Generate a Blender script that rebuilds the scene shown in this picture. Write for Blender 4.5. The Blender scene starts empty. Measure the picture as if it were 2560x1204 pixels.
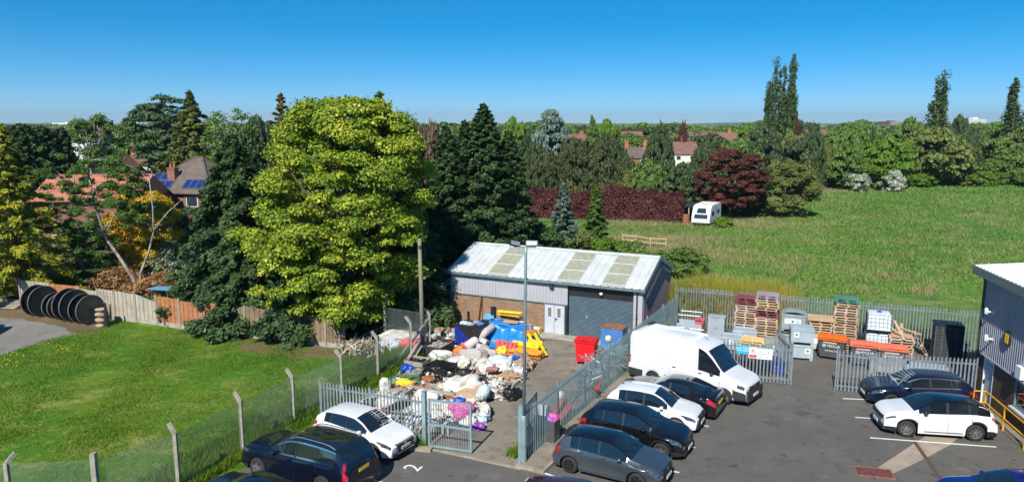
import bpy, math, random
import numpy as np
from mathutils import Vector, Matrix

# ---------------- camera, world, sun, exposure ----------------
scene = bpy.context.scene
FPX, HOR, CXP, CYP, HCAM = 1800.0, 312.0, 1280.0, 602.0, 12.5
PITCH = math.atan((CYP - HOR) / FPX)
cam_d = bpy.data.cameras.new('camera'); cam = bpy.data.objects.new('camera', cam_d)
scene.collection.objects.link(cam)
cam.location = (0, 0, HCAM); cam.rotation_euler = (math.pi/2 - PITCH, 0, 0)
cam_d.sensor_width = 36.0; cam_d.lens = 36.0 * FPX / 2560.0
cam_d.clip_start = 0.1; cam_d.clip_end = 20000
scene.camera = cam
SUN_AZ, SUN_EL = math.radians(201), math.radians(42)
world = bpy.data.worlds.new('World'); scene.world = world; world.use_nodes = True
wn = world.node_tree.nodes; wl = world.node_tree.links
sky = wn.new('ShaderNodeTexSky'); sky.sky_type = 'NISHITA'; sky.sun_disc = False
sky.sun_elevation = SUN_EL; sky.sun_rotation = SUN_AZ
sky.altitude = 2200; sky.air_density = 0.6; sky.dust_density = 0.0; sky.ozone_density = 5.0
gm = wn.new('ShaderNodeGamma'); gm.inputs[1].default_value = 0.75
hs = wn.new('ShaderNodeHueSaturation'); hs.inputs['Saturation'].default_value = 1.58; hs.inputs['Value'].default_value = 1.0
hs.inputs['Hue'].default_value = 0.491
wl.new(sky.outputs[0], gm.inputs[0]); wl.new(gm.outputs[0], hs.inputs['Color']); wl.new(hs.outputs[0], wn['Background'].inputs[0])
wn['Background'].inputs[1].default_value = 0.15
sun_d = bpy.data.lights.new('sun', 'SUN'); sun_d.energy = 4.6; sun_d.angle = math.radians(0.5); sun_d.color = (1.0, 0.96, 0.88)
sun = bpy.data.objects.new('sun', sun_d); scene.collection.objects.link(sun)
sdir = Vector((math.sin(SUN_AZ)*math.cos(SUN_EL), math.cos(SUN_AZ)*math.cos(SUN_EL), math.sin(SUN_EL)))
sun.rotation_euler = sdir.to_track_quat('Z', 'Y').to_euler(); sun.location = (-20, -40, 50)
scene.view_settings.view_transform = 'Standard'; scene.view_settings.look = 'None'
scene.view_settings.exposure = 0.45; scene.view_settings.gamma = 1.0
scene.cycles.max_bounces = 5; scene.cycles.diffuse_bounces = 2; scene.cycles.glossy_bounces = 3
scene.cycles.transmission_bounces = 3; scene.cycles.transparent_max_bounces = 6
scene.cycles.use_adaptive_sampling = True; scene.cycles.adaptive_threshold = 0.02

# ---------------- survey helpers: where a sight line meets the ground, a height or a distance ----------------
def _ray(px, py):
    a = (px - CXP)/FPX; b = -(py - CYP)/FPX
    return Vector((a, math.cos(PITCH) + b*math.sin(PITCH), -math.sin(PITCH) + b*math.cos(PITCH)))
def G(px, py, z=0.0):
    r = _ray(px, py); t = (z - HCAM)/r.z
    return Vector((r.x*t, r.y*t, z))
def ZP(py, Y):
    r = _ray(CXP, py); return HCAM + r.z*Y/r.y
def PX(px, Y, z=0.0):
    dep = Y*math.cos(PITCH) + (HCAM - z)*math.sin(PITCH)
    return Vector(((px - CXP)/FPX*dep, Y, z))
def proj(p):
    dep = p.y*math.cos(PITCH) + (HCAM-p.z)*math.sin(PITCH)
    up = p.y*math.sin(PITCH) - (HCAM-p.z)*math.cos(PITCH)
    return (CXP + FPX*p.x/dep, CYP - FPX*up/dep)
def HB(px, pyb, pyt):
    b = G(px, pyb); return ZP(pyt, b.y)

# ---------------- object helpers ----------------
COL = scene.collection
def tag(o, label=None, cat=None, group=None, kind=None):
    if label: o['label'] = label
    if cat: o['category'] = cat
    if group: o['group'] = group
    if kind: o['kind'] = kind
    return o
def thing(name, label, cat, loc=(0,0,0), rz=0.0, group=None, kind=None):
    o = bpy.data.objects.new(name, None); COL.objects.link(o)
    o.location = loc; o.rotation_euler = (0, 0, rz); o.empty_display_size = 0.2
    return tag(o, label, cat, group, kind)
def copy_tree(o, parent=None):
    c = o.copy(); COL.objects.link(c); c.parent = parent
    for ch in o.children: copy_tree(ch, c)
    return c
def rotz(a): return Matrix.Rotation(a, 3, 'Z')
class MB:
    """collects shapes; build() links them as one mesh object"""
    def __init__(s): s.v = []; s.f = []
    def add(s, vs, fs):
        n = len(s.v); s.v += [tuple(v) for v in vs]; s.f += [tuple(n+i for i in f) for f in fs]; return s
    def box(s, c, d, R=None):
        c = Vector(c); hx, hy, hz = d[0]/2, d[1]/2, d[2]/2
        vs = [Vector((x, y, z)) for x in (-hx, hx) for y in (-hy, hy) for z in (-hz, hz)]
        if R is not None: vs = [R @ v for v in vs]
        return s.add([c+v for v in vs], [(0,1,3,2),(4,6,7,5),(0,4,5,1),(2,3,7,6),(0,2,6,4),(1,5,7,3)])
    def b2(s, x0, x1, y0, y1, z0, z1):
        return s.box(((x0+x1)/2, (y0+y1)/2, (z0+z1)/2), (x1-x0, y1-y0, z1-z0))
    def beam(s, p, q, w, h=None, up=(0,0,1)):
        p = Vector(p); q = Vector(q); h = h or w; d = (q-p)
        if d.length < 1e-6: return s
        L = d.length; X = d.normalized(); U = Vector(up)
        if abs(X.dot(U)) > 0.99: U = Vector((1, 0, 0))
        Y = U.cross(X).normalized(); Z = X.cross(Y)
        return s.box((p+q)/2, (L, w, h), Matrix((X, Y, Z)).transposed())
    def cyl(s, p, q, r0, r1=None, n=10, cap=True):
        p = Vector(p); q = Vector(q); r1 = r0 if r1 is None else r1
        X = (q-p).normalized(); U = Vector((0,0,1)) if abs(X.z) < .95 else Vector((1,0,0))
        A = X.cross(U).normalized(); B = X.cross(A)
        vs = []
        for c, r in ((p, r0), (q, r1)):
            for i in range(n):
                t = 2*math.pi*i/n; vs.append(c + A*(r*math.cos(t)) + B*(r*math.sin(t)))
        fs = [(i, (i+1) % n, n+(i+1) % n, n+i) for i in range(n)]
        if cap: fs += [tuple(range(n-1, -1, -1)), tuple(range(n, 2*n))]
        return s.add(vs, fs)
    def path(s, pts, r, n=6):
        for a, b in zip(pts[:-1], pts[1:]): s.cyl(a, b, r, r, n)
        return s
    def tube(s, pts, rs, n=7):
        pts = [Vector(p) for p in pts]; base = len(s.v); k = len(pts)
        for i, p in enumerate(pts):
            X = (pts[min(i+1, k-1)] - pts[max(i-1, 0)]).normalized()
            U = Vector((0,0,1)) if abs(X.z) < .9 else Vector((1,0,0))
            A = X.cross(U).normalized(); B = X.cross(A)
            if i and A.dot(pa) < 0: A = -A; B = -B
            pa = A
            for j in range(n):
                t = 2*math.pi*j/n; s.v.append(tuple(p + A*(rs[i]*math.cos(t)) + B*(rs[i]*math.sin(t))))
        for i in range(k-1):
            for j in range(n):
                a = base+i*n+j; b = base+i*n+(j+1) % n; s.f.append((a, b, b+n, a+n))
        s.f.append(tuple(base+j for j in range(n-1, -1, -1))); s.f.append(tuple(base+(k-1)*n+j for j in range(n)))
        return s
    def lathe(s, prof, c=(0,0,0), axis='z', n=16, R=None):
        c = Vector(c); base = len(s.v)
        for (r, h) in prof:
            for j in range(n):
                t = 2*math.pi*j/n; a, b = r*math.cos(t), r*math.sin(t)
                v = Vector((a, b, h)) if axis == 'z' else (Vector((a, h, b)) if axis == 'y' else Vector((h, a, b)))
                if R is not None: v = R @ v
                s.v.append(tuple(c+v))
        for i in range(len(prof)-1):
            for j in range(n):
                a = base+i*n+j; b = base+i*n+(j+1) % n; s.f.append((a, b, b+n, a+n))
        return s
    def prism(s, poly, z0, z1):
        n = len(poly)
        vs = [(p[0], p[1], z0) for p in poly] + [(p[0], p[1], z1) for p in poly]
        return s.add(vs, [tuple(range(n-1, -1, -1)), tuple(range(n, 2*n))] + [(i, (i+1) % n, n+(i+1) % n, n+i) for i in range(n)])
    def quad(s, a, b, c, d): return s.add([a, b, c, d], [(0,1,2,3)])
    def build(s, name, m, parent=None, smooth=False, world=False):
        me = bpy.data.meshes.new(name)
        vs = s.v
        if world and parent is not None:
            Mi = (Matrix.Translation(parent.location) @ Matrix.Rotation(parent.rotation_euler.z, 4, 'Z')).inverted()
            vs = [tuple(Mi @ Vector(v)) for v in vs]
        me.from_pydata(vs, [], s.f); me.materials.append(m)
        if smooth: me.polygons.foreach_set('use_smooth', [True]*len(me.polygons))
        me.update()
        o = bpy.data.objects.new(name, me); COL.objects.link(o)
        if parent is not None: o.parent = parent
        return o
def struct(name, mb, m, label, cat=None):
    o = mb.build(name, m); return tag(o, label, cat or name.replace('_', ' '), None, 'structure')
def np_mesh(name, V, k, m):
    """V: (N*k,3) vertices of N separate k-gons"""
    N = len(V)//k; me = bpy.data.meshes.new(name)
    me.vertices.add(len(V)); me.vertices.foreach_set('co', np.ascontiguousarray(V, dtype=np.float32).ravel())
    me.loops.add(N*k); me.loops.foreach_set('vertex_index', np.arange(N*k, dtype=np.int32))
    me.polygons.add(N); me.polygons.foreach_set('loop_start', np.arange(0, N*k, k, dtype=np.int32))
    me.polygons.foreach_set('loop_total', np.full(N, k, dtype=np.int32))
    me.materials.append(m); me.update(calc_edges=True)
    return me
def smooth_noise(p, seed=0, s=1.0):
    """cheap smooth pseudo noise on (N,3) arrays, about -1..1"""
    r = np.random.RandomState(seed); out = np.zeros(len(p))
    for i in range(5):
        k = r.normal(size=3)*s*(1+i*.55); out += np.sin(p @ k + r.uniform(0, 6.28))/(1+i*.5)
    return out/2.2

# ---------------- materials ----------------
MATS = {}
def mat(name, col, rough=0.7, metal=0.0, var=0.15, scale=3.0, bump=0.0, bscale=None, spec=0.5, coat=0.0, col2=None, v2=None, detail=6.0, coord='Object'):
    if name in MATS: return MATS[name]
    m = bpy.data.materials.new(name); m.use_nodes = True; nt = m.node_tree; N = nt.nodes; L = nt.links
    b = N['Principled BSDF']; b.inputs['Roughness'].default_value = rough; b.inputs['Metallic'].default_value = metal
    b.inputs['Specular IOR Level'].default_value = spec
    if coat: b.inputs['Coat Weight'].default_value = coat; b.inputs['Coat Roughness'].default_value = 0.03
    tc = N.new('ShaderNodeTexCoord'); nz = N.new('ShaderNodeTexNoise'); nz.inputs['Scale'].default_value = scale
    nz.inputs['Detail'].default_value = detail; nz.inputs['Roughness'].default_value = .6
    L.new(tc.outputs[coord], nz.inputs['Vector'])
    rp = N.new('ShaderNodeValToRGB'); c = np.array(col); c2 = np.array(col2) if col2 is not None else c*(1+var)
    c1 = c if col2 is not None else c*(1-var)
    rp.color_ramp.elements[0].position = 0.35; rp.color_ramp.elements[1].position = 0.65
    rp.color_ramp.elements[0].color = (*np.clip(c1, 0, 1), 1); rp.color_ramp.elements[1].color = (*np.clip(c2, 0, 1), 1)
    L.new(nz.outputs['Fac'], rp.inputs[0]); L.new(rp.outputs[0], b.inputs['Base Color'])
    if bump:
        n2 = N.new('ShaderNodeTexNoise'); n2.inputs['Scale'].default_value = bscale or scale*6; n2.inputs['Detail'].default_value = 5
        L.new(tc.outputs[coord], n2.inputs['Vector'])
        bp = N.new('ShaderNodeBump'); bp.inputs['Strength'].default_value = bump; bp.inputs['Distance'].default_value = 0.05
        L.new(n2.outputs['Fac'], bp.inputs['Height']); L.new(bp.outputs[0], b.inputs['Normal'])
    MATS[name] = m; return m
def leafmat(name, c1, c2, rough=0.55, trans=0.22, nscale=0.35, c3=None):
    m = bpy.data.materials.new(name); m.use_nodes = True; nt = m.node_tree; N = nt.nodes; L = nt.links
    b = N['Principled BSDF']; b.inputs['Roughness'].default_value = rough; b.inputs['Specular IOR Level'].default_value = 0.25
    ge = N.new('ShaderNodeNewGeometry'); tc = N.new('ShaderNodeTexCoord'); nz = N.new('ShaderNodeTexNoise')
    nz.inputs['Scale'].default_value = nscale; nz.inputs['Detail'].default_value = 3
    L.new(tc.outputs['Object'], nz.inputs['Vector'])
    ad = N.new('ShaderNodeMath'); ad.operation = 'MULTIPLY_ADD'; ad.inputs[1].default_value = 0.65
    sc = N.new('ShaderNodeMath'); sc.operation = 'MULTIPLY_ADD'; sc.inputs[1].default_value = 1.6; sc.inputs[2].default_value = -0.62
    L.new(nz.outputs['Fac'], sc.inputs[0]); L.new(ge.outputs['Random Per Island'], ad.inputs[0]); L.new(sc.outputs[0], ad.inputs[2])
    rp = N.new('ShaderNodeValToRGB'); e = rp.color_ramp.elements
    e[0].position = 0.0; e[0].color = (*c1, 1); e[1].position = 0.9; e[1].color = (*c2, 1)
    if c3 is not None:
        k = e.new(0.97); k.color = (*c3, 1)
    L.new(ad.outputs[0], rp.inputs[0]); L.new(rp.outputs[0], b.inputs['Base Color'])
    tr = N.new('ShaderNodeBsdfTranslucent'); mx = N.new('ShaderNodeMixShader'); mx.inputs[0].default_value = trans
    L.new(rp.outputs[0], tr.inputs['Color']); L.new(b.outputs[0], mx.inputs[1]); L.new(tr.outputs[0], mx.inputs[2])
    L.new(mx.outputs[0], N['Material Output'].inputs['Surface'])
    m.cycles.use_transparent_shadow = False if hasattr(m, 'cycles') else None
    MATS[name] = m; return m
def brickmat(name, c1, c2, mortar, scale=1.0):
    m = bpy.data.materials.new(name); m.use_nodes = True; N = m.node_tree.nodes; L = m.node_tree.links
    b = N['Principled BSDF']; b.inputs['Roughness'].default_value = .85
    tc = N.new('ShaderNodeTexCoord'); sp = N.new('ShaderNodeSeparateXYZ'); cb = N.new('ShaderNodeCombineXYZ'); ad = N.new('ShaderNodeMath')
    L.new(tc.outputs['Object'], sp.inputs[0]); L.new(sp.outputs[0], ad.inputs[0]); L.new(sp.outputs[1], ad.inputs[1])
    L.new(ad.outputs[0], cb.inputs[0]); L.new(sp.outputs[2], cb.inputs[1])
    br = N.new('ShaderNodeTexBrick'); L.new(cb.outputs[0], br.inputs['Vector']); br.inputs['Scale'].default_value = 1.0
    br.inputs['Brick Width'].default_value = 0.225*scale; br.inputs['Row Height'].default_value = 0.075*scale
    br.inputs['Mortar Size'].default_value = 0.010*scale; br.inputs['Mortar Smooth'].default_value = .1
    br.inputs['Color1'].default_value = (*c1, 1); br.inputs['Color2'].default_value = (*c2, 1); br.inputs['Mortar'].default_value = (*mortar, 1)
    nz = N.new('ShaderNodeTexNoise'); nz.inputs['Scale'].default_value = 1.3; nz.inputs['Detail'].default_value = 5; L.new(cb.outputs[0], nz.inputs['Vector'])
    mx = N.new('ShaderNodeMix'); mx.data_type = 'RGBA'; mx.blend_type = 'MULTIPLY'; mx.inputs[0].default_value = .5
    L.new(br.outputs['Color'], mx.inputs[6]); L.new(nz.outputs['Fac'], mx.inputs[7])
    ga = N.new('ShaderNodeBrightContrast'); ga.inputs['Bright'].default_value = 0.0
    L.new(mx.outputs[2], ga.inputs[0]); L.new(ga.outputs[0], b.inputs['Base Color'])
    bp = N.new('ShaderNodeBump'); bp.inputs['Strength'].default_value = .5; bp.inputs['Distance'].default_value = .01; bp.invert = True
    L.new(br.outputs['Fac'], bp.inputs['Height']); L.new(bp.outputs[0], b.inputs['Normal'])
    MATS[name] = m; return m
def tilemat(name, c1, c2, row=0.3, col=0.22):
    """roof tiles: courses follow the height, columns follow the plan"""
    m = bpy.data.materials.new(name); m.use_nodes = True; N = m.node_tree.nodes; L = m.node_tree.links
    b = N['Principled BSDF']; b.inputs['Roughness'].default_value = .8
    tc = N.new('ShaderNodeTexCoord'); sp = N.new('ShaderNodeSeparateXYZ'); cb = N.new('ShaderNodeCombineXYZ')
    L.new(tc.outputs['Object'], sp.inputs[0]); L.new(sp.outputs[0], cb.inputs[0]); L.new(sp.outputs[2], cb.inputs[1])
    br = N.new('ShaderNodeTexBrick'); L.new(cb.outputs[0], br.inputs['Vector']); br.inputs['Scale'].default_value = 1
    br.inputs['Brick Width'].default_value = col; br.inputs['Row Height'].default_value = row; br.inputs['Mortar Size'].default_value = row*.09
    br.inputs['Color1'].default_value = (*c1, 1); br.inputs['Color2'].default_value = (*c2, 1)
    br.inputs['Mortar'].default_value = (*(np.array(c1)*.45), 1); br.inputs['Mortar Smooth'].default_value = .6
    nz = N.new('ShaderNodeTexNoise'); nz.inputs['Scale'].default_value = 1.2; nz.inputs['Detail'].default_value = 6; L.new(tc.outputs['Object'], nz.inputs['Vector'])
    mp = N.new('ShaderNodeMapRange'); mp.inputs[1].default_value = .3; mp.inputs[2].default_value = .7; mp.inputs[3].default_value = .75; mp.inputs[4].default_value = 1.15
    L.new(nz.outputs['Fac'], mp.inputs[0])
    mx = N.new('ShaderNodeMix'); mx.data_type = 'RGBA'; mx.blend_type = 'MULTIPLY'; mx.inputs[0].default_value = 1
    L.new(br.outputs['Color'], mx.inputs[6]); L.new(mp.outputs[0], mx.inputs[7]); L.new(mx.outputs[2], b.inputs['Base Color'])
    MATS[name] = m; return m

M = {}
M['galv'] = mat('galvanised_steel', (.36,.41,.44), .42, .55, .16, 2.5)
M['galvgreen'] = mat('painted_galvanised_steel', (.26,.36,.38), .45, .25, .15, 2)
M['white_clad'] = mat('pale_grey_cladding', (.44,.44,.47), .5, .1, .06, .8)
M['dark_clad'] = mat('dark_grey_cladding', (.33,.335,.385), .55, 0.0, .1, .7)
M['gable_clad'] = mat('stained_gable_cladding', (.20,.20,.26), .5, .15, .2, .9, col2=(.30,.20,.21))
M['roof'] = mat('roof_sheet', (.55,.57,.57), .5, 0.0, .10, 1.1, detail=9.0)
M['rooflight'] = mat('mossy_rooflight', (.43,.43,.35), .5, 0, .12, 3.5, col2=(.33,.33,.24))
M['gutter'] = mat('grey_gutter', (.16,.22,.22), .4, .1, .1, 2)
M['black'] = mat('black_plastic', (.018,.018,.02), .45, 0, .3, 4)
M['rubber'] = mat('tyre_rubber', (.022,.021,.02), .8, 0, .3, 6)
M['roller'] = mat('roller_door_blue_grey', (.058,.100,.135), .55, 0.0, .14, 2.2)
M['doorgrey'] = mat('pale_grey_door', (.50,.53,.58), .5, 0, .05, 2)
M['brick'] = brickmat('brown_yellow_brick', (.42,.23,.11), (.26,.14,.075), (.40,.31,.24))
M['brickdark'] = brickmat('dark_brown_brick', (.11,.065,.045), (.07,.045,.035), (.20,.16,.13))
M['brickred'] = brickmat('red_brick', (.38,.12,.07), (.28,.09,.055), (.36,.25,.2))
M['concrete'] = mat('weathered_concrete', (.36,.33,.28), .9, 0, .2, 1.5, bump=.3, bscale=30)
M['conpost'] = mat('concrete_post', (.31,.29,.24), .9, 0, .2, 4, bump=.4, bscale=40)
M['kerb'] = mat('kerb_stone', (.30,.26,.20), .9, 0, .22, 3, bump=.3)
M['paint'] = mat('white_road_paint', (.72,.72,.70), .7, 0, .10, 5)
M['yellow'] = mat('yellow_handrail_paint', (.85,.42,.01), .4, 0, .08, 3)
M['wood'] = mat('pale_pallet_wood', (.56,.42,.27), .85, 0, .2, 2.5, col2=(.42,.29,.18))
M['woodpink'] = mat('sun_bleached_pallet_wood', (.60,.46,.38), .85, 0, .2, 2.5, col2=(.48,.34,.25))
M['woodyellow'] = mat('new_pallet_wood', (.70,.48,.20), .85, 0, .15, 2.5)
M['woodgrey'] = mat('weathered_grey_timber', (.33,.29,.24), .9, 0, .22, 2.2, bump=.4, bscale=12)
M['fencegrey'] = mat('grey_fence_boards', (.38,.33,.26), .9, 0, .18, 1.6, bump=.4, bscale=14)
M['fenceorange'] = mat('orange_fence_boards', (.38,.155,.065), .85, 0, .15, 1.8, bump=.4, bscale=14)
M['fencedark'] = mat('brown_fence_boards', (.20,.14,.085), .9, 0, .2, 1.8, bump=.4, bscale=14)
M['ply'] = mat('plywood', (.50,.34,.20), .8, 0, .14, 1.5)
M['bluebox'] = mat('chipped_blue_paint', (.06,.19,.46), .5, 0, .12, 3)
M['rust'] = mat('rusty_steel', (.30,.12,.055), .85, .1, .35, 5)
M['red'] = mat('red_plastic', (.75,.012,.018), .42, 0, .08, 2)
M['redfade'] = mat('faded_pink_red_plastic', (.62,.10,.12), .6, 0, .25, 2.5)
M['orange'] = mat('orange_plastic_lid', (.85,.14,.012), .45, 0, .08, 2)
M['orangefade'] = mat('faded_orange_plastic_lid', (.78,.17,.09), .5, 0, .12, 2)
M['bin'] = mat('charcoal_bin_plastic', (.075,.08,.09), .5, 0, .12, 2)
M['binlight'] = mat('pale_grey_plastic', (.36,.43,.48), .5, 0, .08, 2)  # even pale grey for boxes and trays
M['boxgrey'] = mat('grey_box_plastic', (.34,.39,.44), .55, 0, .1, 2)
M['label'] = mat('white_label', (.75,.77,.77), .5, 0, .05, 5)
M['green'] = mat('green_label_diamond', (.02,.28,.13), .5, 0, .05, 5)
M['greenbox'] = mat('green_crate_plastic', (.06,.17,.08), .55, 0, .2, 3)
M['ltgreen'] = mat('light_green_plastic', (.20,.40,.20), .55, 0, .15, 3)
M['tarp'] = mat('blue_tarpaulin', (.015,.20,.55), .32, 0, .25, 2)
M['navywrap'] = mat('navy_plastic_wrap', (.012,.03,.25), .3, 0, .3, 2)
M['sack'] = mat('white_woven_sack', (.66,.64,.60), .7, 0, .12, 2.2, col2=(.50,.47,.42), bump=.3, bscale=9)
M['sackblue'] = mat('bluish_white_sack', (.52,.60,.66), .6, 0, .14, 2.5, bump=.3, bscale=9)
M['sackbrown'] = mat('dirty_brown_sack', (.34,.24,.16), .8, 0, .3, 3, bump=.4, bscale=9)
M['blacksack'] = mat('black_bin_bag', (.012,.012,.013), .25, 0, .3, 3, bump=.4, bscale=9)
M['pink'] = mat('pink_bag', (.62,.10,.36), .4, 0, .3, 3)
M['purple'] = mat('purple_bag', (.25,.06,.35), .4, 0, .3, 3)
M['yplastic'] = mat('yellow_plastic', (.85,.55,.02), .45, 0, .15, 3)
M['oplastic'] = mat('orange_pipe_plastic', (.75,.28,.02), .45, 0, .25, 3)
M['bluep'] = mat('bright_blue_plastic', (.01,.06,.40), .4, 0, .2, 3)
M['bric'] = mat('broken_brick', (.36,.17,.12), .9, 0, .4, 9)
M['rubble'] = mat('stone_rubble', (.33,.29,.25), .9, 0, .35, 6)
M['dsteel'] = mat('dark_steel', (.06,.065,.07), .45, .4, .2, 4)
M['ibc'] = mat('translucent_white_tank_plastic', (.62,.68,.72), .4, 0, .06, 2)
M['glass'] = mat('dark_car_glass', (.010,.014,.018), .04, 0, .2, 1, spec=.9, coat=1.0)
M['glassb'] = mat('window_glass', (.03,.045,.055), .06, 0, .3, .8, spec=.9, coat=.6)
M['alloy'] = mat('silver_alloy', (.45,.46,.47), .3, .8, .05, 3)
M['alloyd'] = mat('dark_alloy', (.05,.05,.055), .28, .7, .1, 3)
M['chrome'] = mat('chrome_trim', (.7,.7,.72), .18, 1.0, .02, 3)
M['lampglass'] = mat('clear_lamp_glass', (.10,.11,.13), .06, .5, .8, 14, spec=.9, coat=1)
M['floodglass'] = mat('floodlight_glass', (.30,.33,.36), .15, .3, .2, 10)
M['bumper'] = mat('dark_bumper_plastic', (.030,.032,.036), .55, 0, .15, 3)
M['lampred'] = mat('red_lamp_glass', (.42,.008,.012), .12, 0, .3, 14, coat=1)
M['plate'] = mat('number_plate_white', (.75,.75,.72), .4, 0, .02, 5)
M['platey'] = mat('number_plate_yellow', (.75,.55,.05), .4, 0, .02, 5)
M['ink'] = mat('black_ink', (.012,.012,.014), .6, 0, .02, 5)
M['whiteink'] = mat('white_ink', (.78,.78,.78), .6, 0, .02, 5)
M['cyan'] = mat('cyan_sign_face', (.03,.42,.60), .4, 0, .03, 5)
M['redink'] = mat('red_ink', (.62,.02,.03), .5, 0, .02, 5)
M['bark'] = mat('brown_bark', (.13,.095,.065), .95, 0, .3, 3, bump=.6, bscale=16)
M['birchbark'] = mat('white_birch_bark', (.46,.43,.37), .85, 0, .3, 2.2, col2=(.14,.12,.10), bump=.5, bscale=14)
M['pole'] = mat('mossy_timber_pole', (.22,.21,.13), .9, 0, .2, 3, bump=.4)
M['solar'] = mat('solar_cells', (.018,.04,.17), .12, .2, .1, 2, coat=.6)
M['solard'] = mat('dark_solar_cells', (.015,.018,.035), .12, .2, .1, 2, coat=.6)
M['render'] = mat('white_render', (.72,.71,.68), .8, 0, .06, 1)
M['tileor'] = tilemat('orange_roof_tiles', (.56,.21,.13), (.48,.17,.11), .2, .3)
M['tilebr'] = tilemat('brown_roof_tiles', (.17,.125,.10), (.13,.10,.085), .14, .3)
M['tilered'] = tilemat('red_brown_roof_tiles', (.26,.13,.10), (.21,.105,.08), .16, .3)
M['spool'] = mat('black_steel_drum', (.035,.035,.042), .35, .3, .35, 3)
M['spoolin'] = mat('drum_flange_plate', (.045,.065,.075), .4, .3, .4, 2.5)
M['spoolrim'] = mat('scuffed_drum_rim', (.14,.13,.12), .6, .2, .25, 4)
def paint(name, c, rough=.22, metal=0.0, coat=1.0): return mat('car_paint_'+name, c, rough, metal, .03, 1, spec=.5, coat=coat)
ordn = lambda i: ['first','second','third','fourth','fifth','sixth','seventh','eighth','ninth','tenth','eleventh','twelfth','thirteenth','fourteenth','fifteenth','sixteenth','seventeenth','eighteenth','nineteenth','twentieth'][i] if i < 20 else ['twenty','thirty','forty'][i//10-2]+('' if i % 10 == 9 and False else '-'+['first','second','third','fourth','fifth','sixth','seventh','eighth','ninth','tenth'][i % 10])
# ================= GROUND =================
U = Vector((math.cos(math.radians(-25)), math.sin(math.radians(-25)), 0))     # along the store's front
V = Vector((-U.y, U.x, 0))                                                    # towards its back
def noise_ground(name, layers, rough=.95, bump=.6, bs=7.0):
    """layers: list of (noise scale, lo, hi, colour) mixed over the first colour"""
    m = bpy.data.materials.new(name); m.use_nodes = True; N = m.node_tree.nodes; L = m.node_tree.links
    b = N['Principled BSDF']; b.inputs['Roughness'].default_value = rough; b.inputs['Specular IOR Level'].default_value = .2
    tc = N.new('ShaderNodeTexCoord'); cur = None
    for i, (sc, lo, hi, c) in enumerate(layers):
        if i == 0:
            r = N.new('ShaderNodeRGB'); r.outputs[0].default_value = (*c, 1); cur = r.outputs[0]; continue
        nz = N.new('ShaderNodeTexNoise'); nz.inputs['Scale'].default_value = sc; nz.inputs['Detail'].default_value = 7; nz.inputs['Roughness'].default_value = .62
        mp = N.new('ShaderNodeMapping'); mp.inputs['Location'].default_value = (i*13.7, i*7.1, 0); L.new(tc.outputs['Object'], mp.inputs[0]); L.new(mp.outputs[0], nz.inputs['Vector'])
        mr = N.new('ShaderNodeMapRange'); mr.inputs[1].default_value = lo; mr.inputs[2].default_value = hi; L.new(nz.outputs['Fac'], mr.inputs[0])
        mx = N.new('ShaderNodeMix'); mx.data_type = 'RGBA'; L.new(mr.outputs[0], mx.inputs[0]); L.new(cur, mx.inputs[6]); mx.inputs[7].default_value = (*c, 1); cur = mx.outputs[2]
    L.new(cur, b.inputs['Base Color'])
    nz = N.new('ShaderNodeTexNoise'); nz.inputs['Scale'].default_value = bs; nz.inputs['Detail'].default_value = 8; nz.inputs['Roughness'].default_value = .7; L.new(tc.outputs['Object'], nz.inputs['Vector'])
    bp = N.new('ShaderNodeBump'); bp.inputs['Strength'].default_value = bump; bp.inputs['Distance'].default_value = .06; L.new(nz.outputs['Fac'], bp.inputs['Height']); L.new(bp.outputs[0], b.inputs['Normal'])
    MATS[name] = m; return m
g_field = noise_ground('field_grass', [(0,0,0,(.066,.165,.022)), (.035,.42,.62,(.115,.22,.025)), (.12,.50,.64,(.20,.22,.08)), (.35,.5,.66,(.05,.125,.02)), (.9,.52,.72,(.24,.24,.11)), (5,.5,.8,(.11,.19,.03))], bump=.9, bs=2.5)
g_lawn = noise_ground('lawn_grass', [(0,0,0,(.060,.16,.008)), (.10,.46,.62,(.145,.20,.018)), (.45,.52,.68,(.27,.27,.075)), (1.2,.52,.7,(.035,.11,.006)), (2.6,.55,.7,(.27,.27,.07)), (9,.5,.8,(.09,.19,.015))], bump=.8, bs=5)
g_asph = noise_ground('worn_asphalt', [(0,0,0,(.112,.105,.097)), (.25,.42,.65,(.140,.130,.118)), (1.1,.52,.68,(.082,.078,.075)), (.6,.60,.70,(.185,.17,.15)), (.45,.62,.66,(.078,.074,.071)), (2.3,.62,.66,(.050,.047,.045)), (40,.45,.75,(.17,.16,.145))], rough=.9, bump=.5, bs=60)
g_store = noise_ground('dusty_asphalt', [(0,0,0,(.125,.112,.098)), (.4,.42,.65,(.16,.14,.118)), (1.5,.55,.72,(.10,.09,.082)), (40,.5,.75,(.17,.15,.13))], rough=.92, bump=.5, bs=60)
g_conc = noise_ground('stained_concrete', [(0,0,0,(.26,.225,.175)), (.35,.42,.62,(.185,.165,.135)), (1.1,.52,.68,(.12,.108,.092)), (.6,.58,.70,(.33,.285,.22)), (3.1,.62,.68,(.09,.08,.07)), (30,.5,.8,(.27,.22,.17))], rough=.92, bump=.4, bs=40)
g_track = noise_ground('grey_track', [(0,0,0,(.22,.205,.19)), (.3,.42,.65,(.27,.255,.235)), (1.3,.5,.7,(.17,.155,.14)), (30,.5,.8,(.27,.25,.22))], rough=.95, bump=.5, bs=40)
g_soil = noise_ground('bare_soil', [(0,0,0,(.20,.13,.075)), (.5,.42,.62,(.13,.09,.05)), (1.6,.52,.66,(.07,.12,.02)), (9,.5,.7,(.27,.19,.11))], bump=1, bs=9)
g_garden = noise_ground('garden_soil', [(0,0,0,(.045,.07,.018)), (.3,.42,.62,(.08,.07,.03)), (1.6,.52,.66,(.03,.07,.012))], bump=1, bs=6)

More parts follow.
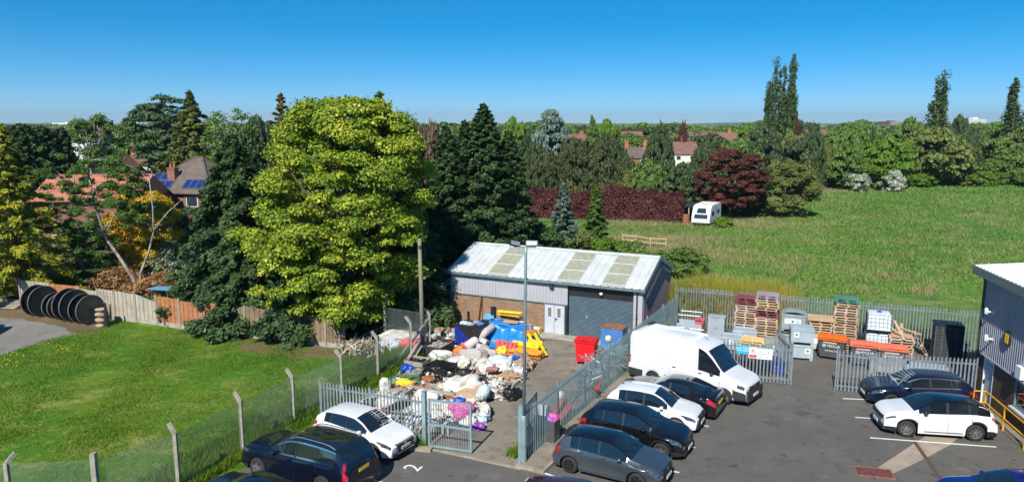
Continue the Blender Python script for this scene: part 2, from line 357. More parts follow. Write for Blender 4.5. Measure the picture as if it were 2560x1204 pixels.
gr = MB(); gr.quad((-6000,-60,0), (6000,-60,0), (6000,9000,0), (-6000,9000,0)); struct('ground', gr, g_field, 'rough green grass field running off to the tree belt', 'ground')
def sheet(name, pts, z, m, label, cat):
    mb = MB(); mb.add([(p[0], p[1], z) for p in pts], [tuple(range(len(pts)))]); return struct(name, mb, m, label, cat)
def gp(L): return [G(*p) for p in L]
def ragged(pts, amp, step=.5, seed=1):
    r = random.Random(seed); out = []
    for a, b in zip(pts, pts[1:]+pts[:1]):
        a = Vector(a[:2]); b = Vector(b[:2]); n = max(1, int((b-a).length/step)); nv = Vector((-(b-a).y, (b-a).x)); nv = nv.normalized() if nv.length else nv
        for i in range(n):
            q = a.lerp(b, i/n) + (nv*r.uniform(-amp, amp) if i else Vector((0,0))); out.append((q.x, q.y))
    return out
FA = G(1308, 1156)                       # near end of the side fence
FDIR = Vector((math.cos(math.radians(61.5)), math.sin(math.radians(61.5)), 0))
FN = Vector((FDIR.y, -FDIR.x, 0))         # to the car-park side
FLEN = 20.6
FB = FA + FDIR*FLEN
GATE0 = G(1063, 1114); LF0 = G(800, 1066)
lawn_pts = gp([(-900,1900),(-700,880),(-150,900),(0,888),(60,868),(110,850),(190,830),(262,815),(292,802),(345,806),(450,824),(565,838),(650,850),(760,862),(850,872),(935,880),(1080,872),(1062,905),(1010,960),(940,1010),(800,1066),(745,1110),(610,1170),(455,1250),(250,1420),(100,1600)])
sheet('lawn', lawn_pts, .004, g_lawn, 'mown green lawn with straw coloured patches beside the chain link fence', 'lawn')
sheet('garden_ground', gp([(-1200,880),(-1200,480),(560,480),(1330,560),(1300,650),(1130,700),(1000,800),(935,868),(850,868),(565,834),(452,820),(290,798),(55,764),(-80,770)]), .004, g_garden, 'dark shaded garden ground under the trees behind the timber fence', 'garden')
sheet('soil_verge', ragged(gp([(-60,766),(55,767),(288,802),(255,826),(200,838),(140,812),(60,797),(-60,790)]), .25, .6, 3), .010, g_soil, 'bare soil verge under the cable drums', 'soil')
sheet('soil_patch', ragged(gp([(600,850),(700,856),(850,874),(935,884),(905,903),(840,897),(760,896),(660,884),(590,876)]), .3, .5, 5), .010, g_soil, 'bare brown soil strip along the foot of the timber fence', 'soil')
sheet('track', ragged(gp([(-900,1010),(-900,700),(-200,740),(30,768),(60,796),(135,811),(205,829),(262,816),(200,833),(110,853),(0,888)]), .08, .8, 4), .008, g_track, 'light grey tarmac track in front of the cable drums', 'track')
asph = [LF0+Vector((-.3,-.3,0)), GATE0+Vector((-.1,-.25,0)), G(1300,1172), FA+FN*1.1+FDIR*.2] + [FB+FN*.9+FDIR*(-8)] + [G(1990,958), G(2085,974), G(2436,1003)]
asph = [tuple(p) for p in asph] + [(24.5,30,0),(40,30,0),(40,2,0),(-22,2,0)] + [tuple(p) for p in gp([(250,1420),(455,1252),(610,1172),(745,1112)])]
sheet('car_park', asph, .012, g_asph, 'worn dark grey asphalt car park', 'car park')
BFA = G(1690, 713, 2.45); BFB = G(2432, 773, 2.45); BFA.z = BFB.z = 0
stp = [FA+FN*1.1+FDIR*.2, FB+FN*.9+FDIR*(-8)]
sheet('storage_yard', [FB+FN*.9+FDIR*(-8), FB-FN*.1, BFA, BFB+Vector((1.5,0,0)), (24.5,30,0), G(2436,1003), G(2085,974), G(1990,958)], .010, g_store, 'dusty asphalt of the pallet yard between the fences', 'yard')
SFR_ = None
yard = [LF0, GATE0, G(1300,1170), FA, FB, FB-U*6, FB-U*14+V*2, G(1060,800), G(1085,870), G(1010,965), G(940,1015)]
sheet('yard', yard, .008, g_conc, 'stained brown concrete floor of the fenced yard', 'yard')
mb = MB()
a, b = FA-FDIR*.35, FB+FDIR*(-6)
mb.prism([a, a+FN*.95, b+FN*.95, b], .0, .10)
struct('kerb_strip', mb, g_conc, 'brown concrete strip running along the side fence', 'kerb')
mb = MB(); mb.beam(a+FN*1.02+Vector((0,0,.06)), b+FN*1.02+Vector((0,0,.06)), .12, .13); mb.beam(a+FN*-.1-FDIR*.06+Vector((0,0,.06)), a+FN*1.08-FDIR*.06+Vector((0,0,.06)), .14, .128)
struct('kerb', mb, M['kerb'], 'weathered kerb edging at the foot of the side fence', 'kerb')
mb = MB(); mb.beam(GATE0+Vector((-.9,-.2,.05)), GATE0+Vector((.3,-.45,.05)), .3, .14)
struct('kerb', mb, M['kerb'], 'short kerb stone beside the gate post', 'kerb')
mb = MB(); mb.beam(G(1066,1120), G(1302,1172), .16, .05); struct('threshold', mb, M['kerb'], 'pale concrete threshold across the open gateway', 'threshold')
# painted lines
def line_px(p, q, w=.10, label='white painted parking bay line'):
    a = G(*p); b = G(*q); d = (b-a).normalized(); n = Vector((-d.y, d.x, 0))*w/2
    mb = MB(); mb.add([(v.x, v.y, .018) for v in (a+n, b+n, b-n, a-n)], [(0,1,2,3)]); return struct('parking_line', mb, M['paint'], label, 'parking line')
line_px((1332,1173),(1500,1228), .1, 'white bay line beside the grey hatchback')
line_px((1560,1150),(1698,1181), .1, 'white bay line ending ahead of the grey hatchback')
line_px((1620,1095),(1738,1119), .1, 'white bay line ending ahead of the black crossover')
line_px((1660,1040),(1772,1066), .1, 'white bay line ending ahead of the white hatchback')
line_px((1700,1010),(1803,1020), .1, 'white bay line behind the black saloon')
line_px((2175,1094),(2490,1117), .1, 'long white bay line in front of the white crossover')
line_px((2138,1043),(2300,1053), .1, 'white bay line between the two crossovers')
line_px((2107,996),(2260,1003), .1, 'white bay line beside the dark blue hatchback')
line_px((930,1200),(1110,1240), .1, 'white bay line behind the dark sport utility car')
sheet('concrete_ramp', [Vector((v.x, v.y, 0)) for v in gp([(2195,1168),(2222,1188),(2300,1152),(2375,1112),(2410,1080),(2335,1075)])], .0155, mat('pale_concrete_patch', (.34,.27,.21), .9, 0, .2, 1.2, bump=.3, bscale=30), 'pale concrete strip crossing the car park by the drain', 'concrete strip')
a, b = G(2250,1052), G(2362,1212); n = Vector((.09,.03,0))
sheet('tarmac_repair_strip', [a-n, a+n, b+n, b-n], .017, mat('dark_tarmac_joint', (.085,.06,.045), .9, 0, .2, 3), 'narrow dark tarmac repair strip crossing the pale concrete', 'repair strip')
mhc = G(2185,1181)
t = thing('manhole_cover', 'red brown painted double manhole cover in the car park', 'manhole cover', (mhc.x, mhc.y, .014), math.radians(-14))
mm = mat('red_painted_cover', (.17,.055,.055), .6, .2, .25, 8)
for i in (-1, 1):
    mb = MB(); mb.box((i*.3, 0, .012), (.57, .62, .016))
    for k in range(5): mb.box((i*.3, -.24+k*.12, .023), (.5, .03, .007))
    mb.build('cover_plate', mm, t)
mb = MB(); [mb.box(c, d) for c, d in (((0,.345,.008),(1.26,.06,.02)), ((0,-.345,.008),(1.26,.06,.02)), ((.62,0,.008),(.05,.62,.02)), ((-.62,0,.008),(.05,.62,.02)))]
mb.build('frame', M['rust'], t)
# painted bay number
def text_mesh(name, body, size, m, parent=None, loc=(0,0,0), rot=(0,0,0), ext=.004, align='CENTER'):
    cu = bpy.data.curves.new(name, 'FONT'); cu.body = body; cu.size = size; cu.extrude = ext; cu.align_x = align; cu.align_y = 'CENTER'
    to = bpy.data.objects.new(name+'_tmp', cu); COL.objects.link(to); bpy.context.view_layer.update()
    me = bpy.data.meshes.new_from_object(to); COL.objects.unlink(to); bpy.data.objects.remove(to)
    me.materials.clear(); me.materials.append(m)
    o = bpy.data.objects.new(name, me); COL.objects.link(o); o.location = loc; o.rotation_euler = rot
    if parent is not None: o.parent = parent
    return o
c2 = G(1034,1169)
o = text_mesh('bay_number', '2', .95, M['paint'], None, (c2.x, c2.y, .019), (0,0,math.radians(67)), .0015)
tag(o, 'white number 2 painted on the asphalt by the gate', 'bay number', None, 'structure')

# ================= STORE BUILDING =================
dL = G(1362, 833)
def along_to_px(A, D, px, z):
    lo, hi = -60.0, 60.0
    for _ in range(60):
        mid = (lo+hi)/2; x = proj(Vector((A.x, A.y, z)) + D*mid)[0]
        if x < px: lo = mid
        else: hi = mid
    return lo
sR = along_to_px(dL, U, 1605, 2.0); sL = along_to_px(dL, U, 1128, 3.0)
SL = dL + U*sL; SW = sR - sL; SD = 6.9
def sx(px, z=2.0): return along_to_px(dL, U, px, z) - sL        # local x on the front wall for a pixel column
EZ, RZ = 3.35, 4.62
t = thing('store_building', 'long single storey brick and clad store with pale metal roof', 'building', (SL.x, SL.y, 0), math.radians(-25))
xD0, xD1 = sx(1360), sx(1413); xR0, xR1 = sx(1421), sx(1583); xC = sx(1420, 3)
mb = MB(); mb.b2(0, xD0, 0, .25, 0, 1.96); mb.b2(0, SW, SD-.25, SD, 0, 1.96); mb.b2(0, .25, .25, SD-.25, 0, 1.96)
mb.b2(0.02, SW-.02, .3, SD-.3, .02, 2.6); mb.build('wall', M['brick'], t)
def corr(mb, p, q, z0, z1, z1b=None, pitch=.2, dep=.035, nrm=None, peak=None):
    """vertical corrugated cladding sheet from p to q"""
    p = Vector((p[0], p[1], 0)); q = Vector((q[0], q[1], 0)); L = (q-p).length; d = (q-p)/L; n = Vector(nrm) if nrm else Vector((d.y, -d.x, 0))
    k = int(L/pitch); xs = []
    for i in range(k):
        x = i*pitch; xs += [(x, 0), (x+pitch*.45, 0), (x+pitch*.55, dep), (x+pitch*.9, dep)]
    xs.append((L, 0)); z1b = z1 if z1b is None else z1b
    vs = []
    for (x, o) in xs:
        c = p + d*x + n*o; f = x/L; zt = z1+(z1b-z1)*f
        if peak: zt = z1 + (peak-z1)*(1-abs(2*f-1))
        vs += [(c.x, c.y, z0), (c.x, c.y, zt)]
    mb.add(vs, [(2*i, 2*i+2, 2*i+3, 2*i+1) for i in range(len(xs)-1)])
mb = MB(); corr(mb, (0,-.06), (xC,-.06), 1.96, EZ-.05); mb.b2(0, xC, -.055, .25, 1.965, EZ-.06); mb.build('front_cladding', M['white_clad'], t)
mb = MB(); mb.b2(0, xC, -.09, -.03, 1.90, 1.958); mb.build('cladding_flashing', M['gutter'], t)
mb = MB(); corr(mb, (SW+.04, 0), (SW+.04, SD), .1, EZ-.03, peak=RZ-.08, nrm=(1,0,0)); mb.build('gable_cladding', M['gable_clad'], t)
mb = MB()
for x in (.0, SW-.02): mb.add([(x, .02, 1.9), (x, SD-.02, 1.9), (x, SD-.02, EZ-.05), (x, SD/2, RZ-.1), (x, .02, EZ-.05)], [(0,1,2,3,4)])
mb.b2(0, SW, SD-.02, SD+.03, 1.97, EZ-.05); mb.build('rear_cladding', M['dark_clad'], t)
xW = xR1 + .02
mb = MB(); mb.b2(xC, xR0, -.05, .2, .02, EZ-.08); mb.b2(xR0, xW, .05, .2, 2.52, EZ-.08); mb.b2(xD1+.03, xR0, -.07, .0, 0.02, 1.95); mb.build('door_surround', M['black'], t)
mb = MB(); mb.b2(xW, SW+.03, -.06, .3, .02, EZ-.07); mb.build('corner_panel', M['white_clad'], t)
# roller door
mb = MB(); nsl = 34
for i in range(nsl):
    z = .03 + i*2.5/nsl; h = 2.5/nsl
    mb.add([(xR0+.02, .08, z), (xR1, .08, z), (xR1, .045, z+h*.5), (xR0+.02, .045, z+h*.5), (xR1, .08, z+h), (xR0+.02, .08, z+h)], [(0,1,2,3), (3,2,4,5)])
rd = mb.build('roller_door', M['roller'], t)
mb = MB(); mb.box((xR0+1.15, .02, 1.35), (.05, .04, .16)); mb.build('handle', M['doorgrey'], rd)
# double door
for i, (a, b) in enumerate(((xD0+.06, (xD0+xD1)/2-.01), ((xD0+xD1)/2+.01, xD1-.05))):
    mb = MB(); mb.b2(a, b, -.02, .03, .03, 1.88); dd = mb.build('door', M['doorgrey'], t)
    c = (a+b)/2 + (.02 if i == 0 else -.02)
    mb = MB(); mb.b2(c-.10, c+.10, -.032, -.018, 1.12, 1.66); mb.build('vision_panel', mat('wired_glass', (.20,.17,.13), .15, 0, .2, 9), dd)
    if i == 1:
        mb = MB(); mb.box((a+.08, -.05, .98), (.03, .06, .2)); mb.box((a+.14, -.075, 1.02), (.16, .02, .03)); mb.build('handle', M['dsteel'], dd)
mb = MB(); mb.b2(xD0, xD0+.055, -.04, .03, .02, 1.95); mb.b2(xD1-.045, xD1+.02, -.04, .03, .02, 1.95); mb.b2(xD0+.055, xD1-.045, -.04, .03, 1.89, 1.95); mb.build('door_frame', M['gutter'], t)
# roof: folded sheets on both slopes, rooflights on the front one
ov = .12; sy0 = -.28
slope = math.atan2(RZ-EZ, SD/2); ns = int((SW+2*ov)/.46)
def roof_pt(x, s, off, side):   # s 0 eave .. 1 ridge
    y = sy0 + (SD/2 - sy0)*s
    if side: y = SD - y
    z = EZ + (RZ-EZ)*s + off
    return (x, y, z)
lights = [(sx(1215,4)+.15, 1.15), (sx(1385,4)+.35, 1.25), (sx(1503,4)+.3, 1.15)]
for side in (0, 1):
    mb = MB(); x = -ov; W2 = SW+ov
    while x < W2-.02:
        xe = min(x+.46, W2)
        skip = side == 0 and any(a-.2 < (x+xe)/2 < a+w+.05 for a, w in lights)
        prof = [(x, .0), (x+.03, .045), (x+.07, .045), (x+.10, .0), (xe, 0)]
        for s0, s1 in (([(0, .03), (.955, 1)] if skip else [(0, 1)])):
            vs = [roof_pt(px, s, o, side) for px, o in prof for s in (s0, s1)]
            mb.add(vs, [(2*i, 2*i+2, 2*i+3, 2*i+1) for i in range(4)])
        x += .46
    mb.build('roof_sheet', M['roof'], t)
for a, w in lights:
    mb = MB(); x0 = -ov + math.floor((a-.2+ov)/.46)*.46 + .2
    k0 = [(-ov+i*.46) for i in range(60) if (a-.2 < -ov+i*.46+.23 < a+w+.05)]
    x0, x1 = k0[0], k0[-1]+.46
    for j in range(24):
        xa = x0+(x1-x0)*j/24; xb = x0+(x1-x0)*(j+.5)/24; xc = x0+(x1-x0)*(j+1)/24
        mb.add([roof_pt(xa,.02,.0,0), roof_pt(xb,.02,.03,0), roof_pt(xc,.02,.0,0), roof_pt(xa,.965,.0,0), roof_pt(xb,.965,.03,0), roof_pt(xc,.965,.0,0)], [(0,1,4,3),(1,2,5,4)])
    rl = mb.build('rooflight', M['rooflight'], t)
    mb = MB()
    for s in (.05, .36, .68): mb.beam(roof_pt(x0, s, .04, 0), roof_pt(x1, s, .04, 0), .09, .025)
    mb.build('fixing_strip', M['label'], rl)
mb = MB()
for side in (0, 1):
    a = [roof_pt(x, s, .07, side) for x in (-ov-.02, SW+ov+.02) for s in (.93, 1)]
    b = [(v[0], v[1], v[2]-.03) for v in a]
    mb.add(a+b, [(0,1,3,2), (4,6,7,5), (0,2,6,4), (0,4,5,1), (2,3,7,6)])
mb.build('ridge_cap', M['roof'], t)
mb = MB(); mb.b2(-ov, SW+ov+.02, sy0-.1, sy0+.03, EZ-.13, EZ-.02); mb.b2(-ov, SW+ov, sy0+.03, .0, EZ-.13, EZ-.05)
gt = mb.build('gutter', M['gutter'], t)
mb = MB(); mb.path([(SW-.28,-.16,EZ-.1), (SW-.28,-.12,EZ-.35), (SW-.28,-.12,.05)], .045, 8); mb.box((SW-.28,-.11,1.6), (.13,.06,.04)); mb.build('downpipe', M['dsteel'], t)
for x in (-ov-.05, SW+ov+.02):
    mb = MB()
    for side in (0, 1):
        p = [roof_pt(x, s, o, side) for s in (-.0, 1.0) for o in (.06, -.2)]; q = [(v[0]+.05, v[1], v[2]) for v in p]
        mb.add(p+q, [(0,2,3,1), (4,5,7,6), (0,4,6,2), (1,3,7,5), (0,1,5,4), (2,6,7,3)])
    mb.build('barge_board', M['galvgreen'], t)
def floodlight_on(parent, x, y, z, s=.25):
    mb = MB(); mb.box((x, y, z), (s, .09, s*.7)); fl = mb.build('floodlight', M['black'], parent)
    mb = MB(); mb.box((x, y-.048, z), (s*.85, .01, s*.55)); mb.build('lens', M['lampglass'], fl)
    mb = MB(); mb.box((x, y+.06, z-.15), (.05, .08, .16)); mb.build('bracket', M['black'], fl)
floodlight_on(t, sx(1382,3), -.22, 3.0, .28)
mb = MB(); mb.lathe([(0,-.11),(.07,-.09),(.10,-.02),(.10,.04),(.05,.07)], (sx(1505,3), -.16, 2.86), n=12); cd = mb.build('dome_camera', M['label'], t, smooth=True)
mb = MB(); mb.beam((sx(1505,3), -.16, 2.93), (sx(1505,3), .02, 2.98), .05); mb.build('bracket', M['black'], cd)
mb = MB(); mb.box((SW/2-.1, -.42, .05), (SW-2.4, .78, .1)); struct_c = mb.build('apron', M['concrete'], t)
# lean-to on its left
Lp = thing('lean_to', 'low dark lean-to with a blue door against the left end of the store', 'lean-to', (SL.x, SL.y, 0), math.radians(-25))
mb = MB(); mb.b2(-1.75, -.03, .25, 3.2, 0, 2.0); mb.build('wall', M['dark_clad'], Lp)
mb = MB(); mb.add([(-1.95,.05,2.05), (-.02,.05,2.5), (-.02,3.4,2.5), (-1.95,3.4,2.05), (-1.95,.05,1.98), (-.02,.05,2.43), (-.02,3.4,2.43), (-1.95,3.4,1.98)], [(0,1,2,3), (7,6,5,4), (0,4,5,1), (3,2,6,7), (0,3,7,4)]); mb.build('roof', M['dark_clad'], Lp)
mb = MB(); mb.b2(-1.3, -.25, .19, .245, .05, 1.9); dd = mb.build('door', mat('dark_blue_door', (.05,.08,.13), .5), Lp)
for xx in (-.95, -.55):
    mb = MB(); mb.box((xx, .175, 1.25), (.09, .02, .09)); mb.build('notice', M['label'], dd)

# ================= WORKSHOP BUILDING (right) =================
az = math.radians(11.7); WD = Vector((-math.sin(az), -math.cos(az), 0)); WN = Vector((math.cos(az), -math.sin(az), 0))
C0 = G(2437, 992)
# local frame: x = along the wall towards the camera, y = into the building
t = thing('workshop_building', 'grey clad workshop with brick base and pale sheet roof beside the car park', 'building', (C0.x, C0.y, 0), math.atan2(WD.y, WD.x))
WL = 17.0; ez = ZP(682, C0.y+.1); cz = ZP(874, C0.y); print('workshop eave', ez, 'clad base', cz)
def wx(px, py, z):  # local x of a sight line on the wall plane
    return along_wall(px, z)
def along_wall(px, z):
    lo, hi = 0.0, 14.0
    for _ in range(50):
        mid = (lo+hi)/2; p = proj(Vector((C0.x, C0.y, z))+WD*mid)[0]
        if p < px: lo = mid
        else: hi = mid
    return lo
dx0, dx1 = .55, 1.55
wx0, wx1 = 3.55, 6.35
mb = MB(); mb.b2(0, dx0, 0, .3, 0, cz); mb.b2(dx0, dx1, 0, .3, 2.15, cz); mb.b2(dx1, wx0, 0, .3, 0, cz); mb.b2(wx0, wx1, 0, .3, 0, 1.0); mb.b2(wx0, wx1, 0, .3, 2.15, cz); mb.b2(wx1, WL, 0, .3, 0, cz)
mb.b2(0, .3, .3, 11.5, 0, cz); mb.build('wall', M['brickdark'], t)
mb = MB(); corr(mb, (0,-.05), (WL,-.05), cz, ez, pitch=.19, dep=.04, nrm=(0,-1,0)); mb.b2(0, WL, -.04, .3, cz+.01, ez-.02)
mb.b2(-.03, 0.0, 0, 11.5, cz, ez+.0); mb.build('cladding', M['dark_clad'], t)
mb = MB(); mb.b2(-.02, WL, -.12, -.0, cz-.06, cz-.003); mb.build('cladding_flashing', M['white_clad'], t)
mb = MB(); mb.b2(-.45, WL, -.44, -.24, ez-.10, ez+.27); mb.b2(-.45, WL, -.24, .1, ez-.02, ez+.05)
mb.build('fascia', M['gutter'], t)
mb = MB(); mb.b2(-.52, -.45, -.44, 11.9, ez-.12, ez+.33); mb.build('barge_board', M['gutter'], t)
mb = MB(); x = -.44
rs = .085
while x < WL:
    xe = x+.33; pr = [(x,0),(x+.03,.04),(x+.07,.04),(x+.10,0),(xe,0)]
    mb.add([(px, y, ez+.275+o+(y+.4)*rs) for px, o in pr for y in (-.40, 11.8)], [(2*i+1, 2*i+3, 2*i+2, 2*i) for i in range(4)]); x += .33
mb.build('roof_sheet', M['roof'], t)
mb = MB(); mb.path([(.12,-.25,ez), (.12,-.13,ez-.3), (.12,-.13,.1)], .06, 8); mb.build('downpipe', M['dsteel'], t)
mb = MB(); mb.b2(dx0+.06, dx1-.06, .05, .1, .08, 2.08); dd = mb.build('door', M['doorgrey'], t)
mb = MB(); mb.b2(dx0+.22, dx1-.22, .035, .048, 1.25, 1.98); mb.build('notice', mat('blue_notice', (.10,.22,.42), .4), dd)
mb = MB(); mb.box((dx0+.15, .02, 1.05), (.04,.06,.16)); mb.box((dx0+.2,-.01,1.08),(.14,.02,.03)); mb.build('handle', M['dsteel'], dd)
for k in range(3): mb = MB(); mb.box(((dx0+dx1)/2, .03, 1.8-k*.18), (.42, .012, .03)); mb.build('notice_line', M['whiteink'], dd)
mb = MB(); mb.b2(dx0, dx0+.06, -.01, .1, 0, 2.15); mb.b2(dx1-.06, dx1, -.01, .1, 0, 2.15); mb.b2(dx0+.06, dx1-.06, -.01, .1, 2.08, 2.15); mb.build('door_frame', M['label'], t)
wf = MB(); 
for xx in (wx0, wx0+(wx1-wx0)/2-.03, wx1-.06): wf.b2(xx, xx+.06, -.005, .1, 1.0, 2.15)
for zz in (1.0, 2.09): wf.b2(wx0+.06, wx1-.06, 0.0, .095, zz, zz+.06)
w = wf.build('window', M['gutter'], t)
mb = MB(); mb.b2(wx0+.06, wx1-.06, .06, .08, 1.06, 2.09); mb.build('pane', M['glassb'], w)
mb = MB(); mb.b2(wx0-.08, wx1+.08, -.16, .06, .90, .985); mb.build('sill', M['doorgrey'], w)
# cameras, round emblem, wall lamp
for (lx, z) in ((1.1, cz+2.05), (1.35, cz+.9)):
    mb = MB(); mb.beam((lx, -.06, z), (lx, -.32, z+.05), .06); mb.box((lx,-.07,z),(.16,.04,.16)); cm = mb.build('camera_bracket', M['label'], t)
    mb = MB(); mb.cyl((lx+.18,-.42,z+.02), (lx-.10,-.32,z+.12), .075, .075, 10); mb.build('security_camera', M['label'], cm, smooth=False)
ex = along_wall(2527, cz+1.3); ezz = cz+1.35
mb = MB(); mb.cyl((ex,-.11,ezz), (ex,-.16,ezz), .34, .34, 28); em = mb.build('round_emblem', M['black'], t)
mb = MB()
for k in (-1, 1): mb.box((ex+k*.09, -.165, ezz), (.11, .02, .40))
mb.build('emblem_bars', M['yplastic'], em)
mb = MB(); mb.box((along_wall(2556, cz+.6)+.25, -.16, cz+.35), (.45,.2,.5)); mb.build('wall_lamp', M['label'], t)
# yellow handrail
hr = [G(2459, 1035), G(2500,1068), G(2545,1105), G(2600,1150)]
t = thing('handrail', 'yellow tubular handrail with two rails beside the workshop door', 'handrail', tuple(hr[0]))
rl = []
h0 = Vector((hr[0].x, hr[0].y, 0)); dirr = -Vector((math.sin(az), math.cos(az), 0))
h1 = h0 + dirr*9.0
for k in range(6):
    p = h0 + dirr*(k*1.8); mb = MB(); mb.beam(p, p+Vector((0,0,1.05)), .05); mb.build('post', M['yellow'], t, world=True)
for z in (.55, 1.05):
    mb = MB(); mb.beam(h0+Vector((0,0,z)), h1+Vector((0,0,z)), .045); mb.build('rail', M['yellow'], t, world=True)
mb = MB(); mb.path([h0+Vector((0,0,1.05)), h0+WN*.0+Vector((-.45,.1,1.05)), h0+Vector((-.45,.1,.55)), h0+Vector((0,0,.55))], .022); mb.build('end_loop', M['yellow'], t, world=True)
# raised walkway behind handrail
mb = MB(); p = h0+Vector((.12,.6,0)); q = p+dirr*14; e = WN*(1.6)
mb.prism([p, p+e, q+e, q], 0, .07); struct('walkway', mb, g_conc, 'brown concrete walkway along the workshop wall', 'walkway')
# ================= FENCES =================
GS = M['galv']
def palisade(label, A, B, h=2.15, bay=2.75, pitch=.155, m=None, name='palisade_fence', cat='fence', posts=True, group=None, lean=0, pw=.07, rails=(.28,), endpost=True):
    m = m or GS; A = Vector((A[0], A[1], 0)); B = Vector((B[0], B[1], 0)); L = (B-A).length; d = (B-A)/L; n = Vector((d.y, -d.x, 0))
    t = thing(name, label, cat, tuple(A), math.atan2(d.y, d.x), group)
    nb = max(1, round(L/bay)); bl = L/nb; rr = random.Random(int(L*100))
    for b in range(nb):
        mb = MB(); k = int(bl/pitch); off = (bl-(k-1)*pitch)/2
        for i in range(k):
            x = b*bl+off+i*pitch; w = pw/2; j = rr.uniform(-.006, .006); z0 = .05
            for (xa, xb, ya, yb) in ((x-w, x-w*.35, 0, .022), (x-w*.35, x+w*.35, .022, .022), (x+w*.35, x+w, .022, 0)):
                za = h-.0-(.13 if abs(xa-x) > w*.8 else .035); zb = h-(.13 if abs(xb-x) > w*.8 else .035)
                mb.add([(xa, -.035-ya, z0), (xb, -.035-yb, z0), (xb+j, -.035-yb, zb), (xa+j, -.035-ya, za)], [(0,1,2,3)])
        mb.build('paling_panel', m, t)
        mb = MB()
        for z in (rails[0], h-.30): mb = MB(); mb.box((b*bl+bl/2, 0, z), (bl-.02, .045, .055)); mb.build('rail', m, t)
    if posts:
        for b in range(nb+1):
            mb = MB(); x = b*bl; mb.box((x, .055, (h-.03)/2), (.055, .06, h-.03)); mb.build('fence_post', m, t)
    return t
# side fence between yard and car park
palisade('long grey palisade fence dividing the yard from the row of parked cars', FA+FDIR*.25, FB, 2.2, 2.75, .15, M['galvgreen'])
# gate posts
def boxpost(p, h, w, label, m=None):
    t = thing('gate_post', label, 'gate post', (p.x, p.y, 0), math.radians(-25)); mb = MB(); mb.b2(-w/2, w/2, -w/2, w/2, 0, h); mb.build('post', m or M['galvgreen'], t)
    mb = MB(); mb.b2(-w/2-.01, w/2+.01, -w/2-.01, w/2+.01, h, h+.02); mb.build('cap', m or M['galvgreen'], t)
    return t
boxpost(G(1303,1156), 2.25, .17, 'thick square grey gate post beside the lamp column')
boxpost(G(1063,1113), 2.25, .15, 'square grey gate post carrying the open barred gate')
palisade('grey palisade fence in front of the heap of white sacks', G(802,1068), GATE0-Vector((.12,-.06,0)), 2.1, 2.9, .155, M['galv'])
# barred gate leaf, open
A = G(1072,1118); B = G(1180,1134); d = (B-A); L = d.length
t = thing('yard_gate', 'open grey gate leaf with thin vertical bars', 'gate', (A.x, A.y, 0), math.atan2(d.y, d.x))
mb = MB()
for x in (.04, L-.04): mb.b2(x-.04, x+.04, -.035, .035, .06, 2.02)
for z in (.10, .98, 1.98): mb.b2(.08, L-.08, -.03, .03, z-.04, z+.04)
mb.build('gate_frame', M['galvgreen'], t)
mb = MB(); k = 16
for i in range(k):
    x = .08+(L-.16)*(i+.5)/k; mb.b2(x-.011, x+.011, -.011, .011, .14, .94); mb.b2(x-.011, x+.011, -.011, .011, 1.02, 1.94)
mb.build('bars', M['galv'], t)
# second leaf, folded back along the side fence
A = G(1302,1150); B = A + FDIR*2.0 - FN*.35; d = B-A; L2 = d.length
t = thing('yard_gate', 'matching gate leaf folded back behind the lamp column', 'gate', (A.x, A.y, 0), math.atan2(d.y, d.x))
mb = MB()
for x in (.04, L2-.04): mb.b2(x-.04, x+.04, -.035, .035, .06, 2.02)
for z in (.10, .98, 1.98): mb.b2(.08, L2-.08, -.03, .03, z-.04, z+.04)
mb.build('gate_frame', M['galvgreen'], t)
mb = MB()
for i in range(k):
    x = .08+(L2-.16)*(i+.5)/k; mb.b2(x-.011, x+.011, -.011, .011, .14, .94); mb.b2(x-.011, x+.011, -.011, .011, 1.02, 1.94)
mb.build('bars', M['galv'], t)
# field fence at the back
palisade('long galvanised palisade fence between the pallet yard and the field', BFA, BFB+(BFB-BFA).normalized()*.4, 2.45, 2.75, .165, M['galv'], pw=.085)
palisade('dark palisade fence in the tree shade behind the lean-to', PX(985, 46.5), PX(1120, 47.5), 2.3, 2.75, .155, M['dsteel'])
# right front fence and leaf
RF0 = G(2190, 986); RF1 = G(2434, 1004)
palisade('pale palisade fence behind the dark blue hatchback', RF0, RF1, 2.1, 2.75, .165, M['galv'], pw=.085)
palisade('freestanding palisade gate leaf right of the yard opening', G(2087,976), G(2184,986), 2.08, 2.9, .165, M['galv'], name='palisade_gate', cat='gate', pw=.085)
LG1 = G(1977, 962); LG0 = LG1 - (G(1977,962)-G(1880,953)).normalized()*7.2
sf = palisade('palisade fence carrying the warning signs behind the white van', LG0, LG1, 2.05, 2.75, .165, M['galv'], pw=.085)
palisade('palisade gate leaf swung back beside the stacked grey boxes', G(1977,958), PX(1938, G(1977,958).y+2.6), 2.05, 2.9, .165, M['galv'], name='palisade_gate', cat='gate', pw=.085)
# signs on that fence
dd = (LG1-LG0).normalized(); nn = Vector((dd.y, -dd.x, 0)); srz = math.atan2(dd.y, dd.x)
def sign(px, zc, w, h, label, build):
    s = along_generic(LG0, dd, px, zc); p = LG0 + dd*s + nn*.085
    t = thing('warning_sign', label, 'sign', (p.x, p.y, zc), srz); build(t, w, h); return t
def along_generic(A, D, px, z):
    lo, hi = -30.0, 60.0
    for _ in range(50):
        mid = (lo+hi)/2; x = proj(Vector((A.x, A.y, z))+D*mid)[0]
        if x < px: lo = mid
        else: hi = mid
    return lo
def plate_(t, w, h, m): mb = MB(); mb.b2(-w/2, w/2, -.006, .006, -h/2, h/2); return mb.build('plate', m, t)
RX = math.pi/2
def s_blue(t, w, h):
    plate_(t, w, h, M['cyan']); 
    text_mesh('lettering', 'CAUTION\nTHIS AREA', .12, M['whiteink'], t, (0,-.009,.02), (RX,0,0), .001)
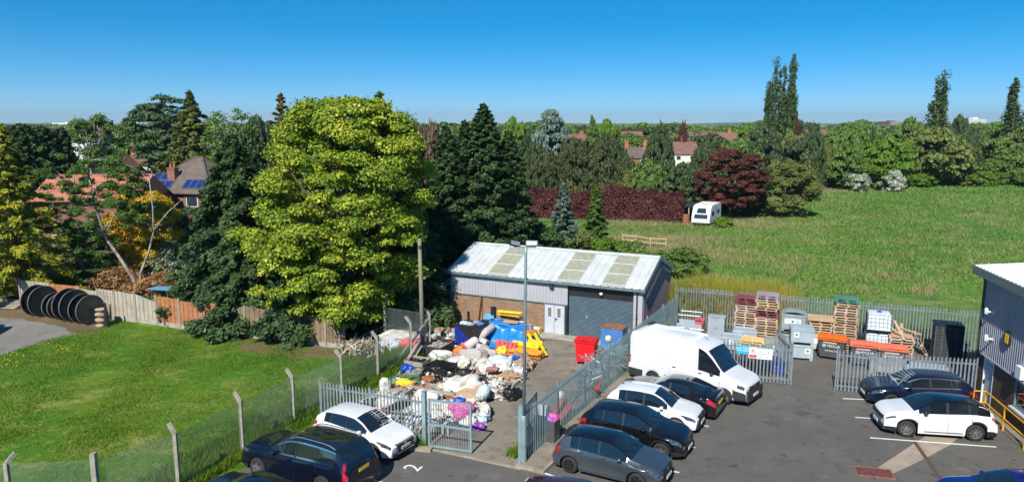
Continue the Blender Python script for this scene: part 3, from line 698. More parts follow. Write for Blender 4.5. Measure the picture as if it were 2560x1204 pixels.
def ring(mb, r, wd, z, y=-.012, n=24):
    for i in range(n):
        a, b = 2*math.pi*i/n, 2*math.pi*(i+1)/n
        mb.quad((r*math.cos(a), y, z+r*math.sin(a)), (r*math.cos(b), y, z+r*math.sin(b)), ((r-wd)*math.cos(b), y, z+(r-wd)*math.sin(b)), ((r-wd)*math.cos(a), y, z+(r-wd)*math.sin(a)))
def s_proh(t, w, h):
    plate_(t, w, h, M['label']); mb = MB(); ring(mb, .12, .02, .1); mb.beam((-.08,-.012,.18), (.08,-.012,.02), .003, .02, up=(0,1,0)); mb.build('prohibition_ring', M['redink'], t)
    mb = MB(); mb.box((0,-.011,.11), (.05,.004,.1)); mb.build('pictogram', M['ink'], t)
    mb = MB(); mb.box((0,-.011,-.17), (w*.8,.004,.16)); mb.build('text_band', M['redink'], t)
    text_mesh('lettering', 'NO\nSMOKING', .06, M['whiteink'], t, (0,-.016,-.17), (RX,0,0), .001)
def s_warn(txt):
    def f(t, w, h):
        plate_(t, w, h, M['label']); mb = MB(); P = [(-.13, .0), (.13, .0), (0, .22)]
        for i in range(3):
            a = P[i]; b = P[(i+1) % 3]; mb.beam((a[0],-.012,a[1]), (b[0],-.012,b[1]), .003, .018, up=(0,1,0))
        mb.box((0,-.012,.09), (.022,.003,.09)); mb.box((0,-.012,.028), (.022,.003,.02)); mb.build('triangle', M['ink'], t)
        text_mesh('lettering', txt, .065, M['ink'], t, (0,-.009,-.15), (RX,0,0), .001)
    return f
sign(1857, 1.62, .60, .42, 'cyan notice panel on the fence, first of the signs from the van', s_blue)
sign(1882, 1.50, .40, .56, 'white prohibition sign with red ring and red band on the fence', s_proh)
sign(1902, 1.48, .40, .54, 'white warning triangle sign next to the prohibition sign', s_warn('Danger\nkeep out'))
sign(1920, 1.48, .40, .54, 'white warning triangle sign nearest the yard opening', s_warn('Forklift\ntrucks'))

# chain link fence with cranked concrete posts
PH = 2.15
def bend_to_base(px, py, z=2.1): p = G(px, py, z); p.z = 0; return p
cl_pts = [bend_to_base(*p) for p in ((234,1150),(437,1085),(600,1004),(730,944),(851,893),(942,846),(1026,808),(1073,785))]
cl = thing('chain_link_fence', 'chain link fence on cranked concrete posts beside the lawn', 'fence', tuple(cl_pts[0]))
lm = M['conpost']
wire = mat('green_grey_wire', (.26,.31,.30), .5, .3, .15, 3)
def crank_post(parent, p, arm, h=PH):
    mb = MB(); w = .065; p = Vector((p.x, p.y, 0)); a = Vector(arm)
    mb.beam(p, p+Vector((0,0,h)), .13, .12); q = p+Vector((0,0,h-.03)); mb.beam(q, q+a*.34+Vector((0,0,.30)), .11, .12)
    o = mb.build('fence_post', lm, parent, world=True)
    return q+a*.34+Vector((0,0,.30))
def link_mesh(parent, A, B, h0=.03, h1=2.1, cell=.075, sag=0):
    A = Vector((A.x, A.y, 0)); B = Vector((B.x, B.y, 0)); L = (B-A).length; d = (B-A)/L; H = h1-h0; mb = MB(); n = Vector((-d.y, d.x, 0)); w = .0022
    k = int((L+H)/cell)
    for sgn in (1, -1):
        for i in range(k):
            s0 = -H + i*cell
            # line from (s0,h0) to (s0+H,h1), clipped to 0..L
            a = max(0, s0); b = min(L, s0+H)
            if b-a < .02: continue
            za, zb = a-s0, b-s0
            if sgn < 0: a, b = L-a, L-b
            p = A+d*a+Vector((0,0,h0+za))+n*(.002*sgn); q = A+d*b+Vector((0,0,h0+zb))+n*(.002*sgn)
            mb.beam(p, q, w*2, w*2)
    mb.build('wire_mesh', wire, parent, world=True)
    mb = MB()
    for z in (h0+.02, (h0+h1)/2, h1): mb = MB(); mb.beam(A+Vector((0,0,z)), B+Vector((0,0,z)), .007); mb.build('straining_wire', wire, parent, world=True)
tips = []
arml = Vector((-.82, .57, 0))
for i, p in enumerate(cl_pts):
    if i == 0:
        mb = MB(); mb.beam(p, p+Vector((0,0,2.35)), .16, .16); mb.build('fence_post', lm, cl, world=True); tips.append(p+Vector((0,0,2.35)))
    else: tips.append(crank_post(cl, p, arml if i != 7 else Vector((-.9,.3,0))))
for i in range(len(cl_pts)-1): link_mesh(cl, cl_pts[i], cl_pts[i+1])
mb = MB()
for a, b in zip(tips[1:-1], tips[2:]):
    for f in (0, -.14): mb.beam(a+Vector((0,0,f)), b+Vector((0,0,f)), .006)
mb.build('barbed_wire', wire, cl, world=True)
# diagonal stays at the far corner
q = cl_pts[-1]
mb = MB(); mb.beam(q+Vector((0,0,1.9)), q+Vector((-1.5,-1.9,.1)), .11); mb.build('stay', lm, cl, world=True)
mb = MB(); mb.beam(q+Vector((0,0,1.5)), q+Vector((-.7,-1.0,.1)), .10); mb.build('stay', M['dsteel'], cl, world=True)
# return leg to the left
c2 = thing('chain_link_fence', 'second chain link fence leaving the bottom left corner of the lawn', 'fence', tuple(cl_pts[0]))
w1 = bend_to_base(15, 1160); w2 = w1 + (w1-cl_pts[0])
for p in (w1, w2): crank_post(c2, p, (.6,.55,0))
link_mesh(c2, w2, w1); link_mesh(c2, w1, cl_pts[0])
# third leg behind, joining the far corner
c3 = thing('chain_link_fence', 'short chain link fence in the tree shade left of the timber pole', 'fence', tuple(cl_pts[-1]))
r1 = PX(963, 40.5); r2 = PX(905, 40.8)
for p in (r1,): crank_post(c3, p, (.5,.6,0), 2.4)
link_mesh(c3, r1, cl_pts[-1], h1=2.1)
# timber panel fence
tf = [(55,765),(92,771),(130,777),(205,787),(250,793),(290,799),(342,805),(395,812),(452,821),(508,828),(565,836),(615,842),(678,851),(752,859),(815,866),(862,870)]
kinds = ['fencegrey','fencegrey','fenceorange','fencegrey','fencegrey','fencegrey','fencegrey','fenceorange','fenceorange','fenceorange','fencedark','fencedark','fencedark','fencedark','fencedark']
lab = 'timber panel fence with concrete posts, grey then orange boards, behind the lawn'
P0 = G(*tf[0]); t = thing('panel_fence', lab, 'fence', tuple(P0))
rnd = random.Random(5)
for i in range(len(tf)-1):
    a = G(*tf[i]); b = G(*tf[i+1]); d = (b-a).normalized(); n = Vector((-d.y, d.x, 0)); L = (b-a).length
    hl = 1.85 + rnd.uniform(-.08,.08); hr_ = hl + rnd.uniform(-.12,.06)
    if i == 6: hr_ = 1.45; 
    mb = MB(); grav = .28
    mb.beam(a+d*.05+Vector((0,0,grav/2)), b-d*.05+Vector((0,0,grav/2)), .05, grav); mb.build('gravel_board', M['concrete'], t, world=True)
    mb = MB(); nb = 9
    for k in range(nb):   # horizontal lapped boards
        f0, f1 = k/nb, (k+1)/nb+.01
        za, zb = grav+(hl-grav)*f0, grav+(hl-grav)*f1; zc, zd = grav+(hr_-grav)*f0, grav+(hr_-grav)*f1
        o0, o1 = -n*.025, -n*.008
        vs = [a+d*.07+o0+Vector((0,0,za)), b-d*.07+o0+Vector((0,0,zc)), b-d*.07+o1+Vector((0,0,zd)), a+d*.07+o1+Vector((0,0,zb))]
        mb.add(vs + [v+n*.02 for v in vs], [(0,1,2,3), (7,6,5,4), (3,2,6,7), (0,4,5,1)])
    mb.build('fence_panel', M[kinds[i]], t, world=True)
    mb = MB()
    for k in range(1, 5):
        x = L*k/5; hh = hl+(hr_-hl)*k/5; mb.beam(a+d*x-n*.035+Vector((0,0,grav)), a+d*x-n*.035+Vector((0,0,hh-.02)), .03, .025)
    mb.build('battens', M[kinds[i]], t, world=True)
for i, p in enumerate(tf):
    p = G(*p); mb = MB(); mb.beam(p-Vector((0,.03,0)), p-Vector((0,.03,0))+Vector((0,0,1.95)), .11, .11); mb.build('fence_post', M['conpost'], t, world=True)
# far-left concrete post and leaning panel
for (px, py, pt, l) in ((17,752,690,'short pale concrete post at the end of the track'),):
    p = G(px, py); t = thing('concrete_post', l, 'post', tuple(p)); mb = MB(); mb.b2(-.07,.07,-.07,.07,0,HB(px,py,pt)); mb.build('shaft', M['conpost'], t)
    mb = MB(); mb.add([(-.07,-.07,0),(.07,-.07,0),(.07,.07,0),(-.07,.07,0),(0,0,.06)], [(0,1,4),(1,2,4),(2,3,4),(3,0,4)]); o = mb.build('cap', M['conpost'], t); o.location.z = HB(px,py,pt)
p = G(20, 768); t = thing('fallen_fence_panel', 'grey fence panel lying on the soil at the end of the track', 'fence panel', tuple(p), math.radians(-10))
mb = MB()
for k in range(6): mb.beam((-1.4,-.5+k*.2,.1+k*.06), (1.1,-.5+k*.2,.1+k*.06), .18, .03)
mb.build('boards', M['fencegrey'], t); mb = MB()
for x in (-1.1, 0, .9): mb.beam((x,-.55,.11), (x,.6,.46), .05, .04)
mb.build('battens', M['fencegrey'], t)
# leaning timber props near the corner
for (a, b, l) in (((985,962),(1047,893),'long grey timber prop leaning up from the yard edge'),):
    p = G(*a); q = G(*b); t = thing('timber_beam', l, 'timber', tuple(p)); mb = MB()
    mb.beam(p+Vector((0,0,.1)), q+Vector((0,0,.9)), .16, .06); mb.build('plank', M['woodgrey'], t, world=True)
    mb = MB(); mb.beam(p+Vector((.25,0,.1)), q+Vector((.2,-.1,.7)), .09, .06); mb.build('batten', M['woodgrey'], t, world=True)
# timber pole
p = G(1057, 880); hp = ZP(596, p.y); t = thing('timber_pole', 'tall mossy timber pole in front of the trees by the store', 'pole', tuple(p))
mb = MB(); mb.tube([(0,0,0), (-.02,0,hp*.5), (-.06,0,hp)], [.13,.115,.095], 10); mb.build('shaft', M['pole'], t, smooth=True)
mb = MB(); mb.box((-.05,-.1,hp*.93),(.12,.05,.18)); mb.build('bracket', M['dsteel'], t)
# lamp column
p = G(1309, 1158); hl = ZP(616, p.y)-.02; t = thing('lamp_post', 'tall grey lamp column with two black floodlights', 'lamp post', tuple(p))
mb = MB(); mb.tube([(0,0,0.09), (0,0,1.75), (0,0,1.86), (.0,0,1.9)], [.11,.11,.09,.07], 14); mb.build('base_tube', M['galvgreen'], t, smooth=False)
mb = MB(); mb.tube([(0,0,1.9), (.06,0,hl-.25), (.06,0,hl)], [.062,.05,.05], 12); mb.build('shaft', M['galvgreen'], t, smooth=True)
mb = MB(); mb.tube([(0,0,0.0), (0,0,.1)], [.125,.115], 14); mb.build('foot_collar', M['black'], t)
mb = MB(); mb.beam((-.32,0,hl), (.42,0,hl), .05, .04); mb.build('cross_arm', M['galv'], t)
for (cx, rot, w) in ((-.33, math.radians(35), .42), (.27, math.radians(-5), .42)):
    R = Matrix.Rotation(rot, 3, 'Z') @ Matrix.Rotation(math.radians(-28), 3, 'X') @ Matrix.Rotation(math.radians(18 if cx < 0 else 0), 3, 'Y')
    mb = MB(); mb.box((cx, .0, hl+.13), (w, .08, .2), R)
    for kk in range(7): mb.box(Vector((cx,0,hl+.13)) + R @ Vector((-.17+kk*.057, .06, 0)), (.012,.05,.17), R)
    f = mb.build('floodlight', M['black'], t); mb = MB(); mb.box(Vector((cx,0,hl+.13)) + R @ Vector((0,-.045,0)), (w*.86,.01,.15), R); mb.build('lens', M['floodglass'], f)
    mb = MB(); mb.beam((cx,0,hl), (cx,.02,hl+.06), .05); mb.build('bracket', M['dsteel'], f)
# cable across the lawn (overhead wire from the corner pole), two catenary points
a = Vector(G(1057,880)); a.z = 5.2
# post and rail fence in the field
pr = [(1556,604,586),(1588,606,587),(1625,612,592),(1664,614,596)]
t = thing('post_and_rail_fence', 'short pale post and rail fence in the rough grass behind the store', 'fence', tuple(G(1556,612)))
base = [G(x, yb+8) for x, yb, yt in pr]
for q in base: mb = MB(); mb.beam(q, q+Vector((0,0,1.15)), .13, .1); mb.build('fence_post', M['wood'], t, world=True)
for z in (.55, 1.02): 
    mb = MB(); [mb.beam(u+Vector((0,0,z)), v+Vector((0,0,z)), .05, .12) for u, v in zip(base[:-1], base[1:])]; mb.build('rail', M['wood'], t, world=True)
# ================= VEHICLES =================
def hermite(pts):
    xs = np.array([p[0] for p in pts], float); ys = np.array([p[1] for p in pts], float)
    h = np.diff(xs); dl = np.diff(ys)/h; m = np.zeros(len(xs)); m[0] = dl[0]; m[-1] = dl[-1]
    for i in range(1, len(xs)-1):
        m[i] = 0 if dl[i-1]*dl[i] <= 0 else 2*dl[i-1]*dl[i]/(dl[i-1]+dl[i])
    def f(x):
        x = min(max(x, xs[0]), xs[-1]); i = min(int(np.searchsorted(xs, x, side='right'))-1, len(h)-1); i = max(i, 0)
        t = (x-xs[i])/h[i]; a = 2*t**3-3*t**2+1; b = t**3-2*t**2+t; c = -2*t**3+3*t**2; d = t**3-t**2
        return float(a*ys[i]+b*h[i]*m[i]+c*ys[i+1]+d*h[i]*m[i+1])
    return f
def car(name, label, cat, loc, rz, S, group=None):
    """S: L W H R top belt fw rw ws(screen) rwn(rear screen) side(list of windows) paint roof ..."""
    L, W, H, R = S['L'], S['W'], S['H'], S['R']
    top = hermite(S['top']); belt = hermite(S['belt']); fw, rw = S['fw'], S['rw']; sill = S.get('sill', .2)
    yr = S.get('roofw', .66)*W/2; fend = S.get('fend', .30); rend = S.get('rend', .2); blg = S.get('bulge', .07)
    nose = S.get('nose', .17); tailn = S.get('tail', .10); Ra = R+.055; waist = S.get('waist', .0)
    def hw(s):
        return W/2*(1 - nose*max(0, 1-s/.75)**2.4 - tailn*max(0, 1-(L-s)/.6)**2.4)
    def ringc(s):
        w = hw(s); B = belt(s); T = max(top(s), B+.02); c = min(max((T-B)/(H-B), 0), 1)
        zb = sill
        if s < .5: zb = sill + (.04*(1-s/.5))
        arch = 0
        for sw in (fw, rw):
            dx = abs(s-sw)
            if dx < Ra: zb = max(zb, R+.0+math.sqrt(Ra*Ra-dx*dx)-.0); 
        P = [(.50*W/2, zb)]
        for f, k in ((0,.975),(.1,1.0),(.3,.992),(.5,.985-waist*.5),(.72,.99),(.88,.965),(1,.925)):
            P.append((w*k, zb+f*(B-zb)))
        P.append((w*.89, B+.015))                                       # 8 glass base
        c2 = c**.8
        ygt = (w*.83)*(1-c2) + (yr+.04)*c2; P.append((ygt, B+.015+(T-B-.03)*.88))   # 9 glass top
        y10 = (w*.76)*(1-c2) + (yr-.05)*c2; zt = T-.035*c-.012; P.append((y10, zt))        # 10 cant rail
        for q in (.78, .5, .25, 0): P.append((y10*q, zt + (T-zt)*(1-q*q)))
        return P
    NR = 15
    def surf(s, t, side=1, off=0.0):
        P = ringc(s); i = min(int(t), NR-2); f = t-i
        y = P[i][0]*(1-f)+P[i+1][0]*f; z = P[i][1]*(1-f)+P[i+1][1]*f
        e = math.exp(-((z-.48)/.25)**2)*blg
        x = L/2 - s
        if s < .5: x += e*(1-s/.5) - (max(0, 1-s/.5)**2)*.10*(abs(y)/(W/2))**2.5
        if L-s < .4: x -= e*(1-(L-s)/.4)
        return Vector((x, side*(y+off*.8), z+(off if t > 9 else off*.15)))
    ss = set(np.round(np.arange(0, L+.001, .085), 3)); ss |= {L, 0, .03, .06, L-.03, L-.06}
    for sw in (fw, rw):
        for k in range(-9, 10): ss.add(round(sw+Ra*math.sin(k/9*math.pi/2), 4))
        ss.add(round(sw-Ra-.004, 4)); ss.add(round(sw+Ra+.004, 4))
    for a, b in S['side']+[S['ws'], S['rwn']]: ss.add(a); ss.add(b)
    for a in S.get('seams', []): ss.add(a)
    ss = sorted(x for x in ss if 0 <= x <= L); st = [ss[0]]
    for x in ss[1:]:
        if x-st[-1] > .006: st.append(x)
        elif any(abs(x-e) < 1e-6 for ab in S['side']+[S['ws'], S['rwn']] for e in ab): st[-1] = x
    t = thing(name, label, cat, (loc[0], loc[1], loc[2] if len(loc) > 2 else .012), rz, group)
    pm = S['paint']; rm = S.get('roofpaint', pm)
    grp = {}
    def put(key, m, quad):
        grp.setdefault(key, (MB(), m)); mb = grp[key][0]; mb.add(quad, [(0,1,2,3)] if len(quad) == 4 else [(0,1,2)])
    seams = sorted(S.get('seams', []))
    rmin, rmax = S['ws'][0]+ (S['ws'][1]-S['ws'][0]), S['rwn'][0]
    verts = {}
    def V_(i, j, sd):
        k = (i, j, sd); 
        if k not in verts: verts[k] = surf(st[i], j, sd)
        return verts[k]
    for i in range(len(st)-1):
        sm = (st[i]+st[i+1])/2
        for j in range(NR-1):
            key, m = 'body', pm
            if j == 8:
                for wi, (a, b) in enumerate(S['side']):
                    if a <= sm <= b: key, m = 'side_window%d' % wi, M['glass']
            elif j >= 10 and S['ws'][0] <= sm <= S['ws'][1]: key, m = 'windscreen', M['glass']
            elif j >= 10 and S['rwn'][0] <= sm <= S['rwn'][1]: key, m = 'rear_window', M['glass']
            elif j >= 9 and S['ws'][0] < sm < S['rwn'][1] and rm is not pm: key, m = 'roof', rm
            elif j >= 10 and S['ws'][1] < sm < S['rwn'][0]: key, m = 'roof', rm
            elif 1 <= j <= 7 and len(seams) >= 3 and seams[0] < sm < seams[-1]:
                for q in range(len(seams)-1):
                    if seams[q] < sm < seams[q+1]: key = 'door%d' % q
            if j <= 2 and S.get('cladding') and key == 'body': m = M['black']; key = 'wheel_arch_trim'
            for sd in (1, -1):
                q = [V_(i, j, sd), V_(i+1, j, sd), V_(i+1, j+1, sd), V_(i, j+1, sd)]
                if sd < 0: q = q[::-1]
                kk = key if (key in ('body','windscreen','rear_window','roof','wheel_arch_trim')) else key+('L' if sd > 0 else 'R')
                put(kk, m, q)
    for i in (0, len(st)-1):     # nose and tail faces
        for j in range(NR-1):
            q = [V_(i, j, 1), V_(i, j+1, 1), V_(i, j+1, -1), V_(i, j, -1)]
            if i: q = q[::-1]
            put('body', pm, q)
    doors = {}
    for key in sorted(grp):
        mb, m = grp[key]
        nm = ''.join(ch for ch in key if not ch.isdigit()); nm = nm[:-1] if nm[-1] in 'LR' else nm
        # weld
        idx = {}; nv = []; nf = []
        for f in mb.f:
            g = []
            for k in f:
                co = tuple(round(c, 4) for c in mb.v[k])
                if co not in idx: idx[co] = len(nv); nv.append(co)
                g.append(idx[co])
            g2 = []
            [g2.append(x) for x in g if x not in g2]
            if len(g2) > 2: nf.append(tuple(g2))
        mb.v, mb.f = nv, nf
        o = mb.build(nm, m, t, smooth=True)
        if nm == 'door': doors[key] = o
        if hasattr(o.data, 'set_sharp_from_angle'): o.data.set_sharp_from_angle(angle=math.radians(38))
    # solid dark block added to keep light out below and behind the wheels
    mb = MB(); mb.b2(-L/2+.12, L/2-.16, -W/2*.52, W/2*.52, sill-.02, min(H*.55, .7)); mb.build('underbody_block', M['black'], t)
    def patch(nm, m, s0, s1, t0, t1, off=.006, sides=(1,-1), ns=8, nt=5, parent=None):
        out = []
        for sd in sides:
            mb = MB(); vs = [surf(s0+(s1-s0)*i/ns, t0+(t1-t0)*j/nt, sd, off) for i in range(ns+1) for j in range(nt+1)]
            fs = [(i*(nt+1)+j, (i+1)*(nt+1)+j, (i+1)*(nt+1)+j+1, i*(nt+1)+j+1) for i in range(ns) for j in range(nt)]
            if sd < 0: fs = [f[::-1] for f in fs]
            mb.add(vs, fs); out.append(mb.build(nm, m, parent or t, smooth=True))
        return out
    hx = L/2
    # door seams and handles
    for k in seams: 
        patch('door_seam', M['ink'], k-.007, k+.007, 1.2, 8, .003, nt=8, ns=1)
    if len(seams) >= 3:
        for q in range(len(seams)-1):
            e = seams[q+1]-.2 if q < 2 else seams[q+1]-.12
            for sd, ky in ((1, 'L'), (-1, 'R')):
                p = surf(e, 6.2, sd, .02); mb = MB(); mb.beam(p+Vector((.10,0,0)), p-Vector((.09,0,0)), .03, .035); mb.build('door_handle', S.get('handle', pm), doors.get('door%d%s' % (q, ky), t))
    # lamps
    hl = S.get('headlamp', (.04, .62, 5.3, 7.0)); patch('headlight', M['lampglass'], *hl, off=.008)
    tl = S.get('taillamp', (L-.32, L-.01, 5.6, 7.3)); patch('tail_light', M['lampred'], *tl, off=.008)
    # front: grille, intake, plate ; rear: plate, bumper insert
    zg = S.get('grille', (.52, .72, .42)); fx = lambda z: hx + blg*math.exp(-((z-.48)/.25)**2)
    mb = MB(); z0, z1, w_ = zg; mb.add([(fx(z0)+.012, -w_*.9, z0), (fx(z0)+.012, w_*.9, z0), (fx(z1)+.012, w_, z1), (fx(z1)+.012, -w_, z1), (fx(z0)-.2, -w_*.9, z0), (fx(z0)-.2, w_*.9, z0), (fx(z1)-.2, w_, z1), (fx(z1)-.2, -w_, z1)], [(0,1,2,3),(4,7,6,5),(0,4,5,1),(3,2,6,7),(0,3,7,4),(1,5,6,2)])
    gr_ = mb.build('grille', M['black'], t)
    mb = MB(); mb.b2(hx-.1, fx(.3)+.01, -W*.36, W*.36, .24, .36); mb.build('air_intake', M['black'], t)
    if S.get('gframe'):
        mb = MB(); z0g, z1g = z0, z1; x0g, x1g = fx(z0)+.02, fx(z1)+.02
        for p_, q_ in (((x0g,-w_*.9,z0g),(x0g,w_*.9,z0g)),((x0g,w_*.9,z0g),(x1g,w_,z1g)),((x1g,w_,z1g),(x1g,-w_,z1g)),((x1g,-w_,z1g),(x0g,-w_*.9,z0g))): mb.beam(p_, q_, .03)
        mb.build('grille_frame', M['chrome'], gr_)
    if S.get('badge', True):
        mb = MB(); mb.cyl((fx(z1)+.01,0,z1-.06), (fx(z1)+.03,0,z1-.06), .055, .05, 12); mb.build('badge', M['chrome'], gr_)
    zp = S.get('platez', .42)
    for (x, m, txt, zz, rr, nmp) in ((fx(zp)+.03, M['plate'], S.get('reg'), zp, math.pi/2, 'number_plate'), (-fx(S.get('rplatez', .78)) - .02, M['platey'], S.get('reg'), S.get('rplatez', .78), -math.pi/2, 'number_plate')):
        mb = MB(); mb.box((x, 0, zz), (.02, .52, .112)); po = mb.build(nmp, m, t)
        if txt: text_mesh('plate_lettering', txt, .115, M['ink'], po, (x+(.012 if x > 0 else -.012), 0, zz), (math.pi/2, 0, rr), .001)
    mb = MB(); mb.b2(-fx(.3)-.01, -hx+.1, -W*.36, W*.36, .22, .36); mb.build('bumper_insert', M['black'], t)
    # mirrors
    sm_ = S['side'][0][0]+S.get('mirrdx', .22)
    for sd in (1, -1):
        p = surf(sm_, 8, sd); mb = MB()
        mb.lathe([(0,-.1),(.055,-.085),(.075,-.02),(.075,.06),(.06,.1),(0,.1)], (p.x, p.y+sd*.12, p.z+.07), axis='x', n=10)
        for i, v in enumerate(mb.v): mb.v[i] = (p.x+.0+(v[0]-p.x)*.75, p.y+sd*.12+(v[1]-(p.y+sd*.12))*1.45, v[2])
        mb.beam((p.x, p.y-sd*.02, p.z+.02), (p.x, p.y+sd*.1, p.z+.04), .05)
        mb.build('wing_mirror', S.get('mirror', pm), t, smooth=True)
    # wheels
    for sw in (fw, rw):
        for sd in (1, -1):
            yc = sd*(W/2*.985-.115); st_ = S.get('steer', 0) if sw == fw else 0
            Rm = rotz(st_)
            w = thing('wheel', None, None, (hx-sw, yc, R-.002)); w.parent = t; w.rotation_euler = (0,0,st_)
            wd = .11
            mb = MB(); mb.lathe([(R*.62,-wd),(R*.93,-wd),(R,-wd*.75),(R,wd*.75),(R*.93,wd),(R*.66,wd)], axis='y', n=26); mb.build('tyre', M['rubber'], w, smooth=True)
            rm_ = S.get('rim', M['alloy']); yo = sd*wd*.72
            mb = MB(); mb.lathe([(R*.70, sd*wd*.98),(R*.64, sd*wd*.95),(R*.60, sd*wd*.5),(R*.60, -sd*wd*.2)], axis='y', n=26)
            nsp = S.get('spokes', 5)
            if nsp:
                for k in range(nsp):
                    a = 2*math.pi*k/nsp+.3
                    c_, s_ = math.cos(a), math.sin(a); c2, s2 = math.cos(a+S.get('spk', .22)), math.sin(a+S.get('spk', .22)); c3, s3 = math.cos(a-S.get('spk', .22)), math.sin(a-S.get('spk', .22))
                    mb.beam((R*.08*c_, yo, R*.08*s_), (R*.63*c2, sd*wd*.8, R*.63*s2), R*.09, .03, up=(0,1,0)); mb.beam((R*.08*c_, yo, R*.08*s_), (R*.63*c3, sd*wd*.8, R*.63*s3), R*.09, .03, up=(0,1,0))
            mb.cyl((0, yo-.03, 0), (0, yo+.02*sd+.0, 0), R*.15, R*.13, 10)
            rim = mb.build('rim', rm_, w, smooth=False)
            mb = MB(); mb.cyl((0, sd*wd*.15, 0), (0, sd*wd*.3, 0), R*.61, R*.61, 20); 
            mb.build('backing_disc', M['dsteel'] if nsp else rm_, w)  # dark backing disc that fills the wheel behind the spokes
    if S.get('rails'):
        for sd in (1, -1):
            mb = MB(); a, b = S['rails']; pts = []
            for k in range(9):
                s = a+(b-a)*k/8; p = surf(s, 10, sd); h = .055 if 0 < k < 8 else .0
                pts.append((p.x, p.y, p.z+.015+h))
            mb.path(pts, .02, 6); mb.build('roof_rail', S.get('railmat', M['alloy']), t)
    if S.get('fin', True):
        p = surf(S['rwn'][0]-.18, 14); mb = MB(); mb.add([(p.x+.09,0,p.z-.005), (p.x-.07,.02,p.z-.005), (p.x-.07,-.02,p.z-.005), (p.x-.07,0,p.z+.07)], [(0,1,3),(0,3,2),(1,2,3)]); mb.build('aerial_fin', M['black'], t)
    if S.get('spoiler'):
        mb = MB(); a = S['rwn'][0]; p0 = surf(a-.02, 10); p1 = surf(a-.02, 14)
        mb.add([(p0.x+.06, -p0.y, p0.z+.0), (p0.x+.06, p0.y, p0.z), (p0.x-.2, p0.y*.93, p0.z-.015), (p0.x-.2, -p0.y*.93, p0.z-.015), (p1.x+.06, 0, p1.z+.012), (p1.x-.22, 0, p1.z-.0)], [(0,4,5,3),(4,1,2,5),(0,3,2,1)]); mb.build('spoiler', S['spoiler'], t)
    if S.get('chromeline'):
        for a, b in S['side']: patch('window_trim', M['chrome'], a, b, 7.95, 8.12, .006, nt=1)
        patch('window_trim', M['chrome'], S['side'][0][0]+.2, S['side'][-1][1], 8.92, 9.05, .006, nt=1)
    if S.get('bpillar', True):
        for (a, b), (c, d) in zip(S['side'][:-1], S['side'][1:]): patch('window_pillar', M['black'], b, c, 8.0, 9.0, .004, nt=2, ns=2)
    if S.get('wiper', True):
        s0 = S['ws'][0]+.05; 
        for yy in (-.1, .45):
            p = surf(s0+.02, 13); q = surf(s0+.28, 12); mb = MB(); mb.beam((p.x, yy, p.z+.02), (q.x, yy-.35, q.z+.035), .02, .015); mb.build('wiper', M['black'], t)
    t['_'] = 0; del t['_']
    return t, surf, patch

def place_by_wheel(px, py, heading, S, near, side):
    """ground point of one tyre seen in the photo -> car origin. near: 'f' or 'r', side: +1 left, -1 right of the car"""
    p = G(px, py); s = S['fw'] if near == 'f' else S['rw']
    lx = S['L']/2 - s; ly = side*(S['W']/2*.985-.03)
    c, sn = math.cos(heading), math.sin(heading)
    return (p.x - (lx*c - ly*sn), p.y - (lx*sn + ly*c), .012)
def head(p, q):
    a, b = G(*p), G(*q); return math.atan2(b.y-a.y, b.x-a.x)

P_white = paint('white', (.72,.73,.74)); P_van = paint('van_white', (.70,.71,.72), .3)
P_grey = paint('grey', (.12,.145,.17), .3, .7); P_black = paint('black', (.006,.006,.008), .15, 0, .7); P_navy = paint('navy', (.007,.010,.026), .18, .3)
P_darkblue = paint('dark_blue', (.010,.017,.045), .28, .4, .35); P_blue = paint('blue', (.010,.014,.20), .2, .3); P_wine = paint('wine', (.09,.012,.022), .22, .5)
def hatch(L=4.0, W=1.74, H=1.46, wb=2.56, R=.31, fo=.80, bz=.93, hood=.78, **k):
    fw = fo; rw = fo+wb; c = L/4.0
    S = dict(L=L, W=W, H=H, R=R, fw=fw, rw=rw, sill=.2,
        top=[(0,hood-.16),(.05,hood-.06),(.3,hood+.09),(.75*c,hood+.17),(1.05*c,hood+.22),(1.55*c,H-.16),(1.95*c,H-.02),(2.4*c,H),(3.0*c,H-.03),(3.5*c,H-.10),(3.62*c,H-.16),(3.9*c,bz+.10),(3.97*c,bz-.02),(L,bz-.16)],
        belt=[(0,hood-.2),(.05,hood-.12),(.35,hood-.0),(.9,hood+.06),(1.3*c,bz-.03),(2.2*c,bz),(3.2*c,bz+.04),(3.8*c,bz+.0),(L,bz-.24)],
        ws=(1.06*c,1.86*c), rwn=(3.60*c,3.90*c), side=[(1.22*c,2.22*c),(2.30*c,3.02*c),(3.06*c,3.38*c)], seams=[1.18*c,2.26*c,3.1*c])
    S.update(k); return S
hd_row = head((1425,1181),(1590,1223)); print('row heading', math.degrees(hd_row))
S = hatch(3.99, 1.78, 1.47, 2.55, .31, paint=P_grey, rim=M['alloyd'], roofpaint=P_black, spoiler=M['black'], taillamp=(3.72,3.985,5.6,7.2), reg='SK21 FAB'[:0] or None)
c1 = car('parked_car', 'metallic grey hatchback, nearest whole car of the row by the side fence', 'car', place_by_wheel(1423,1182,hd_row,S,'r',-1), hd_row, S, 'cars parked along the side fence')
S = hatch(4.19, 1.80, 1.54, 2.59, .33, bz=1.0, hood=.86, paint=P_black, chromeline=False, rim=M['alloy'], cladding=True)
c2_ = car('parked_car', 'glossy black crossover between the grey and the white hatchback', 'car', place_by_wheel(1651,1149,hd_row,S,'f',-1), hd_row, S, 'cars parked along the side fence')
S = hatch(3.94, 1.74, 1.50, 2.56, .32, paint=P_white, rim=M['alloyd'], handle=P_white)
c3_ = car('parked_car', 'white hatchback between the black crossover and the black saloon', 'car', place_by_wheel(1688,1083,hd_row,S,'f',-1), hd_row+math.radians(1), S, 'cars parked along the side fence')
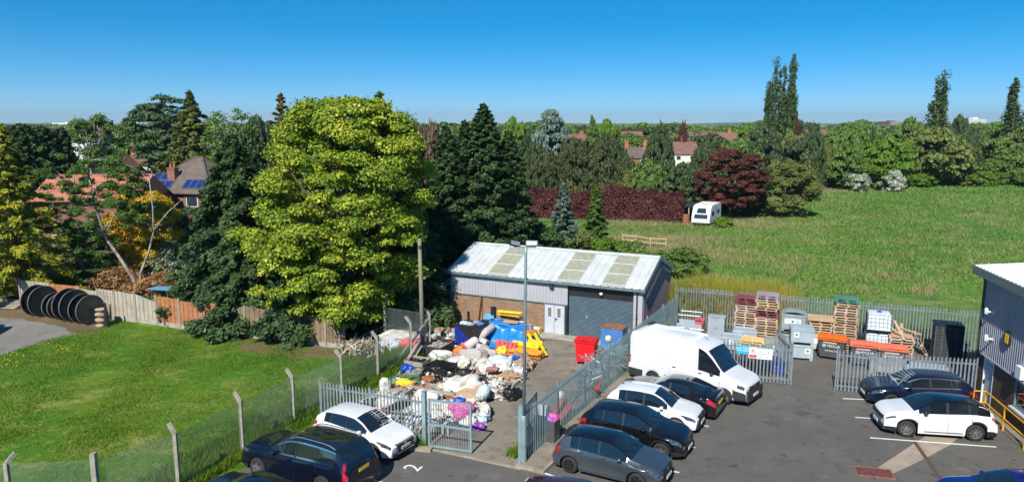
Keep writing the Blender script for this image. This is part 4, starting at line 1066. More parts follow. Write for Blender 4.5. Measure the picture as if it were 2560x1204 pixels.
# saloon facing the fence: heading reversed
S = dict(L=4.45, W=1.80, H=1.41, R=.32, fw=.86, rw=3.49, sill=.19,
    top=[(0,.62),(.05,.72),(.35,.84),(.9,.93),(1.3,.97),(1.95,1.29),(2.3,1.39),(2.7,1.41),(3.1,1.38),(3.75,1.17),(4.05,1.06),(4.38,1.02),(4.43,.9),(4.45,.82)],
    belt=[(0,.58),(.05,.66),(.4,.79),(1.0,.88),(1.4,.91),(2.4,.93),(3.4,.97),(4.1,.97),(4.45,.78)],
    ws=(1.3,2.15), rwn=(3.15,3.85), side=[(1.45,2.4),(2.48,3.3)], seams=[1.4,2.44,3.35], paint=P_black, rim=M['alloyd'], headlamp=(.05,.5,5.3,6.8), taillamp=(4.1,4.44,5.2,7.2), rplatez=.7)
hd_s = head((1726,1045),(1560,985)); hd_s = hd_row+math.pi+math.radians(-2)
car('parked_car', 'black fastback saloon parked between the white hatchback and the white van', 'car', place_by_wheel(1729,1044,hd_s,S,'r',1), hd_s, S, 'cars parked along the side fence')
# van
hd_v = head((1612,958),(1809,1010)); print('van heading', math.degrees(hd_v))
S = dict(L=5.99, W=2.04, H=2.60, R=.35, fw=1.0, rw=4.64, sill=.30, roofw=.86, nose=.14, tail=.02, bulge=.05,
    top=[(0,.86),(.06,1.0),(.3,1.14),(.95,1.32),(1.15,1.42),(1.75,2.12),(2.1,2.42),(2.6,2.56),(3.2,2.6),(5.6,2.57),(5.9,2.5),(5.97,2.42),(5.99,2.3)],
    belt=[(0,.84),(.06,.94),(.35,1.04),(1.0,1.18),(1.6,1.22),(2.4,1.28),(5.9,1.28),(5.99,1.26)],
    ws=(1.14,1.92), rwn=(5.975,5.985), side=[(1.28,2.35)], seams=[1.25,2.42,3.75], paint=P_van, rim=M['alloy'], spokes=0, headlamp=(.06,.42,5.4,7.2), taillamp=(5.9,5.985,4.6,7.8), grille=(.62,.92,.55), mirror=M['black'], fin=False, handle=M['black'], badge=True, platez=.5, rplatez=.8, mirrdx=.35)
S['rwn'] = (5.93, 5.94)
vt, vs_, vp = car('parked_van', 'tall white panel van parked at the head of the row', 'van', place_by_wheel(1809,1010,hd_v,S,'f',-1), hd_v, S)
vp('front_bumper', M['bumper'], .0, .60, 1.0, 4.4, .012); vp('side_rub_strip', M['bumper'], 5.2, 5.98, 1.0, 3.4, .012)
mb = MB()
for z0, z1 in ((.28,.62),): mb.b2(S['L']/2-.1, S['L']/2+.065, -.80, .80, z0, z1+.12)
mb.build('front_bumper', M['bumper'], vt)
mb = MB(); mb.b2(-S['L']/2-.06, -S['L']/2+.1, -.9, .9, .35, .6); mb.build('rear_bumper', M['bumper'], vt)
for sd in (1,-1): pass
for k in range(6):
    mb = MB(); mb.b2(-2.5, .35, -.62+k*.25-.03, -.62+k*.25+.03, 2.545, 2.592+.012); mb.build('roof_rib', P_van, vt)
p = vs_(2.3, 14); mb = MB(); mb.beam(p, p+Vector((-.25,0,.2)), .012); mb.build('aerial', M['black'], vt)
p = vs_(5.75, 12); mb = MB(); mb.box(p+Vector((0,.3,.03)), (.16,.5,.05)); mb.build('rear_vent', M['black'], vt)
for sd in (1, -1): vp('panel_seam', mat('panel_gap_grey', (.40,.41,.42), .5), 2.5, 5.9, 4.98, 5.04, .004, sides=(sd,), nt=1)
# left pair: white hatch and dark SUV
S = hatch(4.03, 1.76, 1.43, 2.56, .33, paint=P_white, rim=M['alloyd'], gframe=True, grille=(.34,.68,.50), platez=.50, reg='OX19 LYP', hood=.76)
hd_a = math.radians(-31)
def place_xy(px, py, heading, S, lx, ly, z=0):
    p = G(px, py, z); c, s = math.cos(heading), math.sin(heading); return (p.x-(lx*c-ly*s), p.y-(lx*s+ly*c), .012)
car('parked_car', 'white hatchback parked against the palisade fence beside the gate', 'car', place_xy(985,1158,hd_a,S,2.02,-.62), hd_a, S, 'cars parked at the lawn fence')
S = dict(L=4.95, W=1.96, H=1.76, R=.37, fw=.90, rw=3.88, sill=.26, roofw=.70,
    top=[(0,.86),(.05,.98),(.35,1.08),(1.1,1.15),(1.4,1.2),(2.05,1.58),(2.45,1.72),(2.9,1.76),(3.6,1.75),(4.3,1.69),(4.5,1.62),(4.83,1.22),(4.92,1.05),(4.95,.9)],
    belt=[(0,.82),(.05,.92),(.4,1.0),(1.2,1.06),(1.6,1.08),(2.6,1.10),(4.0,1.13),(4.7,1.12),(4.95,.86)],
    ws=(1.4,2.32), rwn=(4.46,4.82), side=[(1.55,2.62),(2.70,3.62),(3.68,4.4)], seams=[1.5,2.66,3.66], paint=P_navy, rim=M['alloy'], rails=(2.3,4.3), railmat=M['alloy'], chromeline=True, roofpaint=M['glass'], headlamp=(.05,.5,5.8,7.2), taillamp=(4.78,4.945,4.4,7.6), rplatez=.9, grille=(.55,.84,.48))
hd_x = hd_a + math.pi + math.radians(4)
xt, xs_, xp = car('parked_car', 'dark navy sport utility car with silver roof rails and tall red tail lamps', 'car', place_xy(645,1193,hd_x,S,S['L']/2-S['fw'],.93), hd_x, S, 'cars parked at the lawn fence')
xp('tail_light', M['lampred'], 4.74, 4.83, 8.0, 9.5, .012)
# bottom edge cars
S = hatch(4.3, 1.80, 1.45, 2.62, .33, paint=P_navy)
car('parked_car', 'navy blue hatchback cut off by the picture edge next to the dark sport utility car', 'car', place_xy(640,1197,math.radians(148),S,-.3,0,1.45), math.radians(148), S)
S = hatch(4.3, 1.79, 1.46, 2.62, .32, paint=P_wine)
car('parked_car', 'wine red hatchback of which only the rear roof shows at the picture edge', 'car', place_xy(1385,1192,math.radians(-14),S,-.9,.35,1.46), math.radians(-12), S)
# right pair
hd_m = head((2437,1103),(2263,1092)); print('mokka heading', math.degrees(hd_m))
S = hatch(4.15, 1.79, 1.53, 2.557, .345, fo=.84, bz=1.02, hood=.88, paint=P_white, roofpaint=P_black, rim=M['alloy'], cladding=True, mirror=M['black'], badge=False, grille=(.62,.76,.60), headlamp=(.03,.4,5.9,6.8), taillamp=(3.95,4.14,6.0,7.2), steer=-.25, spk=.3)
mt, ms_, mp_ = car('parked_car', 'white crossover with a black roof parked beside the yellow handrail', 'car', place_by_wheel(2437,1103,hd_m,S,'r',1), hd_m, S)
mp_('rear_pillar_trim', P_black, 3.46, 3.92, 7.6, 10, .008, nt=6)
mp_('sill_strip', M['chrome'], 1.45, 2.9, 2.0, 2.25, .012, nt=1)
S = hatch(4.38, 1.82, 1.48, 2.65, .32, fo=.88, paint=P_darkblue, rim=M['alloyd'], chromeline=True, hood=.80)
car('parked_car', 'dark blue hatchback parked behind the white crossover', 'car', place_xy(2175,1010,hd_m,S,2.1,.55), hd_m, S)
S = hatch(4.3, 1.80, 1.44, 2.62, .32, paint=P_blue)
car('parked_car', 'bright blue car cut off by the bottom right corner of the picture', 'car', place_xy(2575,1190,hd_m+math.radians(-2),S,-.35,.0,1.44), hd_m+math.radians(-2), S)
# touring caravan in the field
hc = math.radians(-117)
cp = G(1752, 566); t = thing('touring_caravan', 'white touring caravan parked in the field by the copper hedge', 'caravan', tuple(cp), math.radians(-119))
# local x forward (towards the camera), front face shows the windows
def cv(x, y, z): return (x, y, z)
CL, CW, CH = 5.6, 2.25, 2.62
prof = [(0.0,.45),(0.22,.48),(.30,1.0),(.08,1.55),(-.30,2.3),(-.75,2.55),(-1.3,CH),(-CL+.4,CH),(-CL,2.4),(-CL,.45)]
mb = MB(); n = len(prof)
mb.add([(x, -CW/2, z) for x, z in prof] + [(x, CW/2, z) for x, z in prof], [tuple(range(n)), tuple(range(2*n-1, n-1, -1))] + [(i, n+i, n+(i+1) % n, (i+1) % n) for i in range(n)])
mb.build('body', M['render'], t)
mb = MB(); mb.add([(.305,-.85,1.02),(.305,.85,1.02),(.10,.8,1.52),(.10,-.8,1.52)], [(0,1,2,3)]); w = mb.build('front_window', M['glassb'], t)
mb = MB(); mb.add([(.045,-.62,1.66),(.045,.62,1.66),(-.26,.5,2.26),(-.26,-.5,2.26)], [(0,1,2,3)]); mb.build('top_window', M['glassb'], t)
for sd in (1, -1):
    for a, b, z0, z1 in ((-1.9,-.8,1.25,1.85), (-4.6,-3.5,1.3,1.85)):
        mb = MB(); mb.b2(a, b, sd*CW/2-.006, sd*CW/2+.006, z0, z1); mb.build('side_window', M['glassb'], t)
mb = MB(); mb.b2(-3.0, -2.35, CW/2-.008, CW/2+.010, .55, 2.35); mb.build('door', M['boxgrey'], t)
mb = MB(); mb.b2(-1.7,-1.0, -.35,.35, CH, CH+.07); mb.b2(-3.6,-3.1,-.3,.3,CH,CH+.06); mb.build('roof_vent', M['ibc'], t)
mb = MB(); mb.beam((.1,-.6,.42), (1.2,0,.42), .07); mb.beam((.1,.6,.42), (1.2,0,.42), .07); mb.cyl((1.15,0,0),(1.15,0,.5),.04,.04,8); mb.build('drawbar', M['dsteel'], t)
for sd in (1, -1):
    w = thing('wheel', None, None, (-2.9, sd*(CW/2-.08), .31)); w.parent = t
    mb = MB(); mb.lathe([(.2,-.08),(.31,-.08),(.31,.08),(.2,.08)], axis='y', n=18); mb.build('tyre', M['rubber'], w)
    mb = MB(); mb.cyl((0,-.06,0),(0,.06,0),.2,.2,14); mb.build('rim', M['alloy'], w)
# ================= VEGETATION =================
L_syc = leafmat('sycamore_leaves', (.045,.13,.012), (.37,.43,.032), trans=.18, nscale=1.1, c3=(.66,.60,.09))  # yellow highlight tone is put into the brightest few leaves
L_dark = leafmat('dark_conifer_needles', (.030,.068,.024), (.075,.125,.040), trans=.06, nscale=.5)
L_ley = leafmat('leylandii_foliage', (.034,.064,.024), (.075,.110,.036), trans=.08, nscale=.4)
L_leyb = leafmat('brownish_leylandii_foliage', (.036,.056,.019), (.085,.100,.034), trans=.08, nscale=.4)
L_gold = leafmat('golden_conifer_foliage', (.09,.15,.014), (.42,.38,.025), trans=.12, nscale=.5)
L_blue = leafmat('blue_spruce_needles', (.07,.115,.085), (.17,.235,.19), trans=.06, nscale=.6)
L_mid = leafmat('mid_green_leaves', (.060,.125,.024), (.155,.24,.045), trans=.2, nscale=.4)
L_mid2 = leafmat('olive_green_leaves', (.095,.130,.032), (.20,.235,.06), trans=.2, nscale=.4)
L_brt = leafmat('bright_green_leaves', (.075,.17,.015), (.17,.28,.025), trans=.25, nscale=.4)
L_birch = leafmat('birch_leaves', (.045,.11,.02), (.13,.23,.04), trans=.25, nscale=.6)
L_yel = leafmat('yellow_shrub_leaves', (.30,.32,.015), (.85,.50,.03), trans=.25, nscale=.5)
L_cop = leafmat('copper_leaves', (.050,.016,.016), (.15,.045,.032), trans=.1, nscale=.5)
L_coph = leafmat('copper_hedge_leaves', (.045,.014,.018), (.145,.042,.036), trans=.1, nscale=.5)
L_pop = leafmat('poplar_leaves', (.045,.085,.025), (.10,.16,.045), trans=.2, nscale=.4)
L_haw = leafmat('hawthorn_blossom', (.07,.14,.035), (.62,.64,.52), trans=.15, nscale=.6)
L_far = leafmat('far_wood_leaves', (.075,.115,.045), (.16,.195,.075), trans=.1, nscale=.03)
L_brush = leafmat('dead_brown_branches', (.22,.12,.05), (.48,.27,.11), trans=.05, nscale=.6)
L_reed = leafmat('yellow_green_weeds', (.15,.19,.025), (.46,.40,.07), trans=.25, nscale=.4)
L_grass = leafmat('grass_blades', (.07,.19,.012), (.19,.27,.025), trans=.3, nscale=.25)
L_fgrass = leafmat('field_grass_blades', (.085,.21,.025), (.20,.31,.07), trans=.3, nscale=.08)
L_ivy = leafmat('ivy_leaves', (.03,.07,.02), (.07,.13,.03), trans=.1)
M['darkwood'] = mat('dark_bark', (.07,.055,.04), .95, 0, .3, 3)  # darker brown for the hedge core

def unit(rs, n):
    v = rs.normal(size=(n,3)); return v/np.linalg.norm(v, axis=1, keepdims=True)
def leaf_quads(P, Nrm, size, rs, aspect=1.0, along=None):
    n = len(P); size = np.broadcast_to(np.asarray(size, float), (n,))[:,None]
    Nrm = Nrm/np.maximum(np.linalg.norm(Nrm, axis=1, keepdims=True), 1e-6)
    r = unit(rs, n) if along is None else along + .25*rs.normal(size=(n,3))
    A = np.cross(Nrm, r); A /= np.maximum(np.linalg.norm(A, axis=1, keepdims=True), 1e-6); B = np.cross(Nrm, A)
    A = A*size*.5; B = B*size*.5*aspect
    V = np.empty((n,4,3)); V[:,0] = P-B; V[:,1] = P+A*.9-B*.1; V[:,2] = P+B+Nrm*size*.12; V[:,3] = P-A*.9-B*.1
    return V.reshape(-1,3)
def clump_crown(rs, cents, rads, nl, ls, flat=.65, upbias=.5, shell=.35):
    """leaves gathered on the outer side of many clumps"""
    k = len(cents); w = rads**2; cnt = rs.multinomial(nl, w/w.sum()); idx = np.repeat(np.arange(k), cnt); n = len(idx)
    d = unit(rs, n); d[:,2] = np.where(d[:,2] < -.25, -d[:,2], d[:,2])
    rr = (1-shell) + shell*rs.rand(n)**.7
    rr *= 1 + .18*rs.normal(size=n)
    off = d*rr[:,None]*rads[idx][:,None]; off[:,2] *= flat
    P = cents[idx] + off
    Nn = d + np.array([0,0,upbias]) + .55*rs.normal(size=(n,3))
    return leaf_quads(P, Nn, ls*(.6+.8*rs.rand(n)), rs)
def limb_mesh(mb, base, top, r0, cents, rs, k=14, mid=.35, r1=.03, bend=.3):
    base = Vector(base); top = Vector(top); pts = []; 
    for i in range(6):
        f = i/5; pts.append(base.lerp(top, f) + Vector((rs.normal()*bend*.25*f, rs.normal()*bend*.25*f, 0)))
    mb.tube(pts, [r0*(1-.75*i/5) for i in range(6)], 8)
    ch = rs.permutation(len(cents))[:k]
    for c in ch:
        q = Vector(cents[c]); f = min(max((q.z-base.z)/(max(top.z-base.z, .1))*.75*(.6+.4*rs.rand()), mid*.4), .95); s = base.lerp(top, f)
        m_ = s.lerp(q, .5) + Vector((0,0,-.08*(q-s).length)); rr = r0*(1-.75*f)*.45
        mb.tube([s, m_, q], [rr, rr*.6, r1], 5)
def add_tree(name, label, cat, p, crownV, k, lm, trunk_mb, bark, group=None, rz=0, crown_name='crown'):
    t = thing(name, label, cat, tuple(p), rz, group)
    o = bpy.data.objects.new(crown_name, np_mesh(crown_name, crownV, k, lm)); COL.objects.link(o); o.parent = t
    if trunk_mb is not None: trunk_mb.build('trunk', bark, t, smooth=True)
    return t
def ell_cents(rs, n, c, r, inner=.45, egg=0.0, surf=.75):
    """clump centres through an ellipsoid, most near its skin"""
    d = unit(rs, n); q = np.where(rs.rand(n) < surf, .78+.22*rs.rand(n), inner+.35*rs.rand(n))
    P = d*q[:,None]; w = 1 - egg*P[:,2]; P[:,0] *= w; P[:,1] *= w
    return P*np.array(r)+np.array(c)

# ---- the big sycamore ----
Ys = 42.8; ps = PX(858, Ys-1, 0); topz = ZP(246, Ys); rs = np.random.RandomState(11)
base = G(858, 850); print('sycamore top', topz)
def wid(z):   # half width by height read off the outline
    zz = [0.6, 1.8, 3.4, 5.2, 7.0, 8.8, 10.4, 11.8, 13.0, topz]; ww = [3.0, 4.6, 5.3, 5.4, 5.3, 5.0, 4.4, 3.7, 2.7, .8]
    return np.interp(z, zz, ww)
n = 560; z = 1.2 + (topz-1.4)*rs.rand(n)**.9; az_ = rs.rand(n)*2*math.pi; q = np.where(rs.rand(n) < .7, .82+.2*rs.rand(n), .3+.5*rs.rand(n))
lob = 1+.10*np.sin(3*az_+z*.7)+.08*np.sin(5*az_-z*1.3)
cx = PX(876, Ys, 5).x
C_ = np.stack([np.cos(az_)*wid(z)*q*lob, np.sin(az_)*wid(z)*.92*q*lob, z], 1)
R_ = .35+.75*rs.rand(n)**1.4
low = (C_[:,0] > 0) & (C_[:,2] < 7.5); C_[low,0] *= np.interp(C_[low,2], [2,7.5], [.48,.95])
V1 = clump_crown(rs, C_, R_, 230000, .145, flat=.6, upbias=.35, shell=.4)
mb = MB(); limb_mesh(mb, (0,0,0), (0,0,topz*.8), .38, C_, rs, 60)
add_tree('sycamore_tree', 'huge bright yellow green sycamore in fresh leaf, tallest tree left of the store', 'tree', (cx, Ys, 0), V1, 4, L_syc, mb, M['bark'])

# ---- layered conifers ----
def conifer(rs, H, R, z0=.3, nb=150, lpb=260, ls=.13, p=.8, droop=.22, side=.34, asp=2.2, up=.15, tipup=0.0, lean=(0,0)):
    allP, allN, allA = [], [], []; 
    for i in range(nb):
        f = (i+.5)/nb; z = z0 + (H-z0)*(f**.9); prof = (1-(z-z0)/(H-z0))**p
        L = max(R*prof*rs.uniform(.68,1.12), .25); a = i*2.39996+rs.normal()*.25
        d = np.array([math.cos(a), math.sin(a), 0]); s_ = np.array([-d[1], d[0], 0])
        m_ = max(int(lpb*(.25+.75*(L/R)**1.35)), 18); s = rs.rand(m_)**.62; 
        sw = side*L*(1-.72*s)*np.minimum(s*3, 1)
        v = rs.uniform(-1,1,m_)
        P = d*(s*L)[:,None] + s_*(v*sw)[:,None]; P[:,2] = z + up*L*s - droop*L*s**2*(1-tipup*s) - .10*np.abs(v)*sw + rs.normal(size=m_)*.035*L
        N_ = np.array([0,0,1.0]) + d*.35 + rs.normal(size=(m_,3))*.45
        A_ = d + s_*(v*.9)[:,None]
        hang = rs.rand(m_) < .35; P[hang,2] -= rs.rand(hang.sum())*.12*L**.5; 
        allP.append(P); allN.append(N_); allA.append(A_)
    m_ = 160; P = rs.normal(size=(m_,3))*np.array([.05,.05,0]); P[:,2] = H-.9+ rs.rand(m_)*1.0; allP.append(P); allN.append(unit(rs, m_)); allA.append(np.tile([0,0,1.0],(m_,1)))
    P = np.concatenate(allP); N_ = np.concatenate(allN); A_ = np.concatenate(allA)
    if lean[0] or lean[1]: P[:,0] += lean[0]*(P[:,2]/H)**2; P[:,1] += lean[1]*(P[:,2]/H)**2
    n = len(P); Nn = N_/np.linalg.norm(N_,axis=1,keepdims=True); A_ = A_/np.linalg.norm(A_,axis=1,keepdims=True)
    A_ = A_ + rs.normal(size=(n,3))*.35; B = A_ - Nn*(A_*Nn).sum(1,keepdims=True); B /= np.linalg.norm(B,axis=1,keepdims=True); C = np.cross(Nn,B)
    size = (ls*(.6+.8*rs.rand(n)))[:,None]; B = B*size*asp*.5; C = C*size*.5
    V = np.empty((n,4,3)); V[:,0] = P-B; V[:,1] = P+C; V[:,2] = P+B; V[:,3] = P-C
    return V.reshape(-1,3)
def straight_trunk(H, r): mb = MB(); mb.tube([(0,0,0),(0,0,H*.5),(0,0,H*.97)], [r, r*.6, .02], 8); return mb
def place_tree(name, label, px, Y, topy, V, k, lm, trunk, bark=None, cat='tree', group=None, z=0):
    x = PX(px, Y, 3).x; return add_tree(name, label, cat, (x, Y, z), V, k, lm, trunk, bark or M['bark'], group)
rs = np.random.RandomState(3)
# dark spreading fir left of the sycamore
Y = 46.5; H = ZP(338, Y); V1 = conifer(rs, H, 5.0, .5, 260, 620, .13, .68, .30, .34)
place_tree('conifer_tree', 'dark green spreading fir between the yellow shrub and the sycamore', 600, Y, 330, V1, 4, L_dark, straight_trunk(H, .3))
Y = 43.2; H = ZP(560, Y); V1 = conifer(rs, H, 3.2, .25, 110, 330, .16, .6, .32, .4)
place_tree('conifer_tree', 'dark low branched fir overhanging the orange fence panels', 600, Y, 600, V1, 4, L_dark, straight_trunk(H, .18))
Y = 41.6; H = ZP(650, Y); V1 = conifer(rs, H, 3.0, .25, 110, 330, .13, .6, .32, .4)
place_tree('conifer_tree', 'dark low fir in front of the sycamore trunk behind the brown fence panels', 745, Y, 650, V1, 4, L_dark, straight_trunk(H, .18))
Y = 44.6; H = ZP(470, Y); V1 = conifer(rs, H, 3.5, .3, 140, 330, .16, .6, .30, .38)
place_tree('conifer_tree', 'dark fir in the shade under the right side of the sycamore', 1020, Y, 480, V1, 4, L_dark, straight_trunk(H, .2))
# leylandii group behind the store's left end
grp = 'dark leylandii behind the store'
for i, (px, Y, ty, R, lb) in enumerate(((1120,53,318,3.0,'dark leylandii at the left of the group behind the store'), (1212,54,262,3.6,'tallest dark leylandii with a thin wispy top behind the store'), (1165,57,305,3.0,'dark leylandii between the tallest one and its left neighbour'), (1272,55.5,330,3.0,'lower dark leylandii at the right edge of the group behind the store'))):
    H = ZP(ty, Y); V1 = conifer(rs, H, R*1.04, .4, 280, 420, .125, .62, .10, .30, 1.9, .22)
    place_tree('leylandii_tree', lb, px, Y, ty, V1, 4, L_dark, straight_trunk(H, .22), group=grp)
H = ZP(236, 47.5); V1 = conifer(rs, H, 2.0, 6, 90, 150, .16, .55, .08, .3, 2, .3)
place_tree('conifer_tree', 'slim conifer top poking out of the right shoulder of the sycamore', 960, 47.5, 236, V1, 4, L_mid2, straight_trunk(H, .15))
H = ZP(240, 50); V1 = conifer(rs, H, 1.6, 5, 70, 120, .16, .55, .05, .3, 2, .3)
place_tree('conifer_tree', 'thin orange brown conifer top left of the sycamore crown', 722, 50, 240, V1, 4, leafmat('brown_tip_needles', (.10,.08,.02), (.26,.18,.05), trans=.1), straight_trunk(H, .12))
# golden conifer far left
Y = 50; H = ZP(316, Y); V1 = conifer(rs, H, 4.3, .6, 75, 640, .13, .78, .36, .22, 2.3, .2, .4)
place_tree('golden_conifer', 'golden green drooping conifer at the far left edge', 42, Y, 316, V1, 4, L_gold, straight_trunk(H, .25))
# dark conifer belt top left
grp = 'dark conifer belt on the far left'
for i, (px, ty, lb) in enumerate(((-40,318,'dark conifer cut by the left edge behind the golden conifer'), (75,312,'dark conifer just right of the golden conifer'), (125,318,'dark conifer in the middle of the far left belt'), (172,322,'dark bushy conifer ending the far left belt beside the gabled house'))):
    Y = 74+i*1.5; H = ZP(ty, Y); V1 = conifer(rs, H, (4.2,3.4,3.0,2.3)[i], .3, 230, 260, .20, .36, .05, .34, 1.7, .2)
    place_tree('conifer_tree', lb, px, Y, ty, V1, 4, L_dark, straight_trunk(H, .3), group=grp)
# tall pair on the skyline left
Y = 120; H = ZP(246, Y); rs2 = np.random.RandomState(8); n = 120
zz = H*.35 + H*.62*rs2.rand(n); C_ = ell_cents(rs2, n, (0,0,H*.62), (5.0,5.0,H*.38)); R_ = .9+1.0*rs2.rand(n)
V1 = clump_crown(rs2, C_, R_, 17000, .42, flat=.35, upbias=.6)
mb = MB(); limb_mesh(mb, (0,0,0), (0,0,H*.9), .5, C_, rs2, 40)
place_tree('cedar_tree', 'tall dark cedar with an open layered crown on the skyline', 416, Y, 246, V1, 4, L_dark, mb)
Y = 92; H = ZP(232, Y); V1 = conifer(rs, H, 6.2, 3, 110, 400, .30, .85, .25, .3, 2.2, .2)
place_tree('conifer_tree', 'tall tiered green conifer rising right of the dark cedar', 492, Y, 232, V1, 4, L_mid2, straight_trunk(H, .4))

def clump_tree(seed, H, W, nl, ls, zc=.58, zr=.42, ncl=110, rc=(.10,.2), flat=.7, egg=.1, limbs=24, r0=.25):
    r = np.random.RandomState(seed); C = ell_cents(r, ncl, (0,0,H*zc), (W,W,H*zr), egg=egg); R = W*(rc[0]+(rc[1]-rc[0])*r.rand(ncl))
    V1 = clump_crown(r, C, R, nl, ls, flat=flat); mb = MB(); limb_mesh(mb, (0,0,0), (0,0,H*.85), r0, C, r, limbs)
    return V1, mb
# birches with white stems
def birch(px, Y, label, stems, clumps, seed, nl=16000, ls=.10, R=(.20,.60)):
    r = np.random.RandomState(seed); x0 = G(px, 735 if px > 250 else 715)
    p0 = PX(px, Y, 0); t = thing('birch_tree', label, 'tree', tuple(p0))
    mb = MB()
    for pts, ra in stems:
        w = [PX(a, Y+dy, ZP(b, Y+dy)) - p0 for a, b, dy in pts]; k = len(w)
        mb.tube(w, [ra*(1-.72*i/(k-1)) for i in range(k)], 8)
    C = []; RR = []
    for (a, b, dy, rad, cnt) in clumps:
        c = PX(a, Y+dy, ZP(b, Y+dy)) - p0
        for _ in range(cnt): C.append(np.array(c)+r.normal(size=3)*rad*.75); RR.append(r.uniform(*R))
    allp = [PX(a_, Y+dy, ZP(b_, Y+dy)) - p0 for pts, ra in stems for a_, b_, dy in pts[1:]]
    tw = mb
    for c in C[::3]:
        c = Vector(c); q = min(allp, key=lambda v: (v-c).length+.8*max(0, v.z-c.z)); m_ = q.lerp(c, .5)+Vector((r.normal()*.12, r.normal()*.12, .15)); tw.tube([q, m_, c+Vector((0,0,.1))], [.03,.02,.008], 4)
    tw.build('trunk', M['birchbark'], t, smooth=True)
    V1 = clump_crown(r, np.array(C), np.array(RR), nl, ls, flat=.8, upbias=.2, shell=.85)
    o = bpy.data.objects.new('crown', np_mesh('crown', V1, 4, L_birch)); COL.objects.link(o); o.parent = t
birch(352, 52.6, 'twin stemmed white birch with bare upright stubs behind the grey fence', [([(352,738,0),(330,690,0),(290,630,.2),(262,590,0),(240,520,0),(222,440,.1),(215,405,0)], .155), ([(350,736,0),(352,680,.2),(372,630,.1),(384,580,0),(382,520,0),(372,440,0)], .12), ([(262,590,0),(285,540,.3),(305,500,0)], .07), ([(384,575,0),(420,530,.3),(462,492,0)], .06), ([(222,440,0),(213,405,0),(205,390,.1)],.05)],
      [(300,430,0,.9,12),(330,520,.4,1.1,14),(222,560,0,1.3,24),(250,500,.3,1.2,18),(345,450,0,.7,8),(240,640,.6,1.0,12),(330,480,-.3,.8,10),(280,410,.1,.6,8),(345,550,0,.7,8),(215,450,.2,.8,10)], 21, 46000)
birch(216, 55.3, 'white birch with a leaning stem beside the cable drums', [([(218,715,0),(205,660,0),(180,620,0),(150,570,0),(135,520,0)], .14), ([(205,660,0),(212,600,.3),(235,560,0)], .09), ([(180,415,0),(188,470,0),(175,540,0),(180,620,0)], .06)],
      [(150,460,0,1.4,22),(190,545,.3,1.2,14),(130,570,0,1.4,18),(200,600,0,1.4,22),(225,610,.3,1.2,16),(100,430,.5,1.0,10),(160,630,.2,1.4,16)], 22, 34000)
# bare topped tall birches on the skyline
for px, Y, ty, lb, sd in ((590,85,268,'thin birch with a few high twigs between the tiered conifer and the sycamore',31), (566,90,300,'half bare birch left of the dark fir',32), (250,100,284,'round topped green birch above the distant house roofs',33)):
    H = ZP(ty, Y); dense = sd == 33; r = np.random.RandomState(sd); C = ell_cents(r, 60, (0,0,H*.7), (3.4 if dense else 3.2, 3, H*.3)); R_ = .5+.7*r.rand(60)
    V1 = clump_crown(r, C, R_, 9000 if dense else 3500, .28, flat=.8, shell=.7); mb = MB(); limb_mesh(mb, (0,0,0), (0,0,H*.97), .22, C, r, 50)
    place_tree('birch_tree', lb, px, Y, ty, V1, 4, L_mid, mb, M['birchbark'])
# yellow shrub
Y = 58; H = ZP(478, Y); V1, mb = clump_tree(41, H, 3.3, 50000, .12, .55, .45, 120, (.14,.26), limbs=16, r0=.14)
place_tree('yellow_shrub', 'bright yellow orange leaved shrub in front of the orange roofed house', 368, Y, 478, V1, 4, L_yel, mb, cat='shrub')
# garden undergrowth
V1, mb = clump_tree(42, 2.2, 1.7, 6000, .12, .5, .5, 50, (.2,.35), limbs=8, r0=.05)
place_tree('rhododendron_bush', 'dark red leaved bush at the left behind the fence', 38, 57, 640, V1, 4, leafmat('red_bush_leaves', (.10,.008,.02), (.26,.02,.04)), mb, cat='shrub')
V1, mb = clump_tree(43, 1.5, 1.2, 5000, .12, .5, .5, 40, (.2,.35), limbs=8, r0=.05)
place_tree('flowering_bush', 'white flowering bush in the shade beside the leaning birch', 135, 55, 665, V1, 4, L_haw, mb, cat='shrub')
V1, mb = clump_tree(44, 3.0, 2.2, 10000, .13, .5, .5, 60, (.2,.35), limbs=8, r0=.05)
place_tree('flowering_bush', 'pale green bush with small white flowers between the birches and the fir', 442, 57, 590, V1, 4, leafmat('pale_bush', (.07,.13,.03), (.45,.50,.35)), mb, cat='shrub')
for k, (px, Y, ty, R, lb) in enumerate(((-30,56,560,3.0,'green bush at the left picture edge under the golden conifer'), (110,62,600,3.2,'loose green bush between the golden conifer and the leaning birch'), (250,64,575,2.8,'dark green bush in front of the orange roofed house'), (480,60,520,2.6,'dark green bush at the right side of the yellow shrub'), (180,53.5,690,1.6,'low green bush just behind the grey fence'), (60,54,690,1.6,'low dark bush behind the left end of the fence'))):
    H = ZP(ty, Y); V1, mb = clump_tree(50+k, H, R, 13000, .15, .5, .5, 80, (.18,.3), limbs=8, r0=.08)
    place_tree('garden_bush', lb, px, Y, ty, V1, 4, [L_mid, L_mid2, L_ivy, L_dark, L_mid, L_ivy][k], mb, cat='shrub')
